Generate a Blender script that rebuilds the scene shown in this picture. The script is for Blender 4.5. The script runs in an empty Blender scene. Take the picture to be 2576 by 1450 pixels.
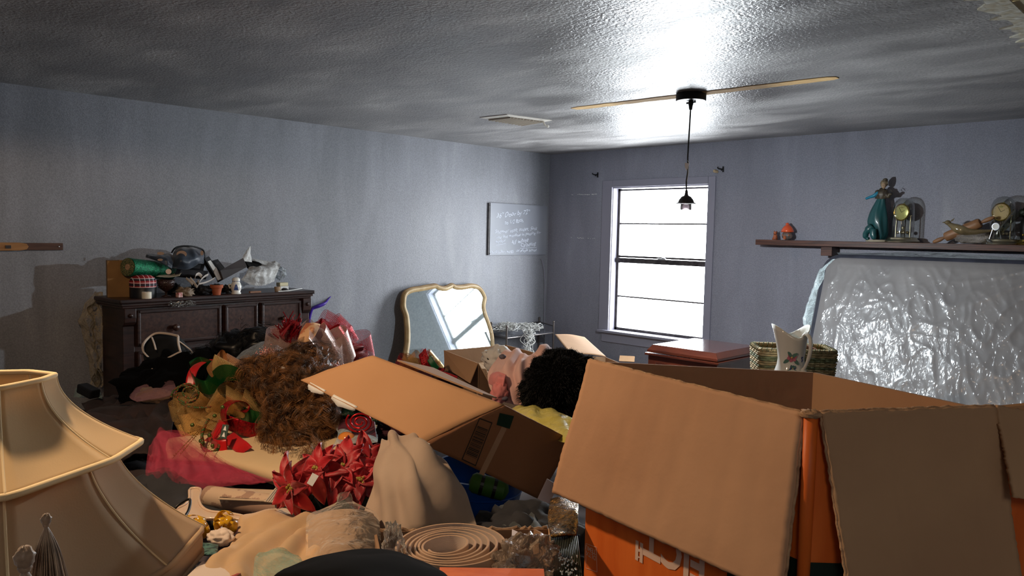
import bpy, bmesh, math, random
from mathutils import Vector, Matrix, noise
random.seed(11)
PI = math.pi
sc = bpy.context.scene
col = sc.collection

# ---------------------------------------------------------------- camera
FPX = 1936.0
CAM = Vector((5.8, -6.44, 1.55))
_yaw, _pit, _rho = math.radians(44.6), math.atan(136 / FPX), math.radians(1.2)
_f0 = Vector((-math.sin(_yaw), math.cos(_yaw), 0)); _r0 = Vector((math.cos(_yaw), math.sin(_yaw), 0)); _z = Vector((0, 0, 1))
FW = _f0 * math.cos(_pit) - _z * math.sin(_pit)
_u0 = _z * math.cos(_pit) + _f0 * math.sin(_pit)
RT = _r0 * math.cos(_rho) + _u0 * math.sin(_rho)
UP = _u0 * math.cos(_rho) - _r0 * math.sin(_rho)
cd = bpy.data.cameras.new('camera')
cam = bpy.data.objects.new('camera', cd); col.objects.link(cam)
cam.matrix_world = Matrix(((RT.x, UP.x, -FW.x, CAM.x), (RT.y, UP.y, -FW.y, CAM.y), (RT.z, UP.z, -FW.z, CAM.z), (0, 0, 0, 1)))
cd.sensor_fit = 'HORIZONTAL'; cd.sensor_width = 36.0; cd.lens = FPX / 2576 * 36.0
cd.clip_start = 0.05; cd.clip_end = 200
sc.camera = cam

# ---------------------------------------------------------------- sky, daylight, exposure
w = bpy.data.worlds.new('overcast_sky'); sc.world = w; w.use_nodes = True
bg = w.node_tree.nodes['Background']
bg.inputs[0].default_value = (0.9, 0.95, 1.0, 1); bg.inputs[1].default_value = 24.0
sc.view_settings.view_transform = 'Standard'
sc.view_settings.look = 'None'
sc.view_settings.exposure = 0.0
sc.view_settings.gamma = 1.0
sc.view_settings.use_curve_mapping = False
sc.cycles.max_bounces = 10; sc.cycles.transparent_max_bounces = 24
sc.cycles.sample_clamp_indirect = 4.0
sc.cycles.caustics_reflective = False; sc.cycles.caustics_refractive = False

def area(name, loc, size, power, color, target, portal=False):
    l = bpy.data.lights.new(name, 'AREA'); l.shape = 'RECTANGLE'; l.size, l.size_y = size
    l.energy = power; l.color = color
    if portal: l.cycles.is_portal = True
    o = bpy.data.objects.new(name, l); col.objects.link(o); o.location = loc
    d = Vector(target) - Vector(loc); o.rotation_euler = d.to_track_quat('-Z', 'Y').to_euler()
    return o
area('window_portal', (1.44, 0.16, 1.3), (1.14, 1.52), 1, (1, 1, 1), (1.44, -1, 1.3), True)

def lamp(name, loc, power, color, radius):     # spot lighting only below itself: the hooded warm lamp and an added fill
    l = bpy.data.lights.new(name, 'SPOT'); l.spot_size = PI; l.spot_blend = .08; l.energy = power; l.color = color; l.shadow_soft_size = radius
    o = bpy.data.objects.new(name, l); col.objects.link(o); o.location = loc
    return o
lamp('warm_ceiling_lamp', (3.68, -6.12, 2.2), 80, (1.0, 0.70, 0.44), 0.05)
lamp('fill_light', (6.9, -7.3, 2.25), 26, (1.0, 0.93, 0.84), 0.3)  # added soft fill behind the camera, brightens the unlit sides
BULB_POWER = 125.0

# ---------------------------------------------------------------- helpers
def ray(px, py): return FW + RT * ((px - 1288) / FPX) + UP * ((725 - py) / FPX)
def P(px, py, d): return CAM + ray(px, py) * d
def on(px, py, ax, v):
    r = ray(px, py); return CAM + r * ((v - CAM[ax]) / r[ax])
def depth_at_z(px, py, z): return (z - CAM.z) / ray(px, py).z

ORG = {}
def thing(name, label, cat, loc, group=None):
    o = bpy.data.objects.new(name, None); col.objects.link(o); o.location = loc; o.empty_display_size = .05
    o['label'] = label; o['category'] = cat
    if group: o['group'] = group
    ORG[o] = Vector(loc); return o
def tag(o, label, cat, group=None, kind=None):
    o['label'] = label; o['category'] = cat
    if group: o['group'] = group
    if kind: o['kind'] = kind
    return o

class MB:
    def __init__(s): s.v = []; s.f = []; s.uv = {}
    def add(s, vs, fs):
        n = len(s.v); s.v += [Vector(v) for v in vs]; s.f += [tuple(i + n for i in f) for f in fs]; return s
    def box(s, c, size, M=None, taper=1.0):
        c = Vector(c); hx, hy, hz = size[0] / 2, size[1] / 2, size[2] / 2
        vs = []
        for z in (-1, 1):
            t = taper if z > 0 else 1
            for x, y in ((-1, -1), (1, -1), (1, 1), (-1, 1)):
                q = Vector((x * hx * t, y * hy * t, z * hz))
                if M is not None: q = M @ q
                vs.append(q + c)
        return s.add(vs, [(0, 3, 2, 1), (4, 5, 6, 7), (0, 1, 5, 4), (1, 2, 6, 5), (2, 3, 7, 6), (3, 0, 4, 7)])
    def span(s, a, b, wdt, h, up=(0, 0, 1)):
        a, b = Vector(a), Vector(b); d = (b - a); L = d.length; d.normalize()
        sd = d.cross(Vector(up)).normalized(); u = sd.cross(d)
        M = Matrix((d, sd, u)).transposed()
        return s.box((a + b) / 2, (L, wdt, h), M)
    def hexa(s, p):   # 8 corners: bottom loop, top loop
        return s.add(p, [(0, 3, 2, 1), (4, 5, 6, 7), (0, 1, 5, 4), (1, 2, 6, 5), (2, 3, 7, 6), (3, 0, 4, 7)])
    def slab(s, quad, t, n=None):   # 4 corners and thickness along -normal
        q = [Vector(p) for p in quad]
        if n is None: n = (q[1] - q[0]).cross(q[3] - q[0]).normalized()
        return s.hexa([p - n * t for p in q] + q)
    def tube(s, pts, r, n=8, cap=True, flat=None):
        pts = [Vector(p) for p in pts]; rs = r if isinstance(r, (list, tuple)) else [r] * len(pts)
        up = Vector((0.123, 0.31, 0.94)); base = len(s.v); rings = []
        prev = None
        for i, p in enumerate(pts):
            t = (pts[min(i + 1, len(pts) - 1)] - pts[max(i - 1, 0)])
            if t.length < 1e-9: t = Vector((0, 0, 1))
            t.normalize()
            if prev is None:
                a = t.cross(up)
                if a.length < 1e-3: a = t.cross(Vector((1, 0, 0)))
                a.normalize()
            else:
                a = prev - t * prev.dot(t)
                if a.length < 1e-6: a = t.cross(up)
                a.normalize()
            prev = a; b = t.cross(a)
            ring = []
            for k in range(n):
                th = 2 * PI * k / n
                ring.append(p + (a * math.cos(th) + b * math.sin(th) * (flat or 1)) * rs[i])
            s.v += ring; rings.append([len(s.v) - n + k for k in range(n)])
        for i in range(len(rings) - 1):
            for k in range(n):
                s.f.append((rings[i][k], rings[i][(k + 1) % n], rings[i + 1][(k + 1) % n], rings[i + 1][k]))
        if cap: s.f.append(tuple(reversed(rings[0]))); s.f.append(tuple(rings[-1]))
        return s
    def lathe(s, prof, o, n=24, axis=None, sx=1, sy=1, cap=True):
        o = Vector(o); M = Matrix.Identity(3)
        if axis is not None: M = Vector(axis).to_track_quat('Z', 'Y').to_matrix()
        st = len(s.v)
        for r, z in prof:
            for k in range(n):
                th = 2 * PI * k / n
                s.v.append(o + M @ Vector((r * sx * math.cos(th), r * sy * math.sin(th), z)))
        m = len(prof)
        for i in range(m - 1):
            for k in range(n):
                s.f.append((st + i * n + k, st + i * n + (k + 1) % n, st + (i + 1) * n + (k + 1) % n, st + (i + 1) * n + k))
        if cap:
            s.f.append(tuple(st + k for k in reversed(range(n)))); s.f.append(tuple(st + (m - 1) * n + k for k in range(n)))
        return s
    def ball(s, c, r, n=12, m=8, M=None):
        prof = [(max(1e-4, math.sin(PI * i / m)), -math.cos(PI * i / m)) for i in range(m + 1)]
        r = Vector(r) if not isinstance(r, (int, float)) else Vector((r, r, r))
        st = len(s.v)
        for pr, z in prof:
            for k in range(n):
                th = 2 * PI * k / n; q = Vector((pr * math.cos(th) * r.x, pr * math.sin(th) * r.y, z * r.z))
                if M is not None: q = M @ q
                s.v.append(Vector(c) + q)
        for i in range(m):
            for k in range(n):
                s.f.append((st + i * n + k, st + i * n + (k + 1) % n, st + (i + 1) * n + (k + 1) % n, st + (i + 1) * n + k))
        return s
    def prism(s, poly, o, ux, uy, t):     # 2-D outline extruded along ux x uy
        o, ux, uy = Vector(o), Vector(ux), Vector(uy); nn = ux.cross(uy).normalized() * t
        a = [o + ux * x + uy * y for x, y in poly]; n = len(a)
        return s.add([p for p in a] + [p + nn for p in a], [tuple(reversed(range(n))), tuple(range(n, 2 * n))] + [(i, (i + 1) % n, n + (i + 1) % n, n + i) for i in range(n)])
    def grid(s, rows, uvs=None, closed=False):
        st = len(s.v); R = len(rows); Cn = len(rows[0])
        for r in rows: s.v += [Vector(p) for p in r]
        for i in range(R - 1):
            for j in range(Cn - (0 if closed else 1)):
                a, b = st + i * Cn + j, st + i * Cn + (j + 1) % Cn
                f = (a, b, b + Cn, a + Cn)
                s.f.append(f)
        if uvs:
            for i in range(R):
                for j in range(Cn): s.uv[st + i * Cn + j] = uvs[i][j]
        return s
    def build(s, name, m, parent=None, smooth=False, origin=None, bevel=0, solid=0, sub=0, cast=None):
        me = bpy.data.meshes.new(name)
        if parent is not None: og = ORG[parent]
        elif origin is not None: og = Vector(origin)
        else:
            zs = min(v.z for v in s.v); og = Vector((sum(v.x for v in s.v) / len(s.v), sum(v.y for v in s.v) / len(s.v), zs))
        me.from_pydata([v - og for v in s.v], [], s.f)
        if s.uv:
            ul = me.uv_layers.new(name='UVMap')
            for lp in me.loops: ul.data[lp.index].uv = s.uv.get(lp.vertex_index, (0, 0))
        me.update(); me.validate()
        if smooth is True:
            for p in me.polygons: p.use_smooth = True
        elif smooth:
            me.set_sharp_from_angle(angle=math.radians(smooth))
            for p in me.polygons: p.use_smooth = True
        o = bpy.data.objects.new(name, me); col.objects.link(o)
        if m: me.materials.append(m)
        if parent is not None: o.parent = parent
        else: o.location = og
        ORG[o] = og
        if bevel:
            b = o.modifiers.new('bevel', 'BEVEL'); b.width = bevel; b.segments = 2; b.limit_method = 'ANGLE'; b.angle_limit = math.radians(40)
        if sub:
            b = o.modifiers.new('sub', 'SUBSURF'); b.levels = b.render_levels = sub
        if solid:
            b = o.modifiers.new('solid', 'SOLIDIFY'); b.thickness = solid; b.offset = -1 if solid > 0 else 0
        return o

def struct(o): o['kind'] = 'structure'; return o

def cr(p0, p1, p2, p3, t):
    return 0.5 * ((2 * p1) + (p2 - p0) * t + (2 * p0 - 5 * p1 + 4 * p2 - p3) * t * t + (3 * p1 - p0 - 3 * p2 + p3) * t ** 3)
def spline(pts, n, closed=False):
    pts = [Vector(p) for p in pts]; m = len(pts); out = []
    segs = m if closed else m - 1
    for i in range(n + (0 if closed else 1)):
        x = i / n * segs; k = min(int(x), segs - 1); t = x - k
        if closed: a = [pts[(k + q) % m] for q in (-1, 0, 1, 2)]
        else: a = [pts[max(0, k - 1)], pts[k], pts[min(m - 1, k + 1)], pts[min(m - 1, k + 2)]]
        out.append(cr(*a, t))
    return out
def surf(ctrl, nu, nv):      # ctrl rows of Vectors -> dense grid
    rows = [spline(r, nu) for r in ctrl]
    cols = [spline([r[j] for r in rows], nv) for j in range(nu + 1)]
    return [[cols[j][i] for j in range(nu + 1)] for i in range(nv + 1)]
def wrinkle(g, amp, freq, seed=0, folds=0, ffreq=3, along=0, edge=0.3):
    R, Cn = len(g), len(g[0]); out = [[None] * Cn for _ in range(R)]
    for i in range(R):
        for j in range(Cn):
            a = g[min(i + 1, R - 1)][j] - g[max(i - 1, 0)][j]; b = g[i][min(j + 1, Cn - 1)] - g[i][max(j - 1, 0)]
            n = a.cross(b)
            if n.length > 1e-9: n.normalize()
            p = g[i][j]; q = p * freq + Vector((seed * 7.3, seed * 3.1, seed))
            h = noise.noise(q) * amp + noise.noise(q * 2.3) * amp * .45
            if folds:
                u, v = j / (Cn - 1), i / (R - 1)
                w1 = noise.noise(p * 2.2 + Vector((seed, 4, seed))); c = (u if along == 0 else v) * ffreq + w1 * 1.3 + (v if along == 0 else u) * .6
                h += folds * .55 * math.sin(c * 2 * PI) * (.55 + .9 * noise.noise(p * 3.1 + Vector((0, seed, 5)))) + folds * .3 * math.sin(c * 3.3 + w1 * 7)
            e = min(i, j, R - 1 - i, Cn - 1 - j) / 3.0; e = edge + (1 - edge) * min(1, e)
            out[i][j] = p + n * h * e
    return out
def pg(rows): return [[P(*q) for q in r] for r in rows]
def cloth(name, rows, m, parent=None, nu=28, nv=28, amp=.008, freq=9, seed=1, folds=0, ffreq=4, along=0, solid=.004, uv=False):
    g = wrinkle(surf(pg(rows), nu, nv), amp, freq, seed, folds, ffreq, along)
    mb = MB(); uvs = None
    if uv: uvs = metric_uv(g)
    mb.grid(g, uvs)
    return mb.build(name, m, parent, smooth=True, solid=solid)
def metric_uv(g):
    R, Cn = len(g), len(g[0]); uv = [[None] * Cn for _ in range(R)]
    us = [0.0]
    for j in range(1, Cn): us.append(us[-1] + sum((g[i][j] - g[i][j - 1]).length for i in range(R)) / R)
    vs = [0.0]
    for i in range(1, R): vs.append(vs[-1] + sum((g[i][j] - g[i - 1][j]).length for j in range(Cn)) / Cn)
    for i in range(R):
        for j in range(Cn): uv[i][j] = (us[j], vs[i])
    return uv
def blob(name, c, r, m, parent=None, amp=.15, freq=2.5, seed=0, n=36, mm=24, M=None, flatten=None, ridge=0):
    mb = MB(); mb.ball((0, 0, 0), 1, n, mm)
    r = Vector(r); c = Vector(c)
    for i, v in enumerate(mb.v):
        q = v * freq + Vector((seed * 5.1, seed, -seed * 2.2))
        k = 1 + amp * noise.noise(q) + amp * .5 * noise.noise(q * 2.2)
        if ridge: k -= ridge * (1 - abs(noise.noise(q * 1.3))) ** 6
        p = Vector((v.x * r.x, v.y * r.y, v.z * r.z)) * k
        if flatten is not None and p.z < -flatten: p.z = -flatten
        if M is not None: p = M @ p
        mb.v[i] = p + c
    return mb.build(name, m, parent, smooth=True)
def ribbon(name, path, wv, m, parent=None, n=24, nw=4, tw=None, solid=0, curl=0):
    """path points, width vectors at each (or one), giving a strip with metric UVs"""
    pts = spline(path, n); k = len(pts)
    if isinstance(wv, Vector) or not isinstance(wv[0], (Vector, tuple, list)): wv = [Vector(wv)] * 2
    ws = spline([Vector(x) for x in wv], n)
    rows = []
    for j in range(nw + 1):
        t = j / nw - .5
        rows.append([pts[i] + ws[i] * t for i in range(k)])
    mb = MB(); mb.grid(rows, metric_uv(rows))
    return mb.build(name, m, parent, smooth=True, solid=solid)

# ---------------------------------------------------------------- materials
def lin(c):
    def f(x): x /= 255.0; return x / 12.92 if x <= .04045 else ((x + .055) / 1.055) ** 2.4
    return (f(c[0]), f(c[1]), f(c[2]), 1)
_M = {}
def mat(name, c, rough=.6, metal=0, c2=None, var=.5, vs=6, stretch=(1, 1, 1), bump=0, bs=60, bst=(1, 1, 1), coat=0, coatr=.1, sheen=0, sss=0, emit=0, alpha=1, trans=0, ior=1.45, spec=.5, detail=4, lo=.35, hi=.65, rough2=None):
    m = bpy.data.materials.new(name); m.use_nodes = True; nt = m.node_tree; N = nt.nodes; L = nt.links
    b = N['Principled BSDF']; b.inputs['Base Color'].default_value = lin(c); b.inputs['Roughness'].default_value = rough
    b.inputs['Metallic'].default_value = metal; b.inputs['IOR'].default_value = ior; b.inputs['Specular IOR Level'].default_value = spec
    b.inputs['Coat Weight'].default_value = coat; b.inputs['Coat Roughness'].default_value = coatr
    b.inputs['Sheen Weight'].default_value = sheen; b.inputs['Transmission Weight'].default_value = trans
    if sss: b.inputs['Subsurface Weight'].default_value = sss; b.inputs['Subsurface Radius'].default_value = (.02, .01, .006); b.inputs['Subsurface Scale'].default_value = 1
    b.inputs['Alpha'].default_value = alpha
    if emit: b.inputs['Emission Color'].default_value = lin(c); b.inputs['Emission Strength'].default_value = emit
    tc = N.new('ShaderNodeTexCoord')
    def noise_tex(scale, st, det):
        mp = N.new('ShaderNodeMapping'); mp.inputs['Scale'].default_value = st; L.new(tc.outputs['Object'], mp.inputs[0])
        n = N.new('ShaderNodeTexNoise'); n.inputs['Scale'].default_value = scale; n.inputs['Detail'].default_value = det; L.new(mp.outputs[0], n.inputs['Vector']); return n
    if c2 is not None:
        n = noise_tex(vs, stretch, detail)
        r = N.new('ShaderNodeValToRGB'); r.color_ramp.elements[0].position = lo; r.color_ramp.elements[1].position = hi
        r.color_ramp.elements[0].color = lin(c); r.color_ramp.elements[1].color = lin(c2)
        L.new(n.outputs['Fac'], r.inputs[0]); L.new(r.outputs[0], b.inputs['Base Color'])
        if rough2 is not None:
            mr = N.new('ShaderNodeMapRange'); mr.inputs['From Min'].default_value = lo; mr.inputs['From Max'].default_value = hi
            mr.inputs['To Min'].default_value = rough; mr.inputs['To Max'].default_value = rough2; L.new(n.outputs['Fac'], mr.inputs[0]); L.new(mr.outputs[0], b.inputs['Roughness'])
    if bump:
        n = noise_tex(bs, bst, 3); bp = N.new('ShaderNodeBump'); bp.inputs['Strength'].default_value = min(1, bump); bp.inputs['Distance'].default_value = .004 * max(1, bump)
        L.new(n.outputs['Fac'], bp.inputs['Height']); L.new(bp.outputs[0], b.inputs['Normal'])
        if coat: L.new(bp.outputs[0], b.inputs['Coat Normal'])
    _M[name] = m; return m

def net_mat(name, c, pitch=.004, wire=.35, base=.12, rough=.4, glint=None, dashed=True, pitch_v=None):
    """woven mesh ribbon: threads opaque, gaps see-through"""
    m = bpy.data.materials.new(name); m.use_nodes = True; nt = m.node_tree; N = nt.nodes; L = nt.links
    b = N['Principled BSDF']; b.inputs['Base Color'].default_value = lin(c); b.inputs['Roughness'].default_value = rough
    out = N['Material Output']
    uv = N.new('ShaderNodeUVMap'); sp = N.new('ShaderNodeSeparateXYZ'); L.new(uv.outputs[0], sp.inputs[0])
    def line(sock, p, w_):
        a = N.new('ShaderNodeMath'); a.operation = 'DIVIDE'; a.inputs[1].default_value = p; L.new(sock, a.inputs[0])
        f = N.new('ShaderNodeMath'); f.operation = 'FRACT'; L.new(a.outputs[0], f.inputs[0])
        g = N.new('ShaderNodeMath'); g.operation = 'LESS_THAN'; g.inputs[1].default_value = w_; L.new(f.outputs[0], g.inputs[0]); return g
    l1 = line(sp.outputs[0], pitch, wire); l2 = line(sp.outputs[1], pitch_v or pitch, wire)
    mx = N.new('ShaderNodeMath'); mx.operation = 'MAXIMUM'; L.new(l1.outputs[0], mx.inputs[0]); L.new(l2.outputs[0], mx.inputs[1])
    m2 = N.new('ShaderNodeMath'); m2.operation = 'MAXIMUM'; m2.inputs[1].default_value = base; L.new(mx.outputs[0], m2.inputs[0])
    tr = N.new('ShaderNodeBsdfTransparent'); ms = N.new('ShaderNodeMixShader')
    L.new(m2.outputs[0], ms.inputs[0]); L.new(tr.outputs[0], ms.inputs[1]); L.new(b.outputs[0], ms.inputs[2]); L.new(ms.outputs[0], out.inputs[0])
    if glint:
        tc = N.new('ShaderNodeTexCoord'); vo = N.new('ShaderNodeTexVoronoi'); vo.inputs['Scale'].default_value = 160; L.new(tc.outputs['Object'], vo.inputs['Vector'])
        bp = N.new('ShaderNodeBump'); bp.inputs['Strength'].default_value = 1; bp.inputs['Distance'].default_value = .004; L.new(vo.outputs['Color'], bp.inputs['Height']); L.new(bp.outputs[0], b.inputs['Normal'])
        b.inputs['Metallic'].default_value = .55; b.inputs['Roughness'].default_value = .28
    return m
def film_mat(name, c=(225, 228, 230), op=.22, rough=.12, bs=14, strength=1.0, dist=.02, clear=(1, 1, 1)):
    """thin clear plastic film: mostly see-through, crinkled shiny surface"""
    m = bpy.data.materials.new(name); m.use_nodes = True; nt = m.node_tree; N = nt.nodes; L = nt.links
    b = N['Principled BSDF']; b.inputs['Base Color'].default_value = lin(c); b.inputs['Roughness'].default_value = rough
    out = N['Material Output']; tc = N.new('ShaderNodeTexCoord')
    n = N.new('ShaderNodeTexNoise'); n.inputs['Scale'].default_value = bs; n.inputs['Detail'].default_value = 6; n.inputs['Distortion'].default_value = 1.2; L.new(tc.outputs['Object'], n.inputs['Vector'])
    bp = N.new('ShaderNodeBump'); bp.inputs['Strength'].default_value = strength; bp.inputs['Distance'].default_value = dist; L.new(n.outputs['Fac'], bp.inputs['Height'])
    L.new(bp.outputs[0], b.inputs['Normal'])
    lw = N.new('ShaderNodeFresnel'); lw.inputs[0].default_value = 1.5; L.new(bp.outputs[0], lw.inputs['Normal'])
    ad = N.new('ShaderNodeMath'); ad.operation = 'ADD'; ad.use_clamp = True; ad.inputs[1].default_value = op; L.new(lw.outputs[0], ad.inputs[0])
    tr = N.new('ShaderNodeBsdfTransparent'); tr.inputs[0].default_value = (*clear, 1); ms = N.new('ShaderNodeMixShader')
    L.new(ad.outputs[0], ms.inputs[0]); L.new(tr.outputs[0], ms.inputs[1]); L.new(b.outputs[0], ms.inputs[2]); L.new(ms.outputs[0], out.inputs[0])
    return m

def paint_mat(name, c, c2, c3, rough, bumpd, bs, vertical=True, spark=0):
    m = bpy.data.materials.new(name); m.use_nodes = True; nt = m.node_tree; N = nt.nodes; L = nt.links
    b = N['Principled BSDF']; tc = N.new('ShaderNodeTexCoord')
    def nz(scale, st, det, dist=0):
        mp = N.new('ShaderNodeMapping'); mp.inputs['Scale'].default_value = st; L.new(tc.outputs['Object'], mp.inputs[0])
        n = N.new('ShaderNodeTexNoise'); n.inputs['Scale'].default_value = scale; n.inputs['Detail'].default_value = det; n.inputs['Distortion'].default_value = dist; L.new(mp.outputs[0], n.inputs['Vector']); return n
    st = (3.2, 3.2, .55) if vertical else (1.0, 2.6, 1)
    n1 = nz(1.4, st, 5, .6); n2 = nz(.9, (1, 1, 1), 3); n3 = nz(bs, (1, 1, 1), 2)
    r = N.new('ShaderNodeValToRGB'); e = r.color_ramp.elements; e[0].position = .36; e[1].position = .62; e[0].color = lin(c2); e[1].color = lin(c)
    k = r.color_ramp.elements.new(.8); k.color = lin(c3)
    mx = N.new('ShaderNodeMath'); mx.operation = 'ADD'; L.new(n1.outputs['Fac'], mx.inputs[0])
    s2 = N.new('ShaderNodeMath'); s2.operation = 'MULTIPLY_ADD'; s2.inputs[1].default_value = .7; s2.inputs[2].default_value = -.35; L.new(n2.outputs['Fac'], s2.inputs[0]); L.new(s2.outputs[0], mx.inputs[1])
    L.new(mx.outputs[0], r.inputs[0])
    # fine speckle of the nap
    sp = N.new('ShaderNodeMapRange'); sp.inputs['From Min'].default_value = .35; sp.inputs['From Max'].default_value = .65; sp.inputs['To Min'].default_value = .86; sp.inputs['To Max'].default_value = 1.14; L.new(n3.outputs['Fac'], sp.inputs[0])
    ml = N.new('ShaderNodeVectorMath'); ml.operation = 'MULTIPLY'; L.new(r.outputs[0], ml.inputs[0]); L.new(sp.outputs[0], ml.inputs[1]); L.new(ml.outputs[0], b.inputs['Base Color'])
    rr = N.new('ShaderNodeMapRange'); rr.inputs['From Min'].default_value = .35; rr.inputs['From Max'].default_value = .65; rr.inputs['To Min'].default_value = rough - .08; rr.inputs['To Max'].default_value = rough + .12; L.new(n1.outputs['Fac'], rr.inputs[0]); L.new(rr.outputs[0], b.inputs['Roughness'])
    bp = N.new('ShaderNodeBump'); bp.inputs['Strength'].default_value = .9; bp.inputs['Distance'].default_value = bumpd; L.new(n3.outputs['Fac'], bp.inputs['Height'])
    if spark:
        n4 = nz(bs * .35, (1, 1, 1), 2); bp2 = N.new('ShaderNodeBump'); bp2.inputs['Strength'].default_value = .8; bp2.inputs['Distance'].default_value = spark; L.new(n4.outputs['Fac'], bp2.inputs['Height']); L.new(bp2.outputs[0], bp.inputs['Normal'])
    L.new(bp.outputs[0], b.inputs['Normal'])
    return m

M_wallL = paint_mat('lavender_grey_wall_paint', (141, 143, 150), (128, 130, 136), (153, 155, 160), .48, .0016, 130)
M_wallR = paint_mat('lavender_grey_wall_paint_flat', (134, 134, 146), (125, 125, 136), (144, 145, 156), .55, .0014, 130)
M_ceil = paint_mat('silver_grey_ceiling_paint', (160, 158, 157), (122, 120, 119), (186, 185, 183), .40, .0045, 70, False, .004)
M_trim = mat('lavender_trim_paint', (138, 136, 149), .42, bump=.25, bs=40)
M_white = mat('white_paint', (226, 226, 222), .5)
M_darkmetal = mat('dark_window_metal', (38, 33, 34), .5, c2=(70, 64, 64), vs=20, bump=.3, bs=30)
M_black = mat('black_plastic', (14, 14, 15), .45)
M_darkwood = mat('dark_stained_wood', (58, 36, 30), .34, c2=(34, 20, 17), vs=5, stretch=(1, 1, 9), bump=.15, bs=20)
M_shelfwood = mat('brown_shelf_wood', (92, 58, 46), .5, c2=(58, 36, 30), vs=4, stretch=(1.2, 20, 25), bump=.35, bs=6, bst=(1, 25, 25))
M_card = mat('brown_cardboard', (186, 146, 110), .85, c2=(172, 134, 100), vs=3, bump=.25, bs=22, bst=(1, 1, 1))
M_cardedge = mat('cardboard_edge', (196, 160, 124), .9, c2=(150, 118, 90), vs=60, bump=.8, bs=90)
M_tan = mat('raw_drywall_paper', (226, 190, 130), .85, c2=(205, 165, 108), vs=9, stretch=(1, 4, 1), bump=.3, bs=30)
M_cream = mat('cream_ceiling_board', (214, 206, 178), .7, c2=(196, 186, 156), vs=3)
M_plaster = mat('torn_white_plaster', (214, 212, 200), .8, c2=(190, 178, 150), vs=25, bump=1, bs=40)
M_chrome = mat('brushed_metal', (176, 176, 178), .3, 1)
M_brass = mat('polished_brass', (206, 178, 96), .22, 1)
M_silverbrass = mat('tarnished_pale_brass', (196, 186, 160), .28, 1)

# ================================================================ the room
H = 2.44
FARX, NEARY = 7.6, -8.2
struct(MB().box((FARX / 2 - .1, NEARY / 2, -.06), (FARX + .5, -NEARY + .5, .12)).build('floor', mat('worn_brown_floor', (96, 82, 70), .7, c2=(70, 58, 50), vs=3)))
# ceiling: painted part up to the removed partition, boards beyond it
struct(MB().box((2.5 - .1, NEARY / 2, H + .05), (5.2, -NEARY + .4, .1)).build('ceiling', M_ceil))
mb = MB()
for k in range(14):
    y = -k * .62 - .31
    mb.box((6.4, y, H + .052), (2.7, .612, .1))
struct(mb.build('trim_1', M_cream))
# torn plaster edge along the removed partition, ragged outline
random.seed(4)
out = [(5.06, 0.0)]; y = 0.0; left = []
while y > NEARY:
    left.append((5.0 - random.uniform(.0, .075) * (1 if random.random() < .7 else .3), y)); y -= random.uniform(.02, .07)
poly = [(5.07, 0)] + left + [(5.07, NEARY)]
mb = MB(); n = len(left)
for i in range(n - 1):
    x0, y0 = left[i]; x1, y1 = left[i + 1]
    mb.hexa([(x0, y0, H - .006), (5.06, y0, H - .006), (5.06, y1, H - .006), (x1, y1, H - .006), (x0, y0, H), (5.06, y0, H), (5.06, y1, H), (x1, y1, H)])
struct(mb.build('trim_2', M_plaster))
struct(MB().box((-.05, NEARY / 2, H / 2), (.1, -NEARY + .2, H)).build('wall_left', M_wallL))
# window wall with its opening
wx0, wx1, wz0, wz1 = .885, 2.01, .565, 2.055
mb = MB()
for x0, x1, z0, z1 in ((-.1, wx0, 0, H), (wx1, FARX + .1, 0, H), (wx0, wx1, 0, wz0), (wx0, wx1, wz1, H)):
    mb.box(((x0 + x1) / 2, .06, (z0 + z1) / 2), (x1 - x0, .12, z1 - z0))
wall_r = struct(mb.build('wall_right', M_wallR))
struct(MB().box((FARX + .05, NEARY / 2, H / 2), (.1, -NEARY + .2, H)).build('wall_far', M_wallR))
struct(MB().box((FARX / 2, NEARY - .05, H / 2), (FARX + .3, .1, H)).build('wall_near', M_wallR))

# ---- window
win = bpy.data.objects.new('window_1', None); col.objects.link(win); win.location = (1.45, .02, wz0); ORG[win] = Vector((1.45, .02, wz0)); win['kind'] = 'structure'
mb = MB(); cw = .125
mb.box((wx0 - cw / 2 + .005, -.009, (wz0 + wz1 + .07) / 2), (cw, .018, wz1 - wz0 + .07))
mb.box((wx1 + .035, -.009, (wz0 + wz1 + .07) / 2), (.075, .018, wz1 - wz0 + .07))
mb.box(((wx0 + wx1) / 2 + .0, -.009, wz1 + .035), (wx1 - wx0 - .012, .018, .07))
mb.build('window_casing', M_trim, win, bevel=.002)
mb = MB(); jd = .12
mb.box((wx0 + .006, .06, (wz0 + wz1) / 2), (.012, jd, wz1 - wz0)); mb.box((wx1 - .006, .06, (wz0 + wz1) / 2), (.012, jd, wz1 - wz0))
mb.box(((wx0 + wx1) / 2, .06, wz1 - .006), (wx1 - wx0 - .024, jd, .012))
mb.build('window_jamb', M_trim, win)
MB().box(((wx0 + wx1) / 2, .035, wz0 - .012), (wx1 - wx0 + .22, .19, .026)).build('window_sill', M_trim, win, bevel=.004)
mb = MB(); mb.box(((wx0 + wx1) / 2, -.008, wz0 - .075), (wx1 - wx0 + .16, .016, .1)); mb.build('window_apron', M_trim, win, bevel=.003)
fx0, fx1, fz0, fz1 = wx0 + .012, wx1 - .012, wz0, wz1 - .012
mid = 1.30
mb = MB(); t = .028; yf = .1
mb.box((fx0 + t / 2, yf, (fz0 + fz1) / 2), (t, .03, fz1 - fz0)); mb.box((fx1 - t / 2, yf, (fz0 + fz1) / 2), (t * .4, .03, fz1 - fz0))
mb.box(((fx0 + fx1) / 2, yf, fz1 - t / 2), (fx1 - fx0, .03, t * .6)); mb.box(((fx0 + fx1) / 2, yf, fz0 + .014), (fx1 - fx0, .03, .028))
mb.build('window_frame', M_darkmetal, win)
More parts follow.
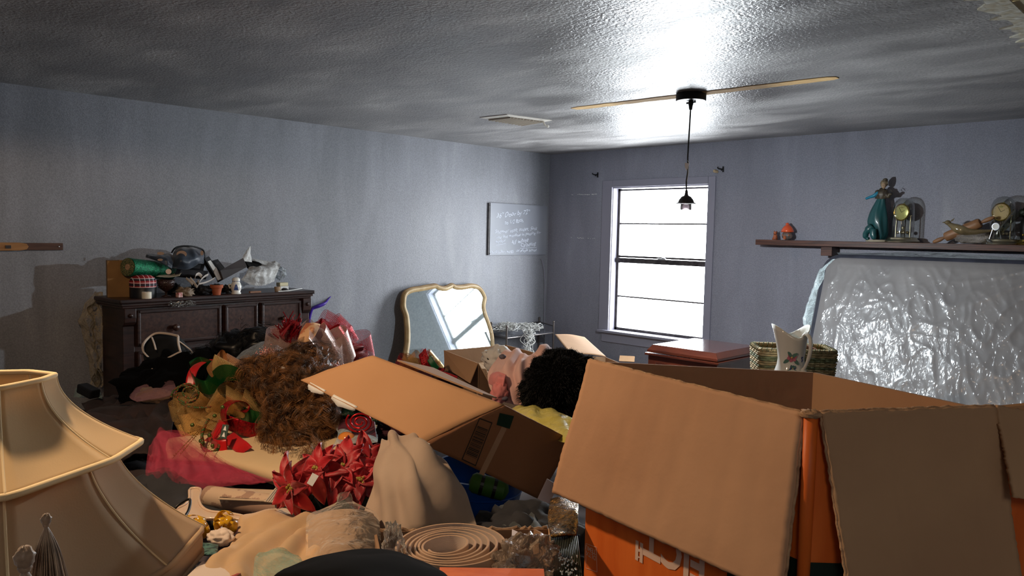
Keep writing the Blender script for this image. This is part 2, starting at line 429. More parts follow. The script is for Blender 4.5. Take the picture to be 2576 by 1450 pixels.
MB().box(((fx0 + fx1) / 2, yf - .02, mid), (fx1 - fx0 - .01, .035, .05)).box(((fx0 + fx1) / 2, yf, mid + .04), (fx1 - fx0 - .01, .02, .02)).build('meeting_rail', M_darkmetal, win, bevel=.002)
MB().box((1.48, yf - .045, mid + .032), (.09, .02, .012)).box((1.5, yf - .05, mid + .04), (.03, .02, .012)).build('sash_lock', M_chrome, win, bevel=.002)
for z in ((fz0 + mid) / 2 - .01, (mid + fz1) / 2 + .01): MB().box(((fx0 + fx1) / 2, yf, z), (fx1 - fx0 - .04, .015, .014)).build('glazing_bar', M_darkmetal, win)
glass = bpy.data.materials.new('window_glass'); glass.use_nodes = True; nt = glass.node_tree
g = nt.nodes.new('ShaderNodeBsdfGlossy'); g.inputs['Roughness'].default_value = .02; tr = nt.nodes.new('ShaderNodeBsdfTransparent'); ms = nt.nodes.new('ShaderNodeMixShader'); ms.inputs[0].default_value = .05
nt.links.new(tr.outputs[0], ms.inputs[1]); nt.links.new(g.outputs[0], ms.inputs[2]); nt.links.new(ms.outputs[0], nt.nodes['Material Output'].inputs[0])
for a, b in ((fz0 + .03, mid - .02), (mid + .03, fz1 - .02)): MB().box(((fx0 + fx1) / 2, yf, (a + b) / 2), (fx1 - fx0 - .03, .003, b - a)).build('window_pane', glass, win)
# caulk line along the casing
# ---- thin raw strip across the ceiling where a beam was scraped off
zc = H
mb = MB(); random.seed(2)
N_ = 46; prev = None
for i in range(N_ + 1):
    t = i / N_; x = 2.235 + t * (4.05 - 2.235); yc = -2.245 + t * .07
    w_ = .047 + random.uniform(-.006, .006) - (.02 if i in (0, N_) else 0)
    cur = (x, yc - w_, yc + w_ + random.uniform(-.003, .003))
    if prev: mb.hexa([(prev[0], prev[1], zc - .004), (prev[0], prev[2], zc - .004), (cur[0], cur[2], zc - .004), (cur[0], cur[1], zc - .004), (prev[0], prev[1], zc), (prev[0], prev[2], zc), (cur[0], cur[2], zc), (cur[0], cur[1], zc)])
    prev = cur
struct(mb.build('trim_3', M_tan))

# ---- ceiling vent
vt = thing('ceiling_vent', 'white ceiling air vent with louvres between the wall corner and the pendant lamp', 'vent', (1.54, -2.12, H - .02))
q = [Vector((1.40, -2.37, H)), Vector((1.68, -2.35, H)), Vector((1.75, -1.93, H)), Vector((1.39, -1.86, H))]
ctr = sum(q, Vector()) / 4
inn = [ctr + (p - ctr) * .8 for p in q]
M_vent = mat('vent_enamel', (222, 216, 206), .45)
mb = MB()
for i in range(4):
    a, b, c_, d_ = q[i], q[(i + 1) % 4], inn[(i + 1) % 4], inn[i]
    dn = Vector((0, 0, -.012)); mb.hexa([a + dn * .4, b + dn * .4, c_ + dn, d_ + dn, a, b, c_, d_])
mb.build('frame', M_vent, vt)
for k in range(11):
    t = (k + .5) / 11; a = inn[0].lerp(inn[3], t); b = inn[1].lerp(inn[2], t); dn = Vector((0, 0, -.012))
    MB().span(a + dn, b + dn, .002, .024, up=(.5, .3, .8)).build('louvre', M_vent, vt)
MB().slab([p + Vector((0, 0, -.002)) for p in inn], .001).build('backing', mat('vent_dark', (150, 132, 116), .8), vt)
MB().tube([(1.70, -1.98, H - .012), (1.72, -1.97, H - .045), (1.735, -1.96, H - .05)], .007, 8).ball((1.735, -1.96, H - .05), .012).build('damper_lever', M_vent, vt, smooth=True)

# ---- pendant lamp
PX, PY = 3.175, -2.235
pd = thing('pendant_lamp', 'black pendant lamp with round canopy, long cord and a glowing bare bulb', 'lamp', (PX, PY, 1.72))
MB().lathe([(.001, 0), (.083, 0), (.092, -.004), (.092, -.042), (.088, -.046), (.001, -.046)][::-1], (PX, PY, H), 40).build('canopy', M_black, pd, smooth=40)
MB().lathe([(.014, -.046), (.016, -.06), (.012, -.075), (.009, -.1), (.003, -.1)][::-1], (PX, PY, H), 14).tube([(PX - .03, PY, H - .056), (PX + .03, PY + .005, H - .052)], .006, 8).build('cord_grip', M_black, pd, smooth=40)
cp = spline([(PX, PY, H - .09), (PX - .004, PY, 2.2), (PX - .006, PY - .003, 2.05), (PX - .004, PY, 1.97), (PX - .012, PY, 1.9), (PX - .008, PY, 1.84)], 30)
MB().tube(cp, .0045, 8).build('cord', M_black, pd, smooth=True)
bx, by = PX - .008, PY
MB().lathe([(.004, .115), (.008, .11), (.011, .085), (.014, .078), (.03, .07), (.045, .05), (.05, .035), (.062, .03), (.063, .026), (.034, .022), (.028, .02)][::-1], (bx, by, 1.735), 28, cap=False).build('lamp_holder', mat('lamp_holder_black', (34, 30, 32), .4), pd, smooth=40)
MB().lathe([(.031, .024), (.034, .02), (.0345, -.012), (.031, -.014), (.03, .02)], (bx, by, 1.735), 28, cap=False).build('holder_skirt', mat('smoky_holder_skirt', (120, 108, 112), .35, trans=.5), pd, smooth=40)
M_bulb = bpy.data.materials.new('glowing_bulb'); M_bulb.use_nodes = True; nt = M_bulb.node_tree
em = nt.nodes.new('ShaderNodeEmission'); em.inputs[0].default_value = (.86, .95, 1, 1)
BR = .027; em.inputs[1].default_value = BULB_POWER / (PI * 4 * PI * BR * BR); nt.links.new(em.outputs[0], nt.nodes['Material Output'].inputs[0])
MB().ball((bx, by, 1.708), (BR, BR, BR), 20, 12).build('bulb', M_bulb, pd, smooth=True)
lbl = MB().prism([(-.012, .02), (.012, .016), (.008, -.012), (-.002, -.03), (-.012, -.008)], (PX - .006, PY - .01, 1.995), (.8, .6, 0), (0, 0, 1), .003)
lbl.build('plastic_tag', mat('milky_tag', (210, 208, 212), .4), pd)
MB().tube(spline([(PX - .004, PY - .008, 2.03), (PX + .012, PY - .012, 2.01), (PX + .004, PY - .01, 1.99), (PX + .006, PY - .01, 1.955), (PX - .002, PY - .008, 1.9)], 16), .0012, 5).build('string', M_white, pd)

# ---- board with handwriting on the left wall
bd = thing('message_board', 'thin grey painted board with white handwriting in the wall corner', 'board', (0, -.49, 1.325))
MB().box((.012, -.485, 1.597), (.022, .875, .54)).build('panel', mat('grey_board_paint', (132, 136, 146), .42, c2=(146, 150, 158), vs=2, bump=.1, bs=20), bd)
MB().box((.009, -.93, 1.595), (.02, .022, .54)).build('end_strip', M_darkmetal, bd)
M_chalk = mat('white_chalk', (214, 220, 232), .9)
def text(name, s, loc, ux, uy, size, m, parent, shear=0, off=-.004, ext=.0004, spacing=1, xs=1):
    cu = bpy.data.curves.new(name, 'FONT'); cu.body = s; cu.size = size; cu.shear = shear; cu.offset = off * size; cu.extrude = ext; cu.space_character = spacing; cu.resolution_u = 3
    o = bpy.data.objects.new('tmp', cu); col.objects.link(o)
    dg = bpy.context.evaluated_depsgraph_get(); me = bpy.data.meshes.new_from_object(o.evaluated_get(dg))
    bpy.data.objects.remove(o); me.name = name
    ux, uy = Vector(ux).normalized(), Vector(uy).normalized(); n = ux.cross(uy).normalized()
    og = ORG[parent]
    for v in me.vertices: v.co = Vector(loc) + ux * v.co.x * xs + uy * v.co.y + n * v.co.z - og
    me.materials.clear(); me.materials.append(m)
    o = bpy.data.objects.new(name, me); col.objects.link(o); o.parent = parent; ORG[o] = og; return o
def wb(px_, py_): return on(px_, py_, 0, .0245)
for s, x0, y0, x1, y1, sz in (('36" Door by 72"', 1248, 549, 1334, 538, .068), ('to 1/2 Bath.', 1269, 566, 1317, 558, .058), ('Shower stall, toilet, Sink', 1244, 588, 1352, 578, .05),
        ('use last window in passing for', 1248, 601, 1361, 588, .044), ('window', 1246, 613, 1272, 609, .05), ('All white', 1284, 616, 1330, 608, .062), ('Carpeting', 1309, 622, 1349, 617, .058),
        ('remainder (wing)', 1232, 638, 1292, 636, .046), ('of whole house', 1298, 635, 1350, 632, .046)):
    a, b = wb(x0, y0), wb(x1, y1); u = (b - a); L_ = u.length; u.normalize(); upv = Vector((0, 0, 1)); upv = (upv - u * upv.dot(u)).normalized()
    o = text('handwriting', s, a, u, upv, sz, M_chalk, bd, shear=.35, off=-.002)
    xs = [(v.co + ORG[bd] - a).dot(u) for v in o.data.vertices]; k = L_ / max(xs)
    for i, v in enumerate(o.data.vertices): v.co = v.co + u * (xs[i] * (k - 1)) + upv * .006 * math.sin(xs[i] * 90)
for a, b in (((1246, 618), (1272, 613)), ((1308, 625), (1350, 623))):
    MB().tube([wb(*a), wb(*b)], .0018, 5).build('underline', M_chalk, bd)
for a in ((1233, 517), (1232, 638)): MB().ball(wb(*a), .004, 8, 5).build('nail_head', M_darkmetal, bd)

# ---- cable on the left wall next to the corner
tag(MB().tube(spline([on(1361, 652, 0, .012), on(1366, 668, 0, .012), on(1370, 700, 0, .012), on(1370, 760, 0, .012), on(1369, 808, 0, .012), on(1370, 850, 0, .02)], 30), .006, 8).build('wall_cable', M_trim, smooth=True), 'grey painted cable running down the wall beside the corner', 'cable')

# ---- wooden rail at the far left of the left wall
rl = thing('wall_rail', 'dark brown wooden rail screwed to the left wall with a lighter block', 'rail', (.0, -5.4, 1.385))
MB().box((.012, -5.4, 1.402), (.024, 1.04, .047)).build('rail_board', mat('brown_rail_wood', (92, 62, 48), .6, c2=(74, 48, 38), vs=6, stretch=(1, 1, 12)), rl, bevel=.002)
mb = MB(); mb.prism([(-.5, -.026), (.1, -.026), (.14, -.018), (.15, 0), (.14, .018), (.1, .026), (-.5, .026)], (.024, -5.235, 1.402), (0, 1, 0), (0, 0, 1), .018)
mb.build('light_block', mat('light_oak', (176, 128, 78), .5, c2=(150, 104, 60), vs=8, stretch=(1, 1, 8)), rl, bevel=.002)
for y, x in ((-4.905, .026),): MB().ball((x, y, 1.402), (.003, .005, .005), 8, 5).build('screw', M_chrome, rl)
MB().box((.045, -5.2, 1.4), (.008, .03, .02)).build('catch_plate', M_darkmetal, rl)

# ---- curtain rod brackets, plug and marks on the window wall
for nm, x, z, lb in (('curtain_bracket', .685, 2.19, 'small black curtain rod bracket above the left corner of the window'), ('curtain_bracket', 2.15, 2.185, 'small black curtain rod bracket above the right corner of the window')):
    b_ = thing(nm, lb, 'bracket', (x, 0, z - .02), 'curtain rod brackets over the window')
    MB().box((x, -.004, z), (.016, .008, .052)).build('back_plate', M_black, b_, bevel=.002)
    MB().tube(spline([(x, -.006, z), (x - .012, -.03, z), (x - .025, -.05, z + .004), (x - .03, -.055, z + .018)], 8), .006, 8).tube([(x - .004, -.03, z), (x + .006, -.045, z - .014)], .005, 8).build('hook', M_black, b_, smooth=True)
MB_pl = MB().lathe([(.001, 0), (.012, 0), (.014, .01), (.014, .045), (.01, .05), (.001, .05)], (2.09, -.0, 2.165), 14, axis=(-.2, -1, .1))
tag(MB_pl.build('wooden_plug', mat('pale_birch', (180, 156, 124), .6), smooth=40), 'pale wooden peg in the wall beside the right curtain bracket', 'peg')
random.seed(8)
M_chip = mat('bare_plaster', (212, 210, 208), .9)
for zrow, pat in ((1.99, [(0.34, .02)] + [(.42 + i * .022, .018) for i in range(8)] + [(.615 + i * .014, .016) for i in range(5)]), (1.523, [(.34, .014)] + [(.43 + i * .02, .013) for i in range(5)] + [(.58, .012), (.61, .006), (.64, .006), (.66, .01)])):
    mb = MB()
    for x, l_ in pat: mb.box((x, -.0008, zrow + random.uniform(-.003, .003) - (x - .34) * .01), (l_ * random.uniform(.6, 1), .0016, random.uniform(.004, .009)))
    o = mb.build('paint_scuff', M_chip, wall_r)

# ================================================================ shelf on the window wall
SZ = 1.548
sh = thing('wall_shelf', 'long brown wooden shelf on the window wall above the wrapped mattress', 'shelf', (3.9, -.1, 1.4))
MB().box((3.85, -.102, SZ - .024), (2.5, .2, .046)).build('shelf_board', M_shelfwood, sh, bevel=.003)
for x in (3.2, 4.75): MB().box((x, -.08, SZ - .085), (.09, .15, .075)).build('bracket', M_shelfwood, sh, bevel=.003)

M_orange = mat('glazed_orange_ceramic', (214, 84, 44), .2, coat=.6)
M_amber = mat('brown_orange_glaze', (176, 96, 56), .3, c2=(120, 62, 40), vs=40, coat=.4)
M_stone = mat('mottled_stone_glaze', (120, 100, 92), .45, c2=(84, 78, 74), vs=60, bump=.6, bs=80)
gx, gy = 2.73, -.1
g = thing('small_figurine', 'tiny orange brown animal figurine at the left end of the shelf', 'figurine', (gx, gy, SZ))
MB().lathe([(.001, 0), (.022, 0), (.021, .012), (.018, .03), (.016, .042), (.001, .044)], (gx, gy, SZ), 14).build('body', M_amber, g, smooth=True)
hd = MB().ball((gx, gy - .003, SZ + .056), (.016, .016, .015), 12, 8).build('head', M_amber, g, smooth=True)
for s in (-1, 1): MB().ball((gx + s * .011, gy, SZ + .071), (.005, .004, .007), 8, 6).build('ear', M_amber, hd, smooth=True)
for s in (-1, 1): MB().ball((gx + s * .012, gy - .014, SZ + .008), (.009, .012, .008), 8, 6).build('paw', M_amber, g, smooth=True)
mx_, my_ = 2.838, -.1
g = thing('mushroom_house', 'small mushroom shaped house ornament with a shiny orange cap on the shelf', 'ornament', (mx_, my_, SZ))
blob('stem', (mx_, my_, SZ + .035), (.046, .04, .037), M_stone, g, amp=.15, freq=3, n=20, mm=12, flatten=.0355)
MB().lathe([(.05, 0), (.054, .006), (.050, .020), (.042, .036), (.030, .050), (.018, .060), (.001, .064)], (mx_, my_, SZ + .066), 24).tube([(mx_ + .0, my_, SZ + .12), (mx_ - .008, my_, SZ + .138), (mx_ - .018, my_, SZ + .136)], [.018, .014, .006], 10).build('cap', M_orange, g, smooth=60)
MB().prism([(-.012, 0), (.012, 0), (.012, .024), (.006, .032), (-.006, .032), (-.012, .024)], (mx_ - .004, my_ - .036, SZ + .004), (1, 0, 0), (0, 0, 1), .006).build('door', M_amber, g)
for s in (-1, 1): MB().ball((mx_ + s * .026, my_ - .031, SZ + .04), (.007, .005, .008), 10, 6).build('window', M_amber, g, smooth=True)

# lady figurine
lx, ly = 3.585, -.115
M_teal = mat('dark_teal_cloth', (30, 82, 84), .38, c2=(18, 58, 62), vs=7, stretch=(2, 2, .6), coat=.2)
M_tealb = mat('bright_teal_glaze', (22, 120, 150), .3, coat=.4)
M_bronze = mat('bronze_brown', (84, 74, 58), .45, c2=(52, 44, 36), vs=30)
M_hair = mat('grey_gold_curls', (148, 132, 104), .5, c2=(96, 80, 62), vs=60, bump=1, bs=120)
lf = thing('lady_figurine', 'statuette of a woman in a flowing dark teal dress beside the glass domed clock', 'figurine', (lx, ly, SZ))
MB().lathe([(.001, 0), (.075, 0), (.078, .006), (.074, .016), (.001, .018)], (lx, ly, SZ), 28, sx=1.15).build('base', mat('stone_base', (160, 150, 130), .5), lf, smooth=40)
rows = []
prof = [(.02, .04, .006), (.045, .05, .02), (.1, .07, .0), (.16, .078, -.008), (.22, .066, -.006), (.27, .05, .0), (.31, .036, .006), (.335, .03, .01)]
for z, r, dx in prof:
    row = []
    for k in range(36):
        th = 2 * PI * k / 36; rr = r * (1 + .10 * math.sin(5 * th + z * 14) + .05 * math.sin(9 * th - z * 9))
        row.append((lx + dx + rr * math.cos(th), ly + rr * .8 * math.sin(th), SZ + z))
    rows.append(row)
MB().grid(rows, closed=True).add([(p) for p in rows[0]], [tuple(reversed(range(36)))]).build('dress', M_teal, lf, smooth=True, sub=1)
MB().tube(spline([(lx - .03, ly - .05, SZ + .12), (lx - .055, ly - .06, SZ + .09), (lx - .075, ly - .055, SZ + .06), (lx - .07, ly - .05, SZ + .03), (lx - .05, ly - .05, SZ + .022)], 12), [.03] * 4 + [.022] * 5 + [.014] * 4, 10).build('skirt_hem', M_teal, lf, smooth=True)
MB().tube(spline([(lx - .01, ly - .07, SZ + .1), (lx - .01, ly - .075, SZ + .06), (lx + .005, ly - .08, SZ + .02)], 8), [.022, .024, .026, .026, .025, .024, .022, .018, .012], 10).build('front_drape', M_teal, lf, smooth=True)
blob('torso', (lx + .012, ly, SZ + .37), (.042, .03, .05), M_bronze, lf, amp=.2, freq=2.2, n=20, mm=14)
hd = MB().ball((lx + .024, ly - .004, SZ + .44), (.018, .02, .024), 16, 10).tube([(lx + .018, ly, SZ + .405), (lx + .022, ly, SZ + .425)], .009, 10).build('head', mat('figurine_skin', (168, 140, 112), .5), lf, smooth=True)
MB().ball((lx + .024, ly - .0245, SZ + .438), (.003, .004, .004), 8, 6).build('nose', mat('figurine_skin_nose', (168, 140, 112), .5), hd, smooth=True)
blob('hair', (lx + .022, ly + .008, SZ + .455), (.027, .026, .03), M_hair, hd, amp=.3, freq=4, n=22, mm=14)
MB().ball((lx + .03, ly + .004, SZ + .482), (.019, .018, .014), 14, 8).build('hat', M_bronze, hd, smooth=True)
MB().tube(spline([(lx - .01, ly - .01, SZ + .385), (lx - .04, ly - .02, SZ + .36), (lx - .07, ly - .02, SZ + .35), (lx - .1, ly - .02, SZ + .338)], 10), [.016, .016, .015, .014, .013, .012, .011, .011, .01, .01, .008], 10).build('arm', M_tealb, lf, smooth=True)
MB().tube(spline([(lx + .04, ly - .01, SZ + .39), (lx + .068, ly - .03, SZ + .35), (lx + .085, ly - .04, SZ + .37), (lx + .1, ly - .045, SZ + .365)], 10), [.016, .017, .017, .016, .015, .013, .012, .01, .009, .008, .007], 10).build('arm', M_bronze, lf, smooth=True)
MB().tube([(lx + .075, ly - .04, SZ + .385), (lx + .088, ly - .045, SZ + .405), (lx + .105, ly - .045, SZ + .385)], .003, 6).build('book', M_bronze, lf)
for s, a in ((-1, .2), (1, -.1)): blob('sleeve', (lx + .012 + s * .032, ly - .005, SZ + .372), (.022, .022, .034), M_bronze, lf, amp=.25, freq=3, n=14, mm=10, seed=s + 3)

# anniversary clocks under glass domes
dome_m = bpy.data.materials.new('glass_dome'); dome_m.use_nodes = True; nt = dome_m.node_tree
g_ = nt.nodes.new('ShaderNodeBsdfGlossy'); g_.inputs['Roughness'].default_value = .04; tr = nt.nodes.new('ShaderNodeBsdfTransparent'); tr.inputs[0].default_value = (.86, .87, .84, 1)
ms = nt.nodes.new('ShaderNodeMixShader'); lw = nt.nodes.new('ShaderNodeLayerWeight'); lw.inputs[0].default_value = .25
nt.links.new(lw.outputs['Facing'], ms.inputs[0]); nt.links.new(tr.outputs[0], ms.inputs[1]); nt.links.new(g_.outputs[0], ms.inputs[2]); nt.links.new(ms.outputs[0], nt.nodes['Material Output'].inputs[0])
M_dial = mat('pale_gold_dial', (206, 200, 130), .3, .6)
M_dialc = mat('cream_dial', (188, 160, 110), .5)
def dome_clock(name, label, x, y, z, s, dial_m, base_m, yaw=0):
    c = thing(name, label, 'clock', (x, y, z), 'glass domed clocks on the shelf')
    o = (x, y, z)
    MB().lathe([(.001, 0), (.118 * s, 0), (.12 * s, .008 * s), (.112 * s, .018 * s), (.104 * s, .022 * s), (.1 * s, .034 * s), (.09 * s, .038 * s), (.001, .038 * s)], o, 48).build('base', base_m, c, smooth=40)
    MB().lathe([(.076 * s, .038 * s), (.076 * s, .24 * s), (.072 * s, .275 * s), (.06 * s, .305 * s), (.04 * s, .325 * s), (.015 * s, .334 * s), (.0005, .335 * s)], o, 48, cap=False).build('glass_dome', dome_m, c, smooth=True)
    for k in (-1, 1): MB().tube([(x + k * .05 * s, y, z + .035 * s), (x + k * .05 * s, y, z + .2 * s)], .0035 * s, 10).build('pillar', base_m, c, smooth=40)
    MB().box((x, y, z + .2 * s), (.12 * s, .03 * s, .006 * s)).build('platform', base_m, c, bevel=.001)
    dy = Vector((math.sin(yaw), -math.cos(yaw), 0)); cc = Vector((x, y, z + .225 * s)) + dy * .02 * s
    d = MB().lathe([(.0005, 0), (.06 * s, 0), (.061 * s, .004 * s), (.054 * s, .008 * s), (.0005, .007 * s)], cc, 36, axis=dy).build('dial', dial_m, c, smooth=40)
    MB().lathe([(.055 * s, .004 * s), (.064 * s, .004 * s), (.065 * s, .01 * s), (.061 * s, .013 * s), (.055 * s, .01 * s)], cc, 36, axis=dy, cap=False).build('bezel', M_brass, c, smooth=40)
    r_ = Vector((math.cos(yaw), math.sin(yaw), 0))
    for a_, l_ in ((2.1, .04), (.5, .03)):
        e = cc + dy * .009 * s + (r_ * math.cos(a_) + Vector((0, 0, 1)) * math.sin(a_)) * l_ * s
        MB().tube([cc + dy * .009 * s, e], .0012 * s, 5).build('hand', M_black, d)
    for k in range(12):
        a_ = 2 * PI * k / 12; q = cc + dy * .0085 * s + (r_ * math.cos(a_) + Vector((0, 0, 1)) * math.sin(a_)) * .047 * s
        MB().ball(q, (.002 * s, .001, .002 * s), 6, 4).build('hour_mark', M_black, d)
    MB().tube([(x, y, z + .2 * s), (x, y, z + .1 * s)], .0015 * s, 6).build('pendulum_wire', base_m, c)
    pb = MB().lathe([(.001, .085), (.01, .09), (.006, .1), (.014, .105), (.012, .118), (.003, .125), (.001, .126)], o, 16).build('pendulum', base_m, c, smooth=40)
    for k in range(4):
        a_ = k * PI / 2 + .5; q = (x + math.cos(a_) * .032 * s, y + math.sin(a_) * .032 * s, z + .075 * s)
        b_ = MB().ball(q, .012 * s, 14, 10).tube([q, (x, y, z + .092 * s)], .002 * s, 6).build('pendulum_ball', base_m, pb, smooth=True)
    MB().lathe([(.03, .26), (.034, .27), (.012, .282), (.004, .3), (.001, .302)], (x, y, z), 16).build('top_finial', M_dial, c, smooth=40)
    return c
dome_clock('dome_clock', 'anniversary clock with brass balls under a glass dome beside the teal dressed statuette', 3.765, -.115, SZ, 1.02, M_dial, M_silverbrass, -.3)
dome_clock('dome_clock', 'second glass domed clock with a cream dial partly hidden behind the rolling pin', 4.42, -.1, SZ, 1.02, M_dialc, M_silverbrass, -.3)
# rolling pin leaning
rp = thing('rolling_pin', 'wooden rolling pin with long handles leaning against the second glass clock', 'rolling pin', (4.2, -.13, SZ))
a, b = Vector((4.005, -.15, SZ + .012)), Vector((4.37, -.175, SZ + .185)); ax = (b - a).normalized(); L_ = (b - a).length
M_pin = mat('worn_pin_wood', (150, 108, 74), .5, c2=(126, 88, 58), vs=6, stretch=(1, 1, 6))
MB().lathe([(.001, .0), (.001 + .029, .0), (.034, .008), (.036, .03), (.036, .22), (.034, .243), (.029, .25), (.001, .25)], a + ax * (L_ - .25) / 2, 28, axis=ax).build('roller', M_pin, rp, smooth=40)
for s_, o_ in ((-1, a + ax * (L_ - .25) / 2), (1, b - ax * (L_ - .25) / 2)):
    MB().lathe([(.009, 0), (.011, .015), (.016, .04), (.016, .06), (.012, .085), (.004, .095), (.0005, .096)], o_, 16, axis=ax * s_).build('handle', M_pin, rp, smooth=True)
# amber glass bird on plastic wrapped lump
M_amberg = mat('smoky_amber_glass', (128, 112, 78), .12, c2=(92, 78, 54), vs=12, coat=.8, spec=.8)
bird = thing('glass_bird', 'smoky brown glass bird with raised tail lying across the rolling pin', 'ornament', (4.2, -.18, SZ + .06))
MB().tube(spline([(4.09, -.19, SZ + .15), (4.13, -.19, SZ + .125), (4.18, -.19, SZ + .1), (4.25, -.185, SZ + .085), (4.32, -.18, SZ + .09), (4.4, -.175, SZ + .1)], 16), [.008, .014, .018, .022, .028, .032, .034, .034, .032, .028, .024, .02, .017, .014, .011, .008, .004], 14).build('body', M_amberg, bird, smooth=True)
hd = MB().ball((4.095, -.192, SZ + .152), (.022, .018, .018), 14, 9).build('head', M_amberg, bird, smooth=True)
MB().lathe([(.007, 0), (.004, .012), (.0005, .022)], (4.078, -.192, SZ + .153), 10, axis=(-1, 0, -.1)).build('beak', M_amberg, hd, smooth=True)
MB().prism([(0, 0), (.02, .008), (.03, .03), (.012, .018)], (4.11, -.195, SZ + .155), (1, 0, 0), (0, 0, 1), .006).build('crest', M_amberg, hd)
M_bag = film_mat('smoky_clear_bag', (200, 190, 180), .22, .1, 40, 1, .01)
tag(blob('plastic_bag', (4.24, -.14, SZ + .052), (.12, .06, .052), M_bag, amp=.25, freq=3.5, n=36, mm=20, flatten=.051), 'small clear plastic bag bunched up beneath the glass bird on the shelf', 'bag')
# tilted crystal vase
M_crys = mat('cut_crystal', (205, 208, 212), .04, trans=.85, ior=1.5, bump=.4, bs=40)
cv = thing('crystal_vase', 'tall fluted crystal vase tipped over to the left in front of the brass clock', 'vase', (4.4, -.165, SZ))
a, b = Vector((4.385, -.19, SZ + .03)), Vector((4.525, -.16, SZ + .235)); ax = (b - a)
MB().lathe([(.012, 0), (.018, .01), (.02, .04), (.024, .14), (.03, .245), (.028, .245), (.021, .14), (.016, .04), (.008, .02)], a, 12, axis=ax, cap=True).build('body', dome_m, cv, smooth=False)
fb_ = MB().lathe([(.001, -.026), (.03, -.022), (.034, -.014), (.012, -.004), (.001, 0)], a, 24, axis=ax).build('foot', M_crys, cv, smooth=40)
for k in range(10):
    q = Vector((4.355 + (k % 5) * .018, -.2 + .008 * (k % 3), SZ + .007 + .012 * (k // 5))); MB().ball(q, .007, 8, 6).build('bead', M_chrome, cv, smooth=True)
mc = thing('mantel_clock', 'dark metal clock with brass foot at the right end of the shelf', 'clock', (4.56, -.1, SZ))
MB().lathe([(.001, 0), (.075, 0), (.078, .008), (.07, .018), (.055, .024), (.05, .036), (.001, .038)], (4.575, -.1, SZ), 36).build('foot', M_brass, mc, smooth=40)
MB().lathe([(.04, .038), (.045, .06), (.05, .12), (.045, .17), (.03, .2), (.001, .21)], (4.575, -.1, SZ), 28).build('body', mat('blackened_metal', (30, 28, 26), .4, .6), mc, smooth=40)
blob('leaf_finial', (4.555, -.12, SZ + .225), (.035, .03, .03), mat('dark_leaf_metal', (40, 44, 34), .45, .5), mc, amp=.6, freq=4, n=24, mm=14)
MB().ball((4.56, -.155, SZ + .07), .008, 10, 8).build('brass_knob', M_brass, mc, smooth=True)
dl = MB().lathe([(.0005, 0), (.028, 0), (.03, .004), (.026, .008), (.0005, .007)], (4.40, -.178, SZ + .125), 28, axis=(-.3, -1, 0))
pc = thing('pocket_dial', 'small round silver dial ornament hanging between the rolling pin and crystal vase', 'ornament', (4.4, -.18, SZ + .08))
dl.build('case', M_chrome, pc, smooth=40)
MB().lathe([(.0005, 0), (.021, 0), (.0005, .001)], Vector((4.40, -.178, SZ + .125)) + Vector((-.3, -1, 0)).normalized() * .0082, 24, axis=(-.3, -1, 0)).build('face', mat('white_face', (210, 208, 200), .4), pc)
for s_ in (-1, 1): MB().tube([(4.40 + s_ * .02, -.185, SZ + .105), (4.40 + s_ * .045, -.185, SZ + .0)], .003, 8).build('leg', M_chrome, pc)

# ================================================================ mattress in plastic leaning on the wall
mt = thing('mattress', 'grey mattress wrapped in crinkled clear plastic leaning against the window wall', 'mattress', (4.2, -.5, 0))
yb, yt, zt = -.86, -.36, 1.452
def mq(x, h, off=0):    # x along wall, h height fraction, off outwards
    n = Vector((0, -zt, yt - yb)); n = Vector((0, -(zt), -(yt - yb))).normalized(); n = Vector((0, -zt, (yt - yb))).normalized()
    n = Vector((0, -zt, yt - yb)).normalized() if False else Vector((0, -zt, (yt - yb))).normalized()
    return Vector((x, yb + (yt - yb) * h, zt * h)) + Vector((0, -.945, .326)) * off
X0, X1 = 3.27, 5.25
def rrect(t, rad, inset):   # perimeter outline in (x,h*zt)
    pts = []
    w0, w1, h0, h1 = X0 + inset, X1 - inset, inset, zt * 1.04 - inset
    for cx_, cz_, a0 in ((w1 - rad, h1 - rad, 0), (w0 + rad, h1 - rad, PI / 2), (w0 + rad, h0 + rad, PI), (w1 - rad, h0 + rad, 1.5 * PI)):
        for k in range(9):
            a_ = a0 + k / 8 * PI / 2; pts.append((cx_ + rad * math.cos(a_), cz_ + rad * math.sin(a_)))
    return pts
def to3(p, off): return mq(p[0], p[1] / (zt * 1.04), off)
M_mgrey = mat('mattress_fabric_under_plastic', (134, 130, 130), .45, c2=(120, 117, 118), vs=3, coat=.8, coatr=.2)
nt = M_mgrey.node_tree; tc = nt.nodes.new('ShaderNodeTexCoord'); pb_ = nt.nodes['Principled BSDF']; last = None
for sc_, st_, ds_, dist_ in ((6, (1, 1, .55), 2.2, .010), (24, (1.3, 1, .7), 1.4, .005)):
    mp = nt.nodes.new('ShaderNodeMapping'); mp.inputs['Scale'].default_value = st_; nt.links.new(tc.outputs['Object'], mp.inputs[0])
    n = nt.nodes.new('ShaderNodeTexNoise'); n.noise_type = 'RIDGED_MULTIFRACTAL'; n.inputs['Scale'].default_value = sc_; n.inputs['Detail'].default_value = 6; n.inputs['Distortion'].default_value = ds_; nt.links.new(mp.outputs[0], n.inputs['Vector'])
    bp = nt.nodes.new('ShaderNodeBump'); bp.inputs['Strength'].default_value = .8; bp.inputs['Distance'].default_value = dist_; nt.links.new(n.outputs['Fac'], bp.inputs['Height'])
    if last: nt.links.new(last.outputs[0], bp.inputs['Normal'])
    last = bp
nt.links.new(last.outputs[0], pb_.inputs['Coat Normal'])
M_mband = mat('navy_border_fabric', (58, 60, 74), .5, c2=(44, 46, 58), vs=12, bump=.3, bs=30, coat=.5, coatr=.2)
o_, i_ = rrect(0, .13, 0), rrect(0, .12, .04)
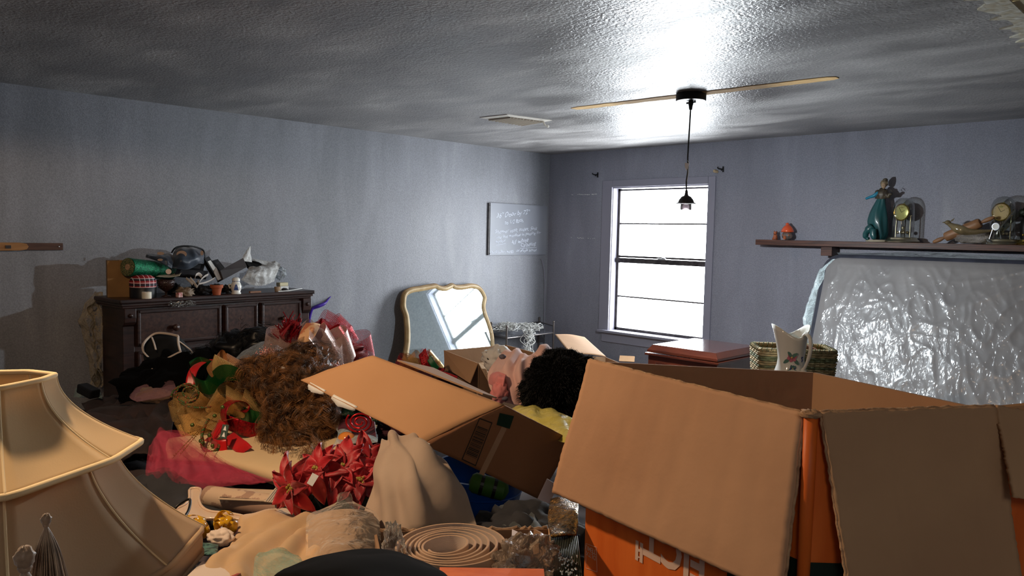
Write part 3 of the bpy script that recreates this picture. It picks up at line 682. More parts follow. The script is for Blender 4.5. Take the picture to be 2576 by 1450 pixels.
mb = MB(); mb.grid([[to3(p, -.24) for p in o_], [to3(p, -.235) for p in o_], [to3(p, -.02) for p in o_], [to3(p, .0) for p in rrect(0, .125, .012)], [to3(p, .004) for p in i_]], closed=True)
mb.add([to3(p, -.24) for p in o_], [tuple(range(len(o_)))])
mb.build('border', M_mband, mt, smooth=50)
# front panel with pulled plastic wrinkles
W_, Hh = X1 - X0 - .05, zt * 1.04 - .05; NU, NV = 190, 140
rows = []
c0 = Vector((3.98, .92)); c1 = Vector((4.95, 1.5))
for i in range(NV + 1):
    row = []
    for j in range(NU + 1):
        x = X0 + .038 + (W_ - .024) * j / NU; z = .038 + (Hh - .024) * i / NV
        # rounded corners
        r_ = .11
        for (kx, kz, sx, sz) in ((X0 + .038 + r_, .014 + Hh - r_, -1, 1), (X0 + .014 + W_ - r_, .014 + Hh - r_, 1, 1)):
            dx, dz = (x - kx) * sx, (z - kz) * sz
            if dx > 0 and dz > 0:
                l_ = max(dx, dz); q_ = math.hypot(dx, dz); x = kx + dx / q_ * l_ * sx; z = kz + dz / q_ * l_ * sz
        e = min(min(j, NU - j) / 5, min(i, NV - i) / 5, 1)
        v = Vector((x, z)) - c0; rr = v.length; an = math.atan2(v.y, v.x)
        h = .004 * math.exp(-rr * 2.0) * (1 - abs(math.sin(an * 4 + noise.noise(Vector((rr * 5, an, 2))) * 2.5))) ** 3
        v = Vector((x, z)) - c1; an = math.atan2(v.y, v.x); rr = v.length
        h += .007 * (1 - abs(math.sin(an * 13 + noise.noise(Vector((x * 4, z * 4, 7))) * .8))) ** 3 * max(0, 1 - rr)
        h += .0045 * (1 - abs(noise.noise(Vector((x * 6, z * 4, 1))))) ** 8
        h += .003 * (1 - abs(noise.noise(Vector((x * 13 + z * 4, z * 5, 4))))) ** 7
        row.append(mq(x, z / (zt * 1.04), .004 + .012 * min(e, 1) ** .5 + h * e))
    rows.append(row)
MB().grid(rows).build('front_panel', M_mgrey, mt, smooth=True)
# loose plastic at the left edge and over the top corner
M_film = film_mat('loose_clear_film', (205, 222, 226), .3, .12, 16, 1, .02)
random.seed(3)
lft = []
for i, (z, w_) in enumerate([(.3, .03), (.45, .05), (.6, .045), (.75, .03), (.86, .05), (.98, .085), (1.1, .075), (1.2, .055), (1.3, .07), (1.38, .05), (1.46, .02)]):
    inn_x = X0 + (.0 if z < 1.3 else (.03 if z < 1.4 else .09))
    a = mq(inn_x + .01, z / (zt * 1.04), .012); b = mq(inn_x - w_ * .6, z / (zt * 1.04), .0); c_ = mq(inn_x - w_, z / (zt * 1.04), -.05); d_ = mq(inn_x + .0, z / (zt * 1.04), -.12)
    lft.append([a, b, c_, d_])
g = wrinkle(surf(lft, 12, 60), .012, 22, 3)
MB().grid(g).build('plastic_wrap', M_film, mt, smooth=True)
tp = [[mq(x, 1.0 + .002, .01 - .11 * k + .0) + Vector((0, 0, .012 + .012 * math.sin(x * 5 + k))) for k in range(3)] for x in (X0 + .1, 3.5, 3.7, 4.0, 4.3, 4.6, 5.0, 5.2)]
MB().grid(wrinkle(surf(tp, 10, 80), .01, 14, 5)).build('plastic_wrap', M_film, mt, smooth=True)

# ================================================================ red-brown wooden chest under the window
M_cherry = mat('polished_cherry', (92, 42, 26), .14, c2=(68, 30, 20), vs=4, stretch=(1, 10, 1), coat=.7, coatr=.06)
ch = thing('wooden_chest', 'polished reddish wooden chest with a sloping edged lid under the window', 'chest', (2.82, -1.36, 0))
cx, cy = 2.822, -1.362
mb = MB(); a, b = (.292, .318), (.262, .290)
L0 = [(cx - a[0], cy - a[1], .695), (cx + a[0], cy - a[1], .695), (cx + a[0], cy + a[1], .695), (cx - a[0], cy + a[1], .695)]
L1 = [(x, y, .712) for x, y, z in L0]
L2 = [(cx - b[0], cy - b[1], .752), (cx + b[0], cy - b[1], .752), (cx + b[0], cy + b[1], .752), (cx - b[0], cy + b[1], .752)]
mb.hexa(L0 + L1); mb.hexa(L1 + L2); mb.build('lid', M_cherry, ch, bevel=.003)
MB().box((cx, cy, .38), (.57, .62, .62)).build('body', M_cherry, ch, bevel=.004)
MB().box((cx, cy, .682), (.61, .66, .018)).build('top_moulding', M_cherry, ch, bevel=.004)
MB().box((cx, cy, .05), (.62, .67, .1)).build('plinth', M_cherry, ch, bevel=.004)
MB().box((cx, cy - .314, .45), (.42, .012, .36)).build('front_panel', M_cherry, ch, bevel=.004)

# ================================================================ crate, basket and pitcher
st = thing('storage_tote', 'grey lidded tote hidden beneath the wicker basket and white pitcher', 'box', (4.0, -2.42, 0))
MB().box((4.0, -2.49, .35), (.38, .42, .7), taper=1.02).build('body', mat('grey_tote', (88, 92, 98), .5), st, bevel=.01)
MB().box((4.0, -2.49, .722), (.41, .45, .04)).build('lid', mat('tote_lid', (70, 74, 80), .5), st, bevel=.008)
BZ = .75
M_wick = mat('pale_wicker', (172, 148, 106), .7, c2=(110, 96, 66), vs=40, stretch=(1, 1, 3), bump=.5, bs=80)
M_wickg = mat('green_grass_wicker', (112, 112, 74), .7, c2=(70, 74, 50), vs=50, bump=.6, bs=90)
bk = thing('wicker_basket', 'rectangular woven wicker basket of pale cane and green grass behind the pitcher', 'basket', (3.99, -2.42, BZ))
bdir = Vector((.78, .62, 0)).normalized(); bnn = Vector((-bdir.y, bdir.x, 0)); bc = Vector((3.96, -2.375, BZ))
def bpt(u, v, z): return bc + bdir * u + bnn * v + Vector((0, 0, z))
hl, hw = .19, .115
def loop(z, e=0):
    pts = []; r_ = .03
    for sx_, sy_, a0 in ((1, 1, 0), (-1, 1, PI / 2), (-1, -1, PI), (1, -1, 1.5 * PI)):
        for k in range(5):
            a_ = a0 + k / 4 * PI / 2; pts.append(((hl + e - r_) * sx_ + r_ * math.cos(a_), (hw + e - r_) * sy_ + r_ * math.sin(a_)))
    out = []
    for i in range(len(pts)):
        p, q = pts[i], pts[(i + 1) % len(pts)]; n_ = max(1, int(math.hypot(q[0] - p[0], q[1] - p[1]) / .012))
        for k in range(n_): out.append((p[0] + (q[0] - p[0]) * k / n_, p[1] + (q[1] - p[1]) * k / n_))
    return out
for li in range(16):
    z = .008 + li * .0124; pts = loop(z)
    path = [bpt(u * (1 + .004 * li) + 0, v * (1 + .01 * li) , z) + (bdir * (u / hl) + bnn * (v / hw)) * (.003 * (1 if (k // 2 + li) % 2 else -1)) for k, (u, v) in enumerate(pts)]
    MB().tube(path + [path[0]], .0065, 6).build('weave_strand', M_wickg if li in (1, 4, 5, 9, 12, 13) else M_wick, bk, smooth=True)
pts = loop(.1, .006)
rim = MB().tube([bpt(u, v, .208) for u, v in pts] + [bpt(*pts[0], .208)], .012, 8).build('rim', M_wick, bk, smooth=True)
mb = MB()
for k in range(0, len(pts), 2):
    u, v = pts[k]; cc = bpt(u, v, .208); u2, v2 = pts[(k + 1) % len(pts)]; t = (bpt(u2, v2, .208) - cc).normalized(); n_ = t.cross(Vector((0, 0, 1)))
    mb.tube([cc + (n_ * math.cos(a_) + Vector((0, 0, 1)) * math.sin(a_)) * .0135 + t * a_ * .0015 for a_ in [q * PI / 4 for q in range(9)]], .0022, 5)
mb.build('rim_wrapping', M_wickg, bk, smooth=True)
MB().box(bc + Vector((0, 0, .006)), (hl * 1.9, hw * 1.9, .01), Matrix((bdir, bnn, Vector((0, 0, 1)))).transposed()).build('bottom', M_wick, bk)
random.seed(5)
mb = MB()
for k in range(16):
    z = .1 + random.random() * .1; p0 = bpt(hl, -hw + random.random() * .06, z); mb.tube([p0, p0 + Vector((.012, -.01, .004)) * random.uniform(.6, 1.5), p0 + Vector((.022, -.012, random.uniform(-.012, .012)))], .0018, 5)
fr_ = mb.build('frayed_end', M_wickg, bk); fr_['kind'] = 'stuff'
tag(MB().box(bpt(.06, .03, .2), (.14, .07, .06), Matrix.Rotation(.5, 3, 'Z') @ Matrix.Rotation(.35, 3, 'Y')).build('wooden_block', mat('red_brown_wood_block', (116, 74, 56), .5), bevel=.003), 'small red brown wooden box tipped inside the wicker basket', 'box')
# pitcher
pcx, pcy = 4.075, -2.64
def tote_x(): pass
M_porc = mat('white_porcelain', (232, 230, 222), .12, coat=.8)
pz = .742
pt = thing('pitcher', 'white porcelain pitcher painted with pink and blue flowers in front of the basket', 'pitcher', (pcx, pcy, pz))
prof = [(.075, 0), (.108, .016), (.118, .047), (.108, .088), (.082, .13), (.070, .165), (.066, .2), (.070, .243)]
rows = []; NK = 48
spout = math.atan2(RT.y, RT.x) + PI  # the lip points to the left
for r, z in prof + [(.076, .283), (.082, .313), (.087, .332)]:
    row = []
    for k in range(NK):
        th = 2 * PI * k / NK; d = math.cos(th - spout); zz = z; rr = r
        f = max(0, (z - .23) / .102)
        zz += f * (.045 * max(0, d) ** 2 + .045 * max(0, -d) ** 2 - .016 * (1 - abs(d)))
        rr += f * .016 * max(0, d) ** 3
        rr *= 1 + .012 * f * math.cos(12 * th)
        row.append(Vector((pcx + rr * math.cos(th), pcy + rr * math.sin(th), pz + zz)))
    rows.append(row)
inner = [[p + (Vector((pcx, pcy, p.z)) - p).normalized() * .005 for p in r] for r in rows[::-1][:-1]]
mb = MB(); mb.grid(rows + inner, closed=True); mb.add(rows[0], [tuple(reversed(range(NK)))])
mb.build('body', M_porc, pt, smooth=True)
hd_ = (RT * .28 - Vector((FW.x, FW.y, 0)).normalized() * .86).normalized(); hd_.z = 0; hd_.normalize()
c0_ = Vector((pcx, pcy, pz))
MB().tube(spline([c0_ + hd_ * .082 + Vector((0, 0, .325)), c0_ + hd_ * .105 + Vector((0, 0, .34)), c0_ + hd_ * .135 + Vector((0, 0, .32)), c0_ + hd_ * .142 + Vector((0, 0, .26)), c0_ + hd_ * .12 + Vector((0, 0, .195)), c0_ + hd_ * .092 + Vector((0, 0, .15))], 30), [.007] * 5 + [.01] * 10 + [.0095] * 8 + [.008] * 5 + [.011] * 3, 12).ball(c0_ + hd_ * .098 + Vector((0, 0, .145)), .016, 12, 8).build('handle', M_porc, pt, smooth=True)
# painted flowers: thin relief petals following the surface
def on_pitcher(th, z):
    r = 0
    for (r0, z0), (r1, z1) in zip(prof[:-1], prof[1:]):
        if z0 <= z <= z1: r = r0 + (r1 - r0) * (z - z0) / (z1 - z0)
    return Vector((pcx + (r + .0006) * math.cos(th), pcy + (r + .0006) * math.sin(th), pz + z)), Vector((math.cos(th), math.sin(th), 0))
M_pink = mat('pink_glaze', (206, 120, 140), .25); M_blue = mat('blue_glaze', (84, 96, 150), .25); M_green = mat('green_glaze', (96, 132, 122), .25); M_yel = mat('yellow_glaze', (220, 180, 110), .25)
face = math.atan2(-FW.y, -FW.x)
def petal(th, z, ang, l, w_, m, nm='painted_petal', par=None):
    p, n = on_pitcher(th, z); t = Vector((-n.y, n.x, 0)); u = t * math.cos(ang) + Vector((0, 0, 1)) * math.sin(ang); v = n.cross(u)
    pts = [(0, 0), (.3, .4), (.6, .5), (.9, .25), (1, 0), (.9, -.25), (.6, -.5), (.3, -.4)]
    MB().add([p + u * a * l + v * b * w_ + n * .0008 for a, b in pts], [tuple(range(8))]).build(nm, m, par)
def flower(th, z, s, m, nm):
    p, n = on_pitcher(th, z)
    f = MB().ball(p + n * .001, (.003 * s, .003 * s, .003 * s), 8, 5).build(nm, M_yel, pt)
    for k in range(6): petal(th, z, k * PI / 3 + .3, .014 * s, .011 * s, m, 'petal', f)
    for k in range(4): petal(th + (.1 if k % 2 else -.1), z - .004, k * PI / 2 + .7, .024 * s, .01 * s, M_green, 'painted_leaf', f)
flower(face - .3, .215, 1.8, M_pink, 'painted_flower'); flower(face - .22, .16, 1.2, M_blue, 'painted_flower'); flower(face - .8, .12, 1.3, M_green, 'painted_flower'); flower(face - .2, .115, .8, M_pink, 'painted_flower'); flower(face + .7, .13, 1.1, M_blue, 'painted_flower')
for k in range(3): petal(face + .45 + .1 * k, .19 + .012 * k, 1.0 + k, .018, .008, M_blue, 'painted_leaf', pt)

# ================================================================ dresser on the left wall
dO = Vector((.61, -4.72, 0)); dU = Vector((.49, -3.245, 0)) - dO; DW = dU.length; dU.normalize(); dB = Vector((-dU.y, dU.x, 0)); DD = .41
if dB.x > 0: dB = -dB
DH = 1.078
MD = Matrix((dU, dB, Vector((0, 0, 1)))).transposed()
def dp(u, w_, z): return dO + dU * u + dB * w_ + Vector((0, 0, z))
def dbox(mb, u0, u1, w0, w1, z0, z1): return mb.box(dp((u0 + u1) / 2, (w0 + w1) / 2, (z0 + z1) / 2), (u1 - u0, w1 - w0, z1 - z0), MD)
dr = thing('dresser', 'large dark stained wooden dresser against the left wall with clutter on top', 'dresser', dp(DW / 2, DD / 2, 0))
mb = MB(); dbox(mb, 0, DW, 0, DD, DH - .028, DH); mb.build('top', M_darkwood, dr, bevel=.009)
mb = MB(); dbox(mb, .012, DW - .012, .01, DD, DH - .045, DH - .028); dbox(mb, .022, DW - .022, .022, DD, DH - .06, DH - .045); mb.build('top_moulding', M_darkwood, dr, bevel=.005)
mb = MB(); dbox(mb, .05, DW - .05, .05, DD - .01, .06, DH - .06); mb.build('carcass', M_darkwood, dr, bevel=.003)
mb = MB(); dbox(mb, .02, DW - .02, .02, DD, .0, .1); mb.build('plinth', M_darkwood, dr, bevel=.008)
for u in (.03, DW - .075 - .03):   # corbelled corner posts
    mb = MB(); prof_ = [(0, DH - .06), (0, DH - .12), (.004, DH - .15), (.015, DH - .165), (.03, DH - .175), (.03, .1), (.09, .1), (.09, DH - .06)]
    mb.prism([(w_, z) for w_, z in prof_], dp(u, .0 + .01, 0), dB, (0, 0, 1), .075 if False else -.075 * (1 if dB.cross(Vector((0, 0, 1))).dot(dU) < 0 else -1))
    p_ = mb.build('corner_post', M_darkwood, dr, bevel=.004)
    MB().ball(dp(u + .0375, .008, DH - .105), (.014, .014, .014), 14, 8).build('rosette', M_darkwood, p_, smooth=True)
M_draw = mat('drawer_front_wood', (72, 47, 38), .33, c2=(46, 28, 23), vs=5, stretch=(1.5, 9, 9), bump=.12, bs=20)
def drawer(u0, u1, z0, z1, knobs, star=False, nm='drawer'):
    mb = MB(); dbox(mb, u0, u1, .028, .06, z0, z1); d = mb.build(nm, M_draw, dr, bevel=.003)
    mb = MB(); e = .022
    for a in ((u0, u1, z1 - e, z1), (u0, u1, z0, z0 + e), (u0, u0 + e, z0, z1), (u1 - e, u1, z0, z1)): dbox(mb, a[0], a[1], .018, .03, a[2], a[3])
    mb.build('edge_moulding', M_darkwood, d, bevel=.005)
    for k in knobs:
        MB().lathe([(.0005, 0), (.012, 0), (.01, .012), (.011, .02), (.022, .028), (.024, .036), (.02, .044), (.008, .05), (.0005, .051)], dp(k, .028, (z0 + z1) / 2 - .01), 20, axis=-dB).build('knob', M_draw, d, smooth=True)
    if star:
        c = dp((u0 + u1) / 2, .0265, (z0 + z1) / 2 - .01)
        for k in range(8):
            a = k * PI / 4; l_ = .05 if k % 2 == 0 else .034
            dv = dU * math.cos(a) + Vector((0, 0, 1)) * math.sin(a); sv = dU * -math.sin(a) + Vector((0, 0, 1)) * math.cos(a)
            pts = [c + dv * .01, c + dv * l_ * .55 + sv * .007, c + dv * l_, c + dv * l_ * .55 - sv * .007]
            MB().slab([p for p in pts], .0025, -dB).build('carved_petal', M_draw, d)
dz1 = DH - .075; dz0 = dz1 - .235
drawer(.115, .70, dz0, dz1, [.36]); drawer(.73, .99, dz0, dz1, [], True, 'carved_panel'); drawer(1.02, DW - .115, dz0, dz1, [1.2])
for r_ in range(1, 3):
    z1 = dz1 - r_ * .27; drawer(.115, .74, z1 - .245, z1, [.36]); drawer(.77, DW - .115, z1 - .245, z1, [1.2])

def DT(px_, w_, z=DH):
    lo, hi = -.3, DW + .4
    for _ in range(30):
        m_ = (lo + hi) / 2; v = dp(m_, w_, z) - CAM; x = 1288 + FPX * v.dot(RT) / v.dot(FW)
        if x < px_: lo = m_
        else: hi = m_
    return dp((lo + hi) / 2, w_, z)
def dep(v): return (v - CAM).dot(FW)
def zat(px_, py_, v):   # height of the picture row at the depth of point v
    return P(px_, py_, dep(v)).z
side = RT.copy(); side.z = 0; side.normalize()
def upright_box(name, label, cat, x0, x1, ytop, w_, depth_, m, yaw=0, z=DH, group=None):
    a = DT(x0, w_, z); b = DT(x1, w_, z); c = (a + b) / 2; h = zat((x0 + x1) / 2, ytop, c) - z
    mb = MB(); wd = (b - a).length; mb.box(c + Vector((0, 0, h / 2)), (depth_, wd, h), Matrix.Rotation(yaw, 3, 'Z'))
    return tag(mb.build(name, m, bevel=.002), label, cat, group)
b_ = thing('cardboard_box', 'plain brown cardboard box standing at the left end of the dresser top', 'box', DT(300, .3) )
c = DT(302, .27); hh = zat(300, 655, c) - DH
MB().box(c + Vector((0, 0, hh / 2)), (.12, .155, hh), Matrix.Rotation(-.25, 3, 'Z')).build('body', mat('old_cardboard', (150, 112, 66), .8, c2=(128, 94, 54), vs=8), b_, bevel=.002)
MB().box(c + Vector((.0, 0, hh + .001)), (.118, .012, .002), Matrix.Rotation(-.25, 3, 'Z')).build('flap_seam', M_cardedge, b_)
# tartan tin / hat box
M_tart = bpy.data.materials.new('red_tartan'); M_tart.use_nodes = True; nt = M_tart.node_tree; bs_ = nt.nodes['Principled BSDF']; bs_.inputs['Roughness'].default_value = .7
tc = nt.nodes.new('ShaderNodeTexCoord')
def chk(scale, rot=None):
    wv = nt.nodes.new('ShaderNodeTexWave'); wv.inputs['Scale'].default_value = scale; wv.bands_direction = rot; nt.links.new(tc.outputs['Object'], wv.inputs['Vector']); return wv
r1 = nt.nodes.new('ShaderNodeValToRGB'); r1.color_ramp.elements[0].position = .55; r1.color_ramp.elements[1].position = .6; r1.color_ramp.elements[0].color = lin((150, 24, 30)); r1.color_ramp.elements[1].color = lin((40, 26, 40))
r2 = nt.nodes.new('ShaderNodeValToRGB'); r2.color_ramp.elements[0].position = .95; r2.color_ramp.elements[1].position = .97; r2.color_ramp.elements[0].color = (0, 0, 0, 1); r2.color_ramp.elements[1].color = (.6, .6, .6, 1)
wa, wb_, wc, wd_ = chk(9, 'Z'), chk(9, 'Y'), chk(11, 'Z'), chk(11, 'Y')
nt.links.new(wa.outputs['Fac'], r1.inputs[0])
mxn = nt.nodes.new('ShaderNodeMath'); mxn.operation = 'MAXIMUM'; nt.links.new(wc.outputs['Fac'], mxn.inputs[0]); nt.links.new(wd_.outputs['Fac'], mxn.inputs[1]); nt.links.new(mxn.outputs[0], r2.inputs[0])
av = nt.nodes.new('ShaderNodeVectorMath'); av.operation = 'ADD'; nt.links.new(r1.outputs[0], av.inputs[0]); nt.links.new(r2.outputs[0], av.inputs[1]); nt.links.new(av.outputs[0], bs_.inputs['Base Color'])
c = DT(360, .12); k_ = dep(c) / FPX
tt = thing('tartan_hat', 'red tartan cap resting on a round black box on the dresser', 'hat', c)
rad = 31 * k_
MB().lathe([(.001, 0), (rad, 0), (rad, .068), (rad * .98, .07), (.001, .07)], c, 32).build('black_band', M_black, tt, smooth=40)
MB().lathe([(rad * .98, .068), (rad * 1.02, .08), (rad * 1.0, .11), (rad * .85, .135), (rad * .5, .15), (.001, .154)], c, 32, cap=False).build('crown', M_tart, tt, smooth=True)
c2 = c + Vector((0, 0, .083))
c = DT(369, .02); k_ = dep(c) / FPX
cn = thing('candle', 'short white pillar candle at the front left of the dresser top', 'candle', c)
MB().lathe([(.001, 0), (.029, 0), (.03, .004), (.03, .042), (.027, .045), (.001, .043)], c, 28).build('wax', mat('white_wax', (232, 224, 206), .4, sss=.3), cn, smooth=40)
MB().tube([c + Vector((0, 0, .043)), c + Vector((.001, 0, .05))], .0012, 6).build('wick', M_black, cn)
# green mesh roll on top of the hat
M_gglit = mat('green_metallic_mesh', (16, 120, 78), .3, .55, c2=(8, 74, 52), vs=60, bump=1, bs=160)
a = DT(322, .14) ; a.z = zat(322, 672, a); bb = DT(428, .3); bb.z = zat(425, 683, bb); ax = (bb - a)
gr = thing('mesh_ribbon_roll', 'roll of shiny green mesh ribbon lying over the tartan cap', 'ribbon roll', Vector((a.x, a.y, a.z - .055)))
MB().lathe([(.02, 0), (.06, 0), (.061, .002), (.061, ax.length), (.02, ax.length)], a, 32, axis=ax).build('mesh_winding', M_gglit, gr, smooth=40)
MB().lathe([(.0005, -.001), (.021, -.001), (.021, .01), (.0005, .01)], a, 20, axis=ax).build('core', M_cardedge, gr)
MB().lathe([(.022, -.0035), (.038, -.005), (.058, -.002)], a, 28, axis=ax, cap=False).build('glitter_end', mat('glitter_gold_green', (190, 170, 110), .3, .8, c2=(30, 90, 60), vs=150, bump=1, bs=200), gr)
# beaded goblet
c = DT(418, .1)
gb = thing('goblet', 'dark hobnail glass goblet standing on the dresser', 'goblet', c)
M_dglass = mat('dark_amber_glass', (52, 30, 22), .15, coat=.8, bump=1, bs=110)
MB().lathe([(.001, 0), (.035, 0), (.03, .006), (.008, .012), (.007, .03), (.02, .04), (.045, .06), (.055, .09), (.057, .115), (.053, .115), (.05, .09), (.02, .05), (.001, .045)], c, 32, cap=False).build('bowl', M_dglass, gb, smooth=True)
for r_ in range(4):
    for k in range(14):
        th = 2 * PI * (k + r_ * .5) / 14; rr = (.047, .053, .056, .057)[r_]; z = (.062, .077, .092, .107)[r_]
        if math.cos(th - math.atan2(-FW.y, -FW.x)) > .1: MB().ball(c + Vector((rr * math.cos(th), rr * math.sin(th), z)), .0035, 6, 4).build('hobnail', M_dglass, gb, smooth=True)
# little papers over the goblet
M_paper = mat('aged_paper', (196, 184, 160), .8, c2=(170, 156, 130), vs=12)
def paper(name, label, cat, pts, m, amp=.004, parent=None):
    g = wrinkle(surf(pts, 12, 12), amp, 25, len(name))
    o = MB().grid(g).build(name, m, parent, smooth=True, solid=.0008)
    if label: tag(o, label, cat)
    return o
def qp(list_, w_): # picture quad at dresser depth w_
    out = []
    for r in list_:
        row = []
        for x, y in r: v = DT(x, w_); row.append(P(x, y, dep(v)))
        out.append(row)
    return out
def qpw(list_):
    out = []
    for r in list_:
        row = []
        for x, y, w_ in r: v = DT(x, w_); row.append(P(x, y, dep(v)))
        out.append(row)
    return out
paper('loose_paper', 'sheet of aged paper lying over the goblet on the dresser', 'paper', qpw([[(392, 696, .06), (425, 698, .05), (452, 694, .06)], [(400, 692, .16), (430, 690, .18), (458, 684, .16)]]), M_paper)
# black video cassettes and boxes
M_vhs = mat('black_cassette_plastic', (24, 24, 26), .35, bump=.1, bs=60); M_vhs2 = mat('grey_black_sleeve', (62, 62, 64), .4, c2=(46, 46, 50), vs=10)
def slab_px(name, label, cat, quad, th, m, group=None, detail=None):
    q_ = [P(x, y, dep(DT(x, w_))) for x, y, w_ in quad]
    n = (q_[1] - q_[0]).cross(q_[3] - q_[0]).normalized()
    if n.dot(CAM - q_[0]) < 0: n = -n
    t = thing(name, label, cat, (sum(q_, Vector()) / 4), group)
    MB().hexa([p - n * th for p in q_] + q_).build('case', m, t, bevel=.0015)
    if detail:
        c_ = sum(q_, Vector()) / 4; i_ = [c_ + (p - c_) * detail[0] for p in q_]
        MB().hexa([p + n * .0002 for p in i_] + [p + n * .0012 for p in i_]).build('label_strip', detail[1], t)
    return t
slab_px('video_cassette', 'black video cassette lying flat under the polka dot bag, near the goblet', 'cassette', [(440, 690, .12), (520, 697, .1), (524, 682, .16), (446, 674, .18)], .024, M_vhs, 'video cassettes on the dresser', (.75, M_vhs2))
slab_px('video_cassette', 'black video cassette stacked just above another one, under the polka dot bag', 'cassette', [(446, 674, .18), (512, 680, .16), (516, 664, .22), (450, 660, .24)], .024, M_vhs, 'video cassettes on the dresser', (.7, M_vhs2))
slab_px('video_cassette', 'black video cassette standing steeply to the right of the polka dot bag', 'cassette', [(514, 650, .2), (526, 645, .22), (556, 690, .18), (542, 697, .16)], .03, M_vhs, 'video cassettes on the dresser', (.6, M_white))
slab_px('video_cassette', 'black video cassette sloping down behind the clay pot', 'cassette', [(534, 656, .28), (548, 652, .3), (572, 682, .26), (560, 692, .24)], .03, M_vhs, 'video cassettes on the dresser', (.6, M_vhs2))
slab_px('photo_frame', 'dark grey rectangular box tilted up beside the small clay pot', 'box', [(554, 681, .1), (562, 704, .08), (622, 672, .12), (612, 649, .16)], .07, mat('charcoal_box', (72, 66, 66), .45, c2=(60, 55, 56), vs=5), None)
slab_px('video_cassette', 'black video cassette resting on the white plastic bag', 'cassette', [(617, 657, .2), (630, 676, .17), (662, 668, .18), (646, 655, .24)], .022, M_vhs, 'video cassettes on the dresser', (.6, M_vhs2))
slab_px('cardboard_piece', 'small brownish grey card leaning left of the tilted charcoal box', 'card', [(538, 686, .1), (548, 706, .08), (558, 702, .1), (543, 671, .12)], .004, mat('grey_card', (140, 128, 118), .8))
# polka dot bag with a big pale spot
M_navy = mat('navy_satin', (44, 56, 70), .42, c2=(32, 40, 52), vs=10, sheen=.2)
pb = thing('polka_dot_bag', 'dark navy pouch with large beige spots on top of the black cassettes', 'bag', DT(478, .25, 1.16))
g = wrinkle(surf(qpw([[(430, 672, .14), (452, 678, .12), (480, 676, .12), (505, 660, .14), (513, 664, .2)], [(432, 652, .2), (450, 655, .1), (478, 655, .09), (502, 645, .12), (514, 645, .22)], [(437, 634, .24), (455, 630, .17), (480, 628, .16), (500, 631, .18), (514, 640, .25)], [(445, 623, .3), (460, 621, .28), (480, 621, .28), (500, 624, .3), (512, 630, .3)]]), 30, 26), .006, 22, 3, .004, 3)
MB().grid(g).build('body', M_navy, pb, smooth=True, solid=.004)
MB().tube(spline(qpw([[(432, 636, .24), (440, 625, .25), (456, 620, .25), (480, 620, .24), (500, 624, .25), (513, 632, .26), (515, 655, .25)]])[0], 24), .006, 8).build('piping', M_black, pb, smooth=True)
M_spot = mat('beige_spot', (186, 158, 138), .6)
def spot(x, y, rx, ry, w_, nm='spot', a0=0, a1=2 * PI):
    v = dep(DT(x, w_)); mb = MB(); pts = [P(x + rx * math.cos(a0 + (a1 - a0) * k / 20), y + ry * math.sin(a0 + (a1 - a0) * k / 20), v) for k in range(21)]
    n = (CAM - pts[0]).normalized(); mb.slab(pts[:4], .001) if False else mb.add(pts + [p + n * -.004 for p in pts], [tuple(range(21)), tuple(range(41, 20, -1))] + [(k, k + 1, k + 22, k + 21) for k in range(20)])
    return mb.build(nm, M_spot, pb)
spot(457, 640, 13, 9, .125); spot(508, 637, 4, 6, .13)
dk = MB().grid(wrinkle(surf(qpw([[(366, 648, .26), (390, 655, .16), (418, 668, .12), (432, 676, .12)], [(368, 641, .26), (395, 646, .17), (420, 650, .13), (436, 662, .14)], [(372, 638, .3), (400, 641, .26), (425, 638, .24), (440, 646, .22)]]), 24, 18), .006, 24, 8, .004, 4)).build('flap', M_navy, pb, smooth=True, solid=.004)
spot(404, 638, 9, 4, .13, 'spot'); spot(403, 654, 7, 3, .125, 'spot')
dcan = thing('tea_light', 'small pinkish disc candle lying against the black cassettes', 'candle', DT(424, .12))
v = DT(424, .12); v = P(424, 684, dep(v)); ax = (CAM - v).normalized(); MB().lathe([(.001, 0), (.018, 0), (.018, .014), (.001, .014)], v, 22, axis=(ax.x, ax.y, .15)).build('wax', mat('pinkish_wax', (214, 180, 160), .5), dcan, smooth=40)
ORG_ = None
# clay pot
c = DT(545, .03)
cp_ = thing('clay_pot', 'tiny terracotta flower pot at the front edge of the dresser top', 'pot', c)
M_terra = mat('terracotta', (176, 92, 56), .75, c2=(158, 78, 46), vs=20)
MB().lathe([(.001, 0), (.026, 0), (.036, .048), (.043, .05), (.045, .072), (.04, .072), (.034, .05), (.024, .006), (.001, .006)], c, 28, cap=False).build('body', M_terra, cp_, smooth=40)
blob('dark_soil', c + Vector((0, 0, .064)), (.034, .034, .014), M_black, cp_, amp=.5, freq=4, n=18, mm=10)
# delft mini vase
c = DT(594, .03); dv = thing('porcelain_shaker', 'white porcelain shaker with a blue windmill painting beside the clay pot', 'shaker', c)
MB().lathe([(.001, 0), (.034, 0), (.035, .008), (.028, .014), (.036, .035), (.038, .055), (.032, .075), (.026, .085), (.028, .1), (.026, .112), (.014, .12), (.001, .121)], c, 28).build('body', M_porc, dv, smooth=True)
toC = (CAM - c); toC.z = 0; toC.normalize(); sd = toC.cross(Vector((0, 0, 1)))
dvb = [o for o in dv.children][0]
def decal(pts, m, nm, par, c, r):
    MB().add([c + sd * -x + toC * (math.sqrt(max(1e-6, r * r - x * x)) + .0012) + Vector((0, 0, z)) for x, z in pts], [tuple(range(len(pts)))]).build(nm, m, par)
M_delft = mat('delft_blue', (60, 80, 140), .3)
decal([(-.016, .03), (.016, .03), (.008, .06), (0, .075), (-.008, .06)], M_delft, 'painted_windmill', dvb, c, .038)
for k in range(-2, 3): decal([(k * .011 - .004, .09), (k * .011 + .004, .09), (k * .011, .098)], M_delft, 'painted_band', dvb, c, .0285)
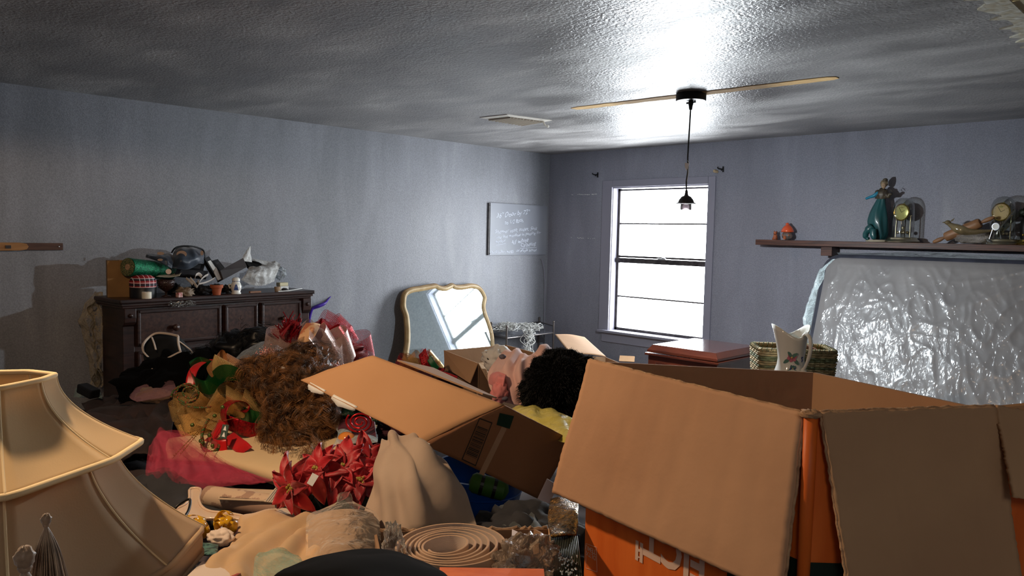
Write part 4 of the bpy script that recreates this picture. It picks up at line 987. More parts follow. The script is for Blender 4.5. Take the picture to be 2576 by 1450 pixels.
MB().tube(spline([c + sd * .034 + Vector((0, 0, .07)), c + sd * .05 + Vector((0, 0, .062)), c + sd * .04 + Vector((0, 0, .04))], 8), .005, 8).build('handle', M_porc, dv, smooth=True)
# white bag, clear bag
M_wbag = film_mat('white_thin_plastic', (222, 222, 218), .62, .25, 22, 1, .015)
wbag = thing('plastic_bag', 'crumpled white plastic shopping bag with a tall pointed handle on the dresser', 'bag', DT(660, .2))
g = wrinkle(surf(qpw([[(606, 704, .06), (630, 716, .05), (662, 719, .04), (690, 708, .06)], [(618, 690, .04), (640, 690, .0), (668, 694, .0), (696, 690, .03)], [(622, 680, .12), (648, 676, .08), (676, 672, .06), (705, 668, .1)], [(630, 668, .25), (655, 662, .25), (685, 658, .24), (700, 660, .25)]]), 34, 34), .014, 20, 2, .006, 5)
MB().grid(g).build('body', M_wbag, wbag, smooth=True)
g = wrinkle(surf(qpw([[(606, 655, .16), (618, 658, .15), (634, 660, .16)], [(612, 643, .17), (620, 642, .15), (632, 648, .17)], [(619, 632, .18), (624, 632, .17), (630, 636, .18)], [(628, 621, .18), (630, 620, .18), (632, 622, .18)]]), 16, 24), .008, 30, 4)
MB().grid(g).build('handle', M_wbag, wbag, smooth=True)
g = wrinkle(surf(qpw([[(628, 655, .2), (645, 658, .16), (668, 668, .14)], [(634, 650, .25), (656, 654, .25), (690, 660, .2)]]), 20, 10), .008, 30, 9)
MB().grid(g).build('handle', M_wbag, wbag, smooth=True)
M_clearbag = film_mat('clear_bag_film', (215, 222, 226), .25, .1, 24, 1, .015)
tag(blob('plastic_bag', P(703, 688, dep(DT(700, .2))), (.05, .045, .045), M_clearbag, amp=.35, freq=3, seed=6), 'small clear plastic bag right of the white bag on the dresser', 'bag')
# white ribbon heap
M_whcloth = mat('off_white_satin', (196, 186, 176), .5, bump=.2, bs=30)
wr = thing('ribbon_bow', 'crumpled off white ribbon bow lying left of the clay pot', 'bow', DT(495, .06))
for pth, wv in (([(478, 700, .04), (488, 712, .02), (496, 722, .0), (500, 712, .02), (497, 706, .04)], .02), ([(498, 722, .0), (505, 706, .03), (515, 696, .05), (524, 692, .08)], .02), ([(490, 704, .03), (492, 694, .05), (500, 690, .06), (508, 697, .06)], .025), ([(500, 715, .02), (515, 712, .03), (530, 706, .05), (540, 700, .06)], .014), ([(485, 716, .0), (475, 706, .02), (468, 700, .04)], .016)):
    ribbon('loop', qpw([pth])[0], Vector((.3, .2, .9)).normalized() * wv, M_whcloth, wr, 16, 3, solid=.001)
rb = tag(MB().box(DT(451, .0) + Vector((0, 0, .016)), (.03, .034, .032), Matrix.Rotation(.3, 3, 'Z')).build('small_box', mat('red_print_box', (168, 60, 58), .5, c2=(214, 190, 178), vs=60), bevel=.001), 'tiny red and white printed cube box on the dresser front edge', 'box')
for k, (x, y0, h, m_) in enumerate(((711, 0, .028, M_white), (710, 0.03, .026, mat('ivory_block', (206, 196, 160), .6)))):
    c = DT(x, .2); tag(MB().box(c + Vector((0, 0, y0 + h / 2)), (.05, .075, h), Matrix.Rotation(.1 * k, 3, 'Z')).build('wooden_block', m_, bevel=.002), ('white block lying at the right end of the dresser, bottom of two', 'ivory block on top of the white block at the dresser right end')[k], 'block')
c = DT(698, .07); tag(MB().lathe([(.001, 0), (.02, 0), (.024, .035), (.001, .036)], c, 20).build('cork', mat('cork', (176, 150, 122), .8, c2=(150, 122, 96), vs=60), smooth=40), 'short pale cork stopper at the right of the dresser top', 'cork')
c = DT(716, .06); tag(blob('dark_pebble', c + Vector((0, 0, .012)), (.03, .022, .012), M_vhs2), 'flat dark pebble next to the cork on the dresser', 'pebble')
tag(MB().tube([DT(700, .02) + Vector((0, 0, .004)), DT(725, .03) + Vector((0, 0, .004)), DT(760, .1) + Vector((0, 0, .01))], .0035, 6).build('white_stick', M_white), 'thin white stick reaching over the right end of the dresser', 'stick')
tag(MB().span(DT(628, .03) + Vector((0, 0, .008)), DT(655, .03) + Vector((0, 0, .008)), .02, .012).build('wooden_strip', mat('amber_wood', (130, 84, 50), .5)), 'short brown wooden strip beneath the white plastic bag', 'strip')
# small dark odds and ends between (each a scrap of its own)
random.seed(12)
for k, (x, w_, lb) in enumerate(((466, .03, 'folded tan leather scrap near the tiny red box'), (520, .08, 'dark crumpled scrap left of the clay pot'), (572, .12, 'dark crumpled scrap behind the porcelain shaker'), (497, .2, 'dark crumpled scrap behind the white ribbon bow'), (440, .2, 'dark crumpled scrap behind the goblet'))):
    c = DT(x, w_); tag(blob('cloth_scrap', c + Vector((0, 0, .03)), (.045, .05, .03 + .01 * (k > 2)), mat('scrap_%s' % 'abcde'[k], ((120, 100, 78), (30, 30, 34), (36, 34, 34), (28, 28, 30), (34, 30, 30))[k], .6), amp=.7, freq=3.2, seed=k, n=26, mm=16, flatten=.028), lb, 'cloth')
# silver tinsel stuck on the dresser edge
M_tins = mat('silver_tinsel', (190, 190, 186), .3, .8)
mb = MB(); random.seed(3)
for k in range(70):
    u = .315 + random.random() * .17; z = DH - .03 - random.random() * .035 * (1 - abs(u - .4) * 5); p = dp(u, -.004, z)
    mb.tube([p, p + dU * random.uniform(-.02, .02) + Vector((0, 0, random.uniform(-.012, .012))) - dB * random.uniform(.002, .012), p + dU * random.uniform(-.03, .03) + Vector((0, 0, random.uniform(-.02, .01)))], .0012, 4)
tag(mb.build('tinsel', M_tins), 'clump of silver tinsel clinging to the dresser top edge', 'tinsel', kind='stuff')
# plastic film hanging at the left of the dresser
g = [[on(x, y, 0, X_) for x, X_ in ((200 + dx, .06), (215 + dx, .2), (235 + dx * .5, .16), (258, .22))] for y, dx in ((735, 40), (765, 15), (800, 5), (840, 8), (880, 20), (925, 25), (975, 30))]
fo = MB().grid(wrinkle(surf(g, 30, 70), .05, 9, 4, .012, 5)).build('plastic_sheet', film_mat('crumpled_clear_film', (190, 176, 150), .02, .1, 26, 1, .02), smooth=True)
tag(fo, 'crumpled clear plastic sheeting stuffed beside the left side of the dresser', 'plastic sheet')
# purple bent handle
ph = P(775, 800, 6.45)
pts = [P(776, 830, 6.55), P(779, 800, 6.55), P(784, 781, 6.55), P(790, 775, 6.56), P(803, 770, 6.58), P(816, 764, 6.62), P(824, 755, 6.66), P(832, 746, 6.7)]
hb = thing('bent_handle', 'curved purple plastic handle sticking up between the dresser and the wall', 'handle', P(776, 860, 6.55))
MB().tube(spline([P(776, 860, 6.55)] + pts, 40), [.019] * 18 + [.019 + .008 * math.sin((i) / 14 * PI) for i in range(15)] + [.016 - .001 * i for i in range(8)], 12, flat=.6).build('shaft', mat('purple_plastic', (70, 40, 150), .3), hb, smooth=True)
MB().ball(P(832, 746, 6.7), .009, 10, 8).build('tip', M_black, hb, smooth=True)

# ================================================================ mirror leaning against the left wall
def onp(px_, py_, p0, n):
    r = ray(px_, py_); return CAM + r * ((p0 - CAM).dot(n) / r.dot(n))
mp0 = Vector((.055, -1.4, 1.08)); mn = Vector((.94, 0, .30)).normalized()
outline = [(1013, 745), (1020, 731), (1036, 723), (1060, 719), (1082, 715), (1097, 713), (1108, 718), (1122, 719), (1138, 712), (1148, 716), (1165, 716), (1185, 713), (1202, 716), (1213, 724), (1222, 738), (1226, 752), (1223, 772), (1227, 790), (1236, 815), (1243, 840), (1246, 875), (1243, 905), (1252, 935), (1240, 965), (1200, 985), (1130, 990), (1060, 985), (1025, 965), (1030, 930), (1018, 900), (1022, 860), (1022, 825), (1019, 795), (1012, 772)]
mpts = spline([onp(x, y, mp0, mn) for x, y in outline], 170, True)
cen = sum(mpts, Vector()) / len(mpts)
fv = Vector((0, 1, 0)); fu = mn.cross(fv).normalized()
def inset(d_, off):
    out = []; n_ = len(mpts)
    for i in range(n_):
        t = (mpts[(i + 2) % n_] - mpts[i - 2]); t.normalize(); nn_ = mn.cross(t); 
        if nn_.dot(cen - mpts[i]) < 0: nn_ = -nn_
        out.append(mpts[i] + nn_ * d_ + mn * off)
    return out
mr = thing('wall_mirror', 'mirror in an antique cream and gold scalloped frame leaning against the left wall', 'mirror', (cen.x, cen.y, min(p.z for p in mpts)))
M_gold = mat('antique_cream_gold_frame', (196, 172, 130), .42, c2=(166, 136, 90), vs=9, coat=.2)
M_goldd = mat('gold_outer_moulding', (150, 118, 72), .4, c2=(120, 90, 52), vs=9)
MB().grid([inset(.0, -.035), inset(-.004, -.02), inset(0, -.008), inset(.006, -.004), inset(.012, -.006)], closed=True).build('outer_moulding', M_goldd, mr, smooth=True)
MB().grid([inset(.011, -.01), inset(.014, .004), inset(.022, .01), inset(.032, .008), inset(.042, .0), inset(.048, -.004), inset(.052, -.012)], closed=True).build('frame', M_gold, mr, smooth=True)
gl = inset(.05, -.011); MB().add(gl + [p - mn * .004 for p in gl], [tuple(range(len(gl))), tuple(range(2 * len(gl) - 1, len(gl) - 1, -1))]).build('mirror_glass', mat('silvered_glass', (214, 226, 226), .03, .78, c2=(196, 210, 212), vs=60), mr)
bkp = inset(.004, -.034); MB().add(bkp, [tuple(range(len(bkp)))]).build('back_panel', M_darkwood, mr)

# ================================================================ metal corner rack with tangled wire
rk = thing('bath_rack', 'small brushed metal rack with a top shelf in the wall corner', 'rack', (.25, -.5, 0))
R0, R1, R2, R3 = [Vector((v.x, v.y, 0)) for v in (P(1236, 826, 8.02), P(1275, 825, 7.75), P(1357, 806, 8.6), P(1393, 812, 8.25))]
M_rack = mat('brushed_rack_metal', (120, 114, 112), .35, .9)
for p in (R0, R1, R2, R3):
    q_ = MB().tube([p, p + Vector((0, 0, .615))], .011, 10).build('post', M_rack, rk, smooth=40)
    MB().ball(p + Vector((0, 0, .62)), .013, 10, 8).build('finial', M_rack, q_, smooth=True)
for z in (.5, .16):
    mb = MB()
    for a, b in ((R0, R2), (R2, R3), (R1, R3), (R0, R1)): mb.tube([a + Vector((0, 0, z)), b + Vector((0, 0, z))], .007, 8)
    for k in range(1, 14): mb.tube([(R0.lerp(R2, k / 14)) + Vector((0, 0, z)), (R1.lerp(R3, k / 14)) + Vector((0, 0, z))], .003, 5)
    mb.build('shelf', M_rack, rk, smooth=40)
for a, b in ((R0, R2), (R2, R3)): MB().tube([a + Vector((0, 0, .575)), b + Vector((0, 0, .575))], .007, 8).build('guard_rail', M_rack, rk, smooth=40)
MB().slab([R0 + Vector((0, 0, .512)), R1 + Vector((0, 0, .512)), R3 + Vector((0, 0, .512)), R2 + Vector((0, 0, .512))], .004, Vector((0, 0, 1))).build('glass_plate', mat('smoked_plate', (88, 90, 98), .12, coat=.8), rk)
random.seed(21)
M_wire = mat('white_wire', (200, 200, 196), .4)
mb = MB()
for k in range(46):
    t0 = random.random(); c = R0.lerp(R3, .15 + .55 * t0) + Vector((random.uniform(-.05, .05), random.uniform(-.05, .05), .545))
    pts = []; 
    for s_ in range(7):
        pts.append(c + Vector((random.gauss(0, .05), random.gauss(0, .05), random.uniform(-.015, .075))))
    mb.tube(spline(pts, 24), .0032, 5)
for k in range(18):
    c = R1.lerp(R3, .38 + random.random() * .2) + Vector((.02, -.03, .56)); pts = [c]
    for s_ in range(6): pts.append(c + Vector((.03 + random.gauss(0, .025), -.03 + random.gauss(0, .025), -.05 * s_ + random.gauss(0, .015))))
    mb.tube(spline(pts, 26), .0034, 5)
tag(mb.build('wire_tangle', M_wire, smooth=True), 'tangle of white coated wire spilling over the metal rack', 'wire')

# ================================================================ the heap in the room: supports first
def lens(v): q = v - CAM; d = q.dot(FW); return q.dot(RT) / d, d
M_heap = mat('mixed_dark_laundry', (44, 38, 42), .9, c2=(70, 58, 58), vs=3, bump=.6, bs=18)
def zbase(d): 
    pts = [(.6, .66), (1, .69), (1.6, .69), (2, .66), (2.6, .62), (3.2, .56), (4, .50), (5, .36), (6, .22), (7, .1)]
    for (a, za), (b, zb) in zip(pts[:-1], pts[1:]):
        if a <= d <= b: return za + (zb - za) * (d - a) / (b - a)
    return .6 if d < .6 else .1
rows = []
nU, nV = 90, 110
for i in range(nV + 1):
    d = .75 + 5.2 * i / nV; row = []; tmax = .85 if d < 1.7 else max(.40, .85 - (d - 1.7) * .45); tmin = -.98 if d < 1.9 else max(-.98, -.98 + (d - 1.9) * .3) if d < 2.8 else -.70
    for j in range(nU + 1):
        t = tmin + (tmax - tmin) * j / nU
        g = Vector((CAM.x, CAM.y, 0)) + Vector((_f0.x, _f0.y, 0)) * d + Vector((_r0.x, _r0.y, 0)) * (t * d)
        z = zbase(d); e = min(j, nU - j, nV - i, i + 3) / 6.0; e = max(0, min(1, e))
        n_ = noise.noise(g * 3) * .05 + noise.noise(g * 7 + Vector((3, 1, 0))) * .022 + (1 - abs(noise.noise(g * 4.5 + Vector((9, 0, 0))))) ** 6 * .03
        z = .01 + (z + n_) * (e ** .5); z += .17 * math.exp(-((t * d + .945) ** 2 + (d - 1.4) ** 2) / .05)
        g.x = min(max(g.x, .9 if d > 3.4 else .4), 7.0); g.y = min(g.y, -1.9)
        row.append(Vector((g.x, g.y, z)))
    rows.append(row)
tag(MB().grid(rows).build('laundry_heap', M_heap, smooth=True), 'broad heap of dark crumpled laundry filling the floor beneath everything', 'laundry', kind='stuff')

def heap(name, label, cat, px_, py_, d, r, m, seed, amp=.35, freq=2.0, ridge=.25, group=None, rz=0, sink=.5):
    c = P(px_, py_, d); M = Matrix.Rotation(rz, 3, 'Z')
    o = blob(name, c - Vector((0, 0, r[2] * sink)), r, m, amp=amp, freq=freq, seed=seed, n=54, mm=34, M=M, ridge=ridge)
    return tag(o, label, cat, group)
def cm(name, c, c2, sheen=.2, bump=.35, bs=35, rough=.85, vs=5): return mat(name, c, rough, c2=c2, vs=vs, bump=bump, bs=bs, sheen=sheen)
M_brown = cm('dark_brown_cotton', (60, 44, 42), (40, 30, 30), .02); M_char = cm('charcoal_cotton', (48, 48, 52), (34, 35, 39), .03); M_blk = mat('black_cloth', (9, 9, 9), 1, c2=(6, 6, 6), spec=.1)
M_wine = cm('wine_cloth', (72, 26, 40), (52, 18, 30), .05); M_slate = cm('slate_green_cloth', (74, 80, 80), (54, 60, 60))
heap('folded_trousers', 'dark brown trousers heaped below the dresser behind the lamp shade', 'trousers', 300, 1075, 3.5, (.42, .5, .15), M_brown, 1)
tag(cloth('brown_shirt', [[(205, 1015, 4.1), (270, 1000, 4.3), (340, 1003, 4.2), (430, 1003, 3.9)], [(230, 1060, 3.8), (290, 1035, 3.8), (360, 1030, 3.7), (440, 1030, 3.5)], [(260, 1110, 3.4), (310, 1080, 3.3), (370, 1080, 3.25), (430, 1100, 3.1)], [(290, 1190, 3.0), (330, 1150, 2.9), (380, 1150, 2.9), (420, 1160, 2.85)]], M_brown, nu=50, nv=44, amp=.02, freq=5, folds=.03, ffreq=5, seed=3), 'dark brown shirt with loose folds draped over the heap near the dresser', 'shirt')
heap('wine_coat', 'dark wine coloured garment under the red wreath ribbons', 'garment', 880, 1020, 3.1, (.3, .3, .14), M_wine, 4)
heap('charcoal_jacket', 'charcoal garment bunched below the lamp shade and pink tulle', 'garment', 370, 1260, 2.4, (.28, .22, .1), M_char, 5)
heap('black_garment', 'black garment lying between the dresser and the gold ribbon wreath', 'garment', 480, 930, 4.2, (.45, .35, .2), M_blk, 6)
heap('grey_blanket', 'grey blanket bunched behind the cardboard boxes', 'blanket', 1330, 1340, 2.0, (.2, .2, .12), M_char, 7)
tag(cloth('slate_throw', [[(1250, 1285, 2.15), (1310, 1270, 2.2), (1370, 1275, 2.15), (1420, 1290, 2.1)], [(1255, 1310, 2.0), (1310, 1300, 2.0), (1370, 1305, 2.0), (1410, 1320, 1.95)], [(1270, 1345, 1.85), (1320, 1340, 1.85), (1370, 1350, 1.8), (1400, 1370, 1.8)]], M_slate, nu=34, nv=26, amp=.015, freq=12, folds=.02, ffreq=4, seed=9), 'dark slate green throw behind the box with the coiled strap', 'throw')
# supporting cartons under the tall foreground items
def carton(name, label, c, size, yaw, m=M_card, parts=None):
    c = Vector(c); t = thing(name, label, 'box', (c.x, c.y, c.z - size[2] / 2))
    MB().box(c, size, Matrix.Rotation(yaw, 3, 'Z')).build('body', m, t, bevel=.003)
    return t

# ---- black apron with pale piping
ap = thing('black_apron', 'black folded apron with pale bias piping leaning on the dresser front', 'apron', P(430, 945, 4.3))
g = surf(pg([[(372, 945, 4.2), (410, 948, 4.2), (450, 948, 4.2), (500, 950, 4.3)], [(362, 905, 4.35), (405, 905, 4.3), (458, 905, 4.3), (498, 912, 4.4)], [(360, 868, 4.5), (400, 868, 4.45), (450, 868, 4.4), (484, 880, 4.5)], [(378, 846, 4.6), (400, 839, 4.6), (448, 846, 4.55), (470, 868, 4.6)]]), 24, 20)
MB().grid(wrinkle(g, .008, 8, 2)).build('cloth', mat('matte_black_cloth', (9, 9, 9), .95), ap, smooth=True, solid=.01)
M_pip = mat('pale_bias_tape', (206, 186, 168), .8, bump=.2, bs=60)
def piping(pts, w_=.007):
    path = spline([P(x, y, d) for x, y, d in pts], 30); t = 1
    MB().tube(path, w_, 8, flat=.5).build('piping', M_pip, ap, smooth=True)
piping([(372, 898, 4.27), (361, 885, 4.32), (360, 868, 4.4), (374, 850, 4.5), (393, 839, 4.53), (420, 840, 4.52), (448, 846, 4.48)])
piping([(448, 846, 4.47), (449, 866, 4.36), (457, 895, 4.26), (468, 925, 4.17), (478, 946, 4.12)])
piping([(449, 858, 4.42), (468, 872, 4.42), (482, 885, 4.40), (491, 906, 4.34)])
piping([(452, 886, 4.28), (430, 897, 4.24), (405, 912, 4.2), (385, 926, 4.16), (371, 942, 4.12)])
piping([(382, 849, 4.46), (388, 865, 4.38), (392, 880, 4.32)], .006)

# ---- hair pieces
def strands(nm, m, parent, centers, n, r0, r1, ln, curl, cr_, seed, npt=22, drop=.4, per=6, free=.0):
    """wavy locks hugging rounded shapes: n locks of several hairs each"""
    random.seed(seed); mb = MB(); wsum = sum(c[1][0] * c[1][2] for c in centers)
    for k in range(n):
        c, R_ = random.choices(centers, [q[1][0] * q[1][2] for q in centers])[0]
        v = Vector((random.gauss(0, 1), random.gauss(0, 1), random.gauss(0, 1))).normalized()
        if v.dot(FW) > .3: v = v - FW * 2 * v.dot(FW)
        t = Vector((random.gauss(0, .7), random.gauss(0, .7), random.gauss(-drop, .5))); t = t - v * t.dot(v); t.normalize(); b = v.cross(t)
        ang = ln / max(R_) * random.uniform(.6, 1.3); turns = curl * random.uniform(.7, 1.4); ph = random.random() * 6.28; am = cr_ * random.uniform(.6, 1.5); lift = random.uniform(.98, 1.16)
        for h in range(per):
            off = Vector((random.gauss(0, 1), random.gauss(0, 1), random.gauss(0, 1))) * .0036; pts = []; dp_ = random.uniform(-.2, .2)
            for i in range(npt):
                s_ = i / (npt - 1); a = s_ * ang; w_ = ph + dp_ * s_ + s_ * turns * 2 * PI; am_ = am * (.5 + .8 * s_)
                d_ = v * math.cos(a) + t * math.sin(a)
                pts.append(c + Vector((d_.x * R_[0], d_.y * R_[1], d_.z * R_[2])) * (lift + .10 * s_ * s_ + free * s_) + b * (math.sin(w_) * am_) + d_ * (math.cos(w_) * am_ * .7) + off * (1 + s_) - Vector((0, 0, free * .1 * s_ * s_)))
            r = random.uniform(r0, r1); mb.tube(pts, [r * (1 - .6 * (i / npt)) for i in range(npt)], 3, cap=False)
    return mb.build(nm, m, parent, smooth=True)
def hair_mat(name, c, c2, rough=.35):
    m = mat(name, c, rough, c2=c2, vs=22, lo=.4, hi=.6, spec=.6); return m
M_aub = hair_mat('auburn_hair', (72, 46, 25), (150, 102, 56)); M_aubd = hair_mat('auburn_hair_under', (50, 32, 20), (84, 56, 32))
wg = thing('curly_wig', 'large curly auburn brown wig flopped over the wreaths and cream roll', 'wig', P(730, 1100, 2.9))
WC = [(P(665, 950, 3.05), (.11, .12, .085)), (P(720, 958, 3.0), (.12, .13, .11)), (P(762, 918, 3.05), (.07, .1, .09)), (P(745, 1010, 2.95), (.14, .12, .12)), (P(785, 1000, 2.95), (.08, .1, .12)), (P(705, 1070, 2.85), (.085, .08, .12)), (P(770, 1055, 2.85), (.1, .08, .08)), (P(735, 1110, 2.8), (.06, .06, .055))]
WC = [(c + RT * .026, r) for c, r in WC]
for c, r in WC: blob('hair_base', c, (r[0] * .86, r[1] * .86, r[2] * .86), M_aubd, wg, amp=.35, freq=3, seed=int(c.x * 50), n=26, mm=18)
strands('curls', M_aub, wg, WC, 640, .0004, .0008, .15, 1.7, .019, 5, 22, .6, 13)['kind'] = 'stuff'
strands('dark_curls', M_aubd, wg, WC, 200, .0004, .0008, .14, 1.8, .015, 6, 20, .5, 13)['kind'] = 'stuff'
strands('loose_curls', M_aub, wg, [(P(740, 1110, 2.72), (.11, .05, .06)), (P(700, 1120, 2.72), (.05, .04, .06))], 50, .0004, .0008, .12, 1.5, .014, 7, 22, .9, 9, .35)['kind'] = 'stuff'
bw = thing('black_wig', 'long black tangled wig spread out in front of the dresser drawers', 'wig', P(600, 940, 4.1))
M_bh = mat('black_hair', (10, 9, 9), .4, spec=.5)
BC = [(P(545, 915, 4.2), (.14, .14, .09)), (P(600, 880, 4.2), (.15, .14, .1)), (P(655, 870, 4.2), (.14, .14, .09)), (P(610, 940, 4.1), (.2, .14, .12))]
for c, r in BC: blob('hair_base', c, r, M_bh, bw, amp=.4, freq=2.5, seed=int(c.x * 31), n=26, mm=18)
strands('hair_strands', M_bh, bw, BC, 180, .0007, .0014, .26, .8, .02, 8, 18, .1, 5)['kind'] = 'stuff'

# ---- mesh ribbon wreaths
N_white = net_mat('white_deco_mesh', (236, 206, 196), .0050, .30, .16, .4, True)
N_red = net_mat('red_deco_mesh', (196, 24, 40), .0062, .22, .05, .4, True)
N_redd = net_mat('dense_red_mesh', (176, 16, 26), .004, .5, .6, .35, True)
N_gold = net_mat('gold_jute_mesh', (232, 192, 124), .0050, .34, .26, .5, True)
N_green = net_mat('green_glitter_mesh', (10, 108, 52), .0036, .55, .70, .35, True)
N_tan = net_mat('orange_tan_mesh', (208, 140, 84), .0045, .36, .35, .5, True)
def loop_rib(nm, base, tip, wpx, d, m, parent, fat=.45, dd=.0, n=30, wdir=None, wscale=1):
    """loop of wide ribbon from base to tip (both picture positions at depth d)"""
    b = P(base[0], base[1], d); t = P(tip[0], tip[1], d + dd); ax = t - b; L_ = ax.length
    wd = wpx / FPX * d
    sidev = (RT * -UP.dot(ax) + UP * RT.dot(ax)).normalized() if True else None
    if sidev.dot(UP) < 0: sidev = -sidev
    wv = (wdir.normalized() if wdir is not None else (sidev * .85 + FW * -.4 + UP * .2).normalized()) * wd
    o = (FW * .8 + sidev * .35).normalized() * L_ * fat
    pts = [b, b + ax * .4 - o * .55, b + ax * .85 - o * .5, t, b + ax * .85 + o * .5, b + ax * .4 + o * .55, b + ax * .03 + o * .05]
    ob = ribbon(nm, pts, [wv * .35, wv * .8, wv, wv, wv, wv * .8, wv * .35], m, parent, n, 6)
    return ob
rw = thing('mesh_wreath', 'red and white deco mesh ribbon wreath lying in front of the dresser right end', 'wreath', P(800, 900, 3.7))
WX = (790, 890)
for tip, wd, m, fat, dd in (((846, 792), 56, N_red, .5, .15), ((872, 806), 50, N_red, .4, .1), ((938, 868), 60, N_red, .45, .05), ((925, 905), 54, N_red, .4, 0), ((893, 836), 40, N_red, .3, .1), ((835, 818), 60, N_redd, .5, .05), ((868, 838), 50, N_redd, .4, .0), ((790, 812), 60, N_redd, .4, .1)):
    loop_rib('red_mesh_loop', WX, tip, wd, 3.75, m, rw, fat, dd)
for tip, wd, m, fat, dd in (((668, 852), 58, N_white, .5, -.05), ((700, 870), 66, N_white, .5, -.15), ((756, 818), 58, N_white, .4, .0), ((800, 822), 40, N_white, .5, -.1), ((838, 850), 66, N_white, .6, -.2), ((800, 868), 74, N_white, .6, -.25), ((884, 862), 70, N_white, .5, -.15), ((862, 900), 64, N_white, .5, -.2), ((888, 915), 50, N_white, .4, -.1), ((730, 880), 60, N_white, .5, -.25)):
    loop_rib('white_mesh_loop', WX, tip, wd, 3.65, m, rw, fat, dd)
blob('inner_bundle', P(790, 890, 3.85), (.26, .2, .12), cm('crimson_bundle', (130, 20, 34), (190, 120, 120), rough=.5), rw, amp=.5, freq=3, seed=3, n=40, mm=24)
M_rglit = mat('crimson_tinsel', (140, 22, 34), .3, .5); random.seed(4)
mb = MB()
for k in range(160):
    c = P(random.gauss(728, 12), random.gauss(838, 12), 3.55); v = Vector((random.gauss(0, .3), random.gauss(0, .3), 1)).normalized(); mb.tube([c, c + v * random.uniform(.02, .05) + RT * random.uniform(-.03, .03)], .0022, 4)
mb.build('tinsel_spray', M_rglit, rw)['kind'] = 'stuff'
sf = surf(pg([[(712, 856, 3.5), (760, 852, 3.5)], [(722, 830, 3.52), (752, 838, 3.52)], [(738, 806, 3.55), (754, 824, 3.55)]]), 6, 10)
mb = MB(); 
for q_ in ([(703, 842, 3.5), (712, 848, 3.5), (738, 806, 3.52), (733, 812, 3.52)], [(738, 806, 3.54), (716, 850, 3.56), (740, 846, 3.55), (754, 812, 3.54)]):
    a_ = [P(*p) for p in q_]; mb.slab(a_, .002, -FW)
mb.build('poinsettia_petal', mat('crimson_velvet', (128, 16, 32), .8), rw)
cr_pts = [[(748, 858, 3.45), (770, 862, 3.45), (790, 850, 3.45)], [(758, 830, 3.5), (785, 828, 3.45), (802, 828, 3.5)], [(770, 813, 3.58), (790, 812, 3.55), (806, 816, 3.6)]]
MB().grid(surf(pg(cr_pts), 14, 14)).build('printed_ribbon', mat('cream_printed_ribbon', (236, 186, 140), .7, c2=(206, 120, 84), vs=26, lo=.5, hi=.58), rw, smooth=True, solid=.001)
random.seed(9); mb = MB()
for k in range(130):
    c = P(random.gauss(672, 12), random.gauss(888, 8), 3.4); mb.ball(c, random.uniform(.002, .004), 5, 4)
for k in range(120):
    c = P(random.gauss(838, 12), random.gauss(922, 6), 3.35); mb.ball(c, random.uniform(.002, .004), 5, 4)
mb.build('red_berry_spray', mat('red_beads', (176, 40, 44), .25, c2=(226, 170, 150), vs=90, coat=.5), rw)['kind'] = 'stuff'
# clear ribbon bag beside it
tag(cloth('plastic_bag', [[(590, 905, 3.6), (630, 900, 3.6), (690, 892, 3.6)], [(610, 885, 3.65), (645, 875, 3.65), (690, 868, 3.65)], [(640, 868, 3.75), (660, 860, 3.75), (680, 858, 3.75)]], film_mat('clear_cellophane', (200, 210, 220), .2, .12, 26, 1, .015), nu=24, nv=20, amp=.015, freq=12, solid=0), 'clear cellophane bag lying between the two wigs', 'bag')

gw = thing('christmas_wreath', 'gold green and red mesh Christmas wreath with berries lying on the cream roll', 'wreath', P(560, 1050, 3.05))
for tip, wd, m, fat, dd, bs_ in (((428, 1034), 44, N_gold, .35, -.05, (560, 1020)), ((455, 1062), 60, N_gold, .45, -.1, (580, 1020)), ((470, 1000), 56, N_gold, .4, .05, (570, 1020)), ((520, 1078), 60, N_gold, .45, -.15, (570, 1020)), ((540, 992), 70, N_gold, .6, -.1, (610, 1030)), ((620, 985), 60, N_gold, .6, -.05, (570, 1025)), ((655, 1020), 60, N_gold, .5, 0, (580, 1030)), ((436, 1010), 40, N_gold, .3, 0, (540, 1030)), ((450, 1085), 50, N_gold, .4, -.08, (560, 1040)), ((500, 1105), 56, N_gold, .4, -.1, (570, 1045)), ((600, 992), 70, N_gold, .7, -.12, (590, 1050)), ((490, 985), 60, N_gold, .5, -.08, (560, 1030)), ((640, 1000), 64, N_gold, .6, -.1, (610, 1050)), ((540, 900), 64, N_tan, .3, .05, (560, 950)), ((600, 905), 66, N_tan, .4, .1, (560, 950)), ((565, 905), 54, N_gold, .25, 0, (545, 950))):
    loop_rib('gold_mesh_loop', bs_, tip, wd, 3.05, m, gw, fat, dd)
for pth, wd in (([(478, 935, 3.1), (492, 962, 2.98), (520, 976, 2.95), (548, 962, 2.97)], .075), ([(540, 955, 3.02), (560, 940, 2.98), (590, 940, 2.97), (625, 958, 3.0)], .085), ([(600, 1035, 2.95), (630, 1050, 2.92), (670, 1060, 2.95)], .09), ([(480, 925, 3.15), (505, 912, 3.2), (535, 920, 3.2)], .06), ([(620, 1010, 2.98), (650, 1030, 2.95), (690, 1040, 3.0)], .07)):
    g = []; pts = spline([P(*p) for p in pth], 26)
    ribbon('green_mesh_ribbon', pts, (UP * .8 - FW * .6).normalized() * wd, N_green, gw, 26, 8)
blob('inner_bundle', P(580, 1020, 3.2), (.16, .16, .12), mat('dark_green_tinsel', (12, 44, 26), .4, .3, bump=1, bs=120), gw, amp=.5, freq=3, seed=6)
M_redrib = mat('red_satin_ribbon', (196, 18, 22), .35, c2=(160, 10, 18), vs=10, sheen=.2); M_redgl = mat('red_glitter_ribbon', (176, 14, 30), .3, .4, c2=(120, 6, 20), vs=90, bump=1, bs=170)
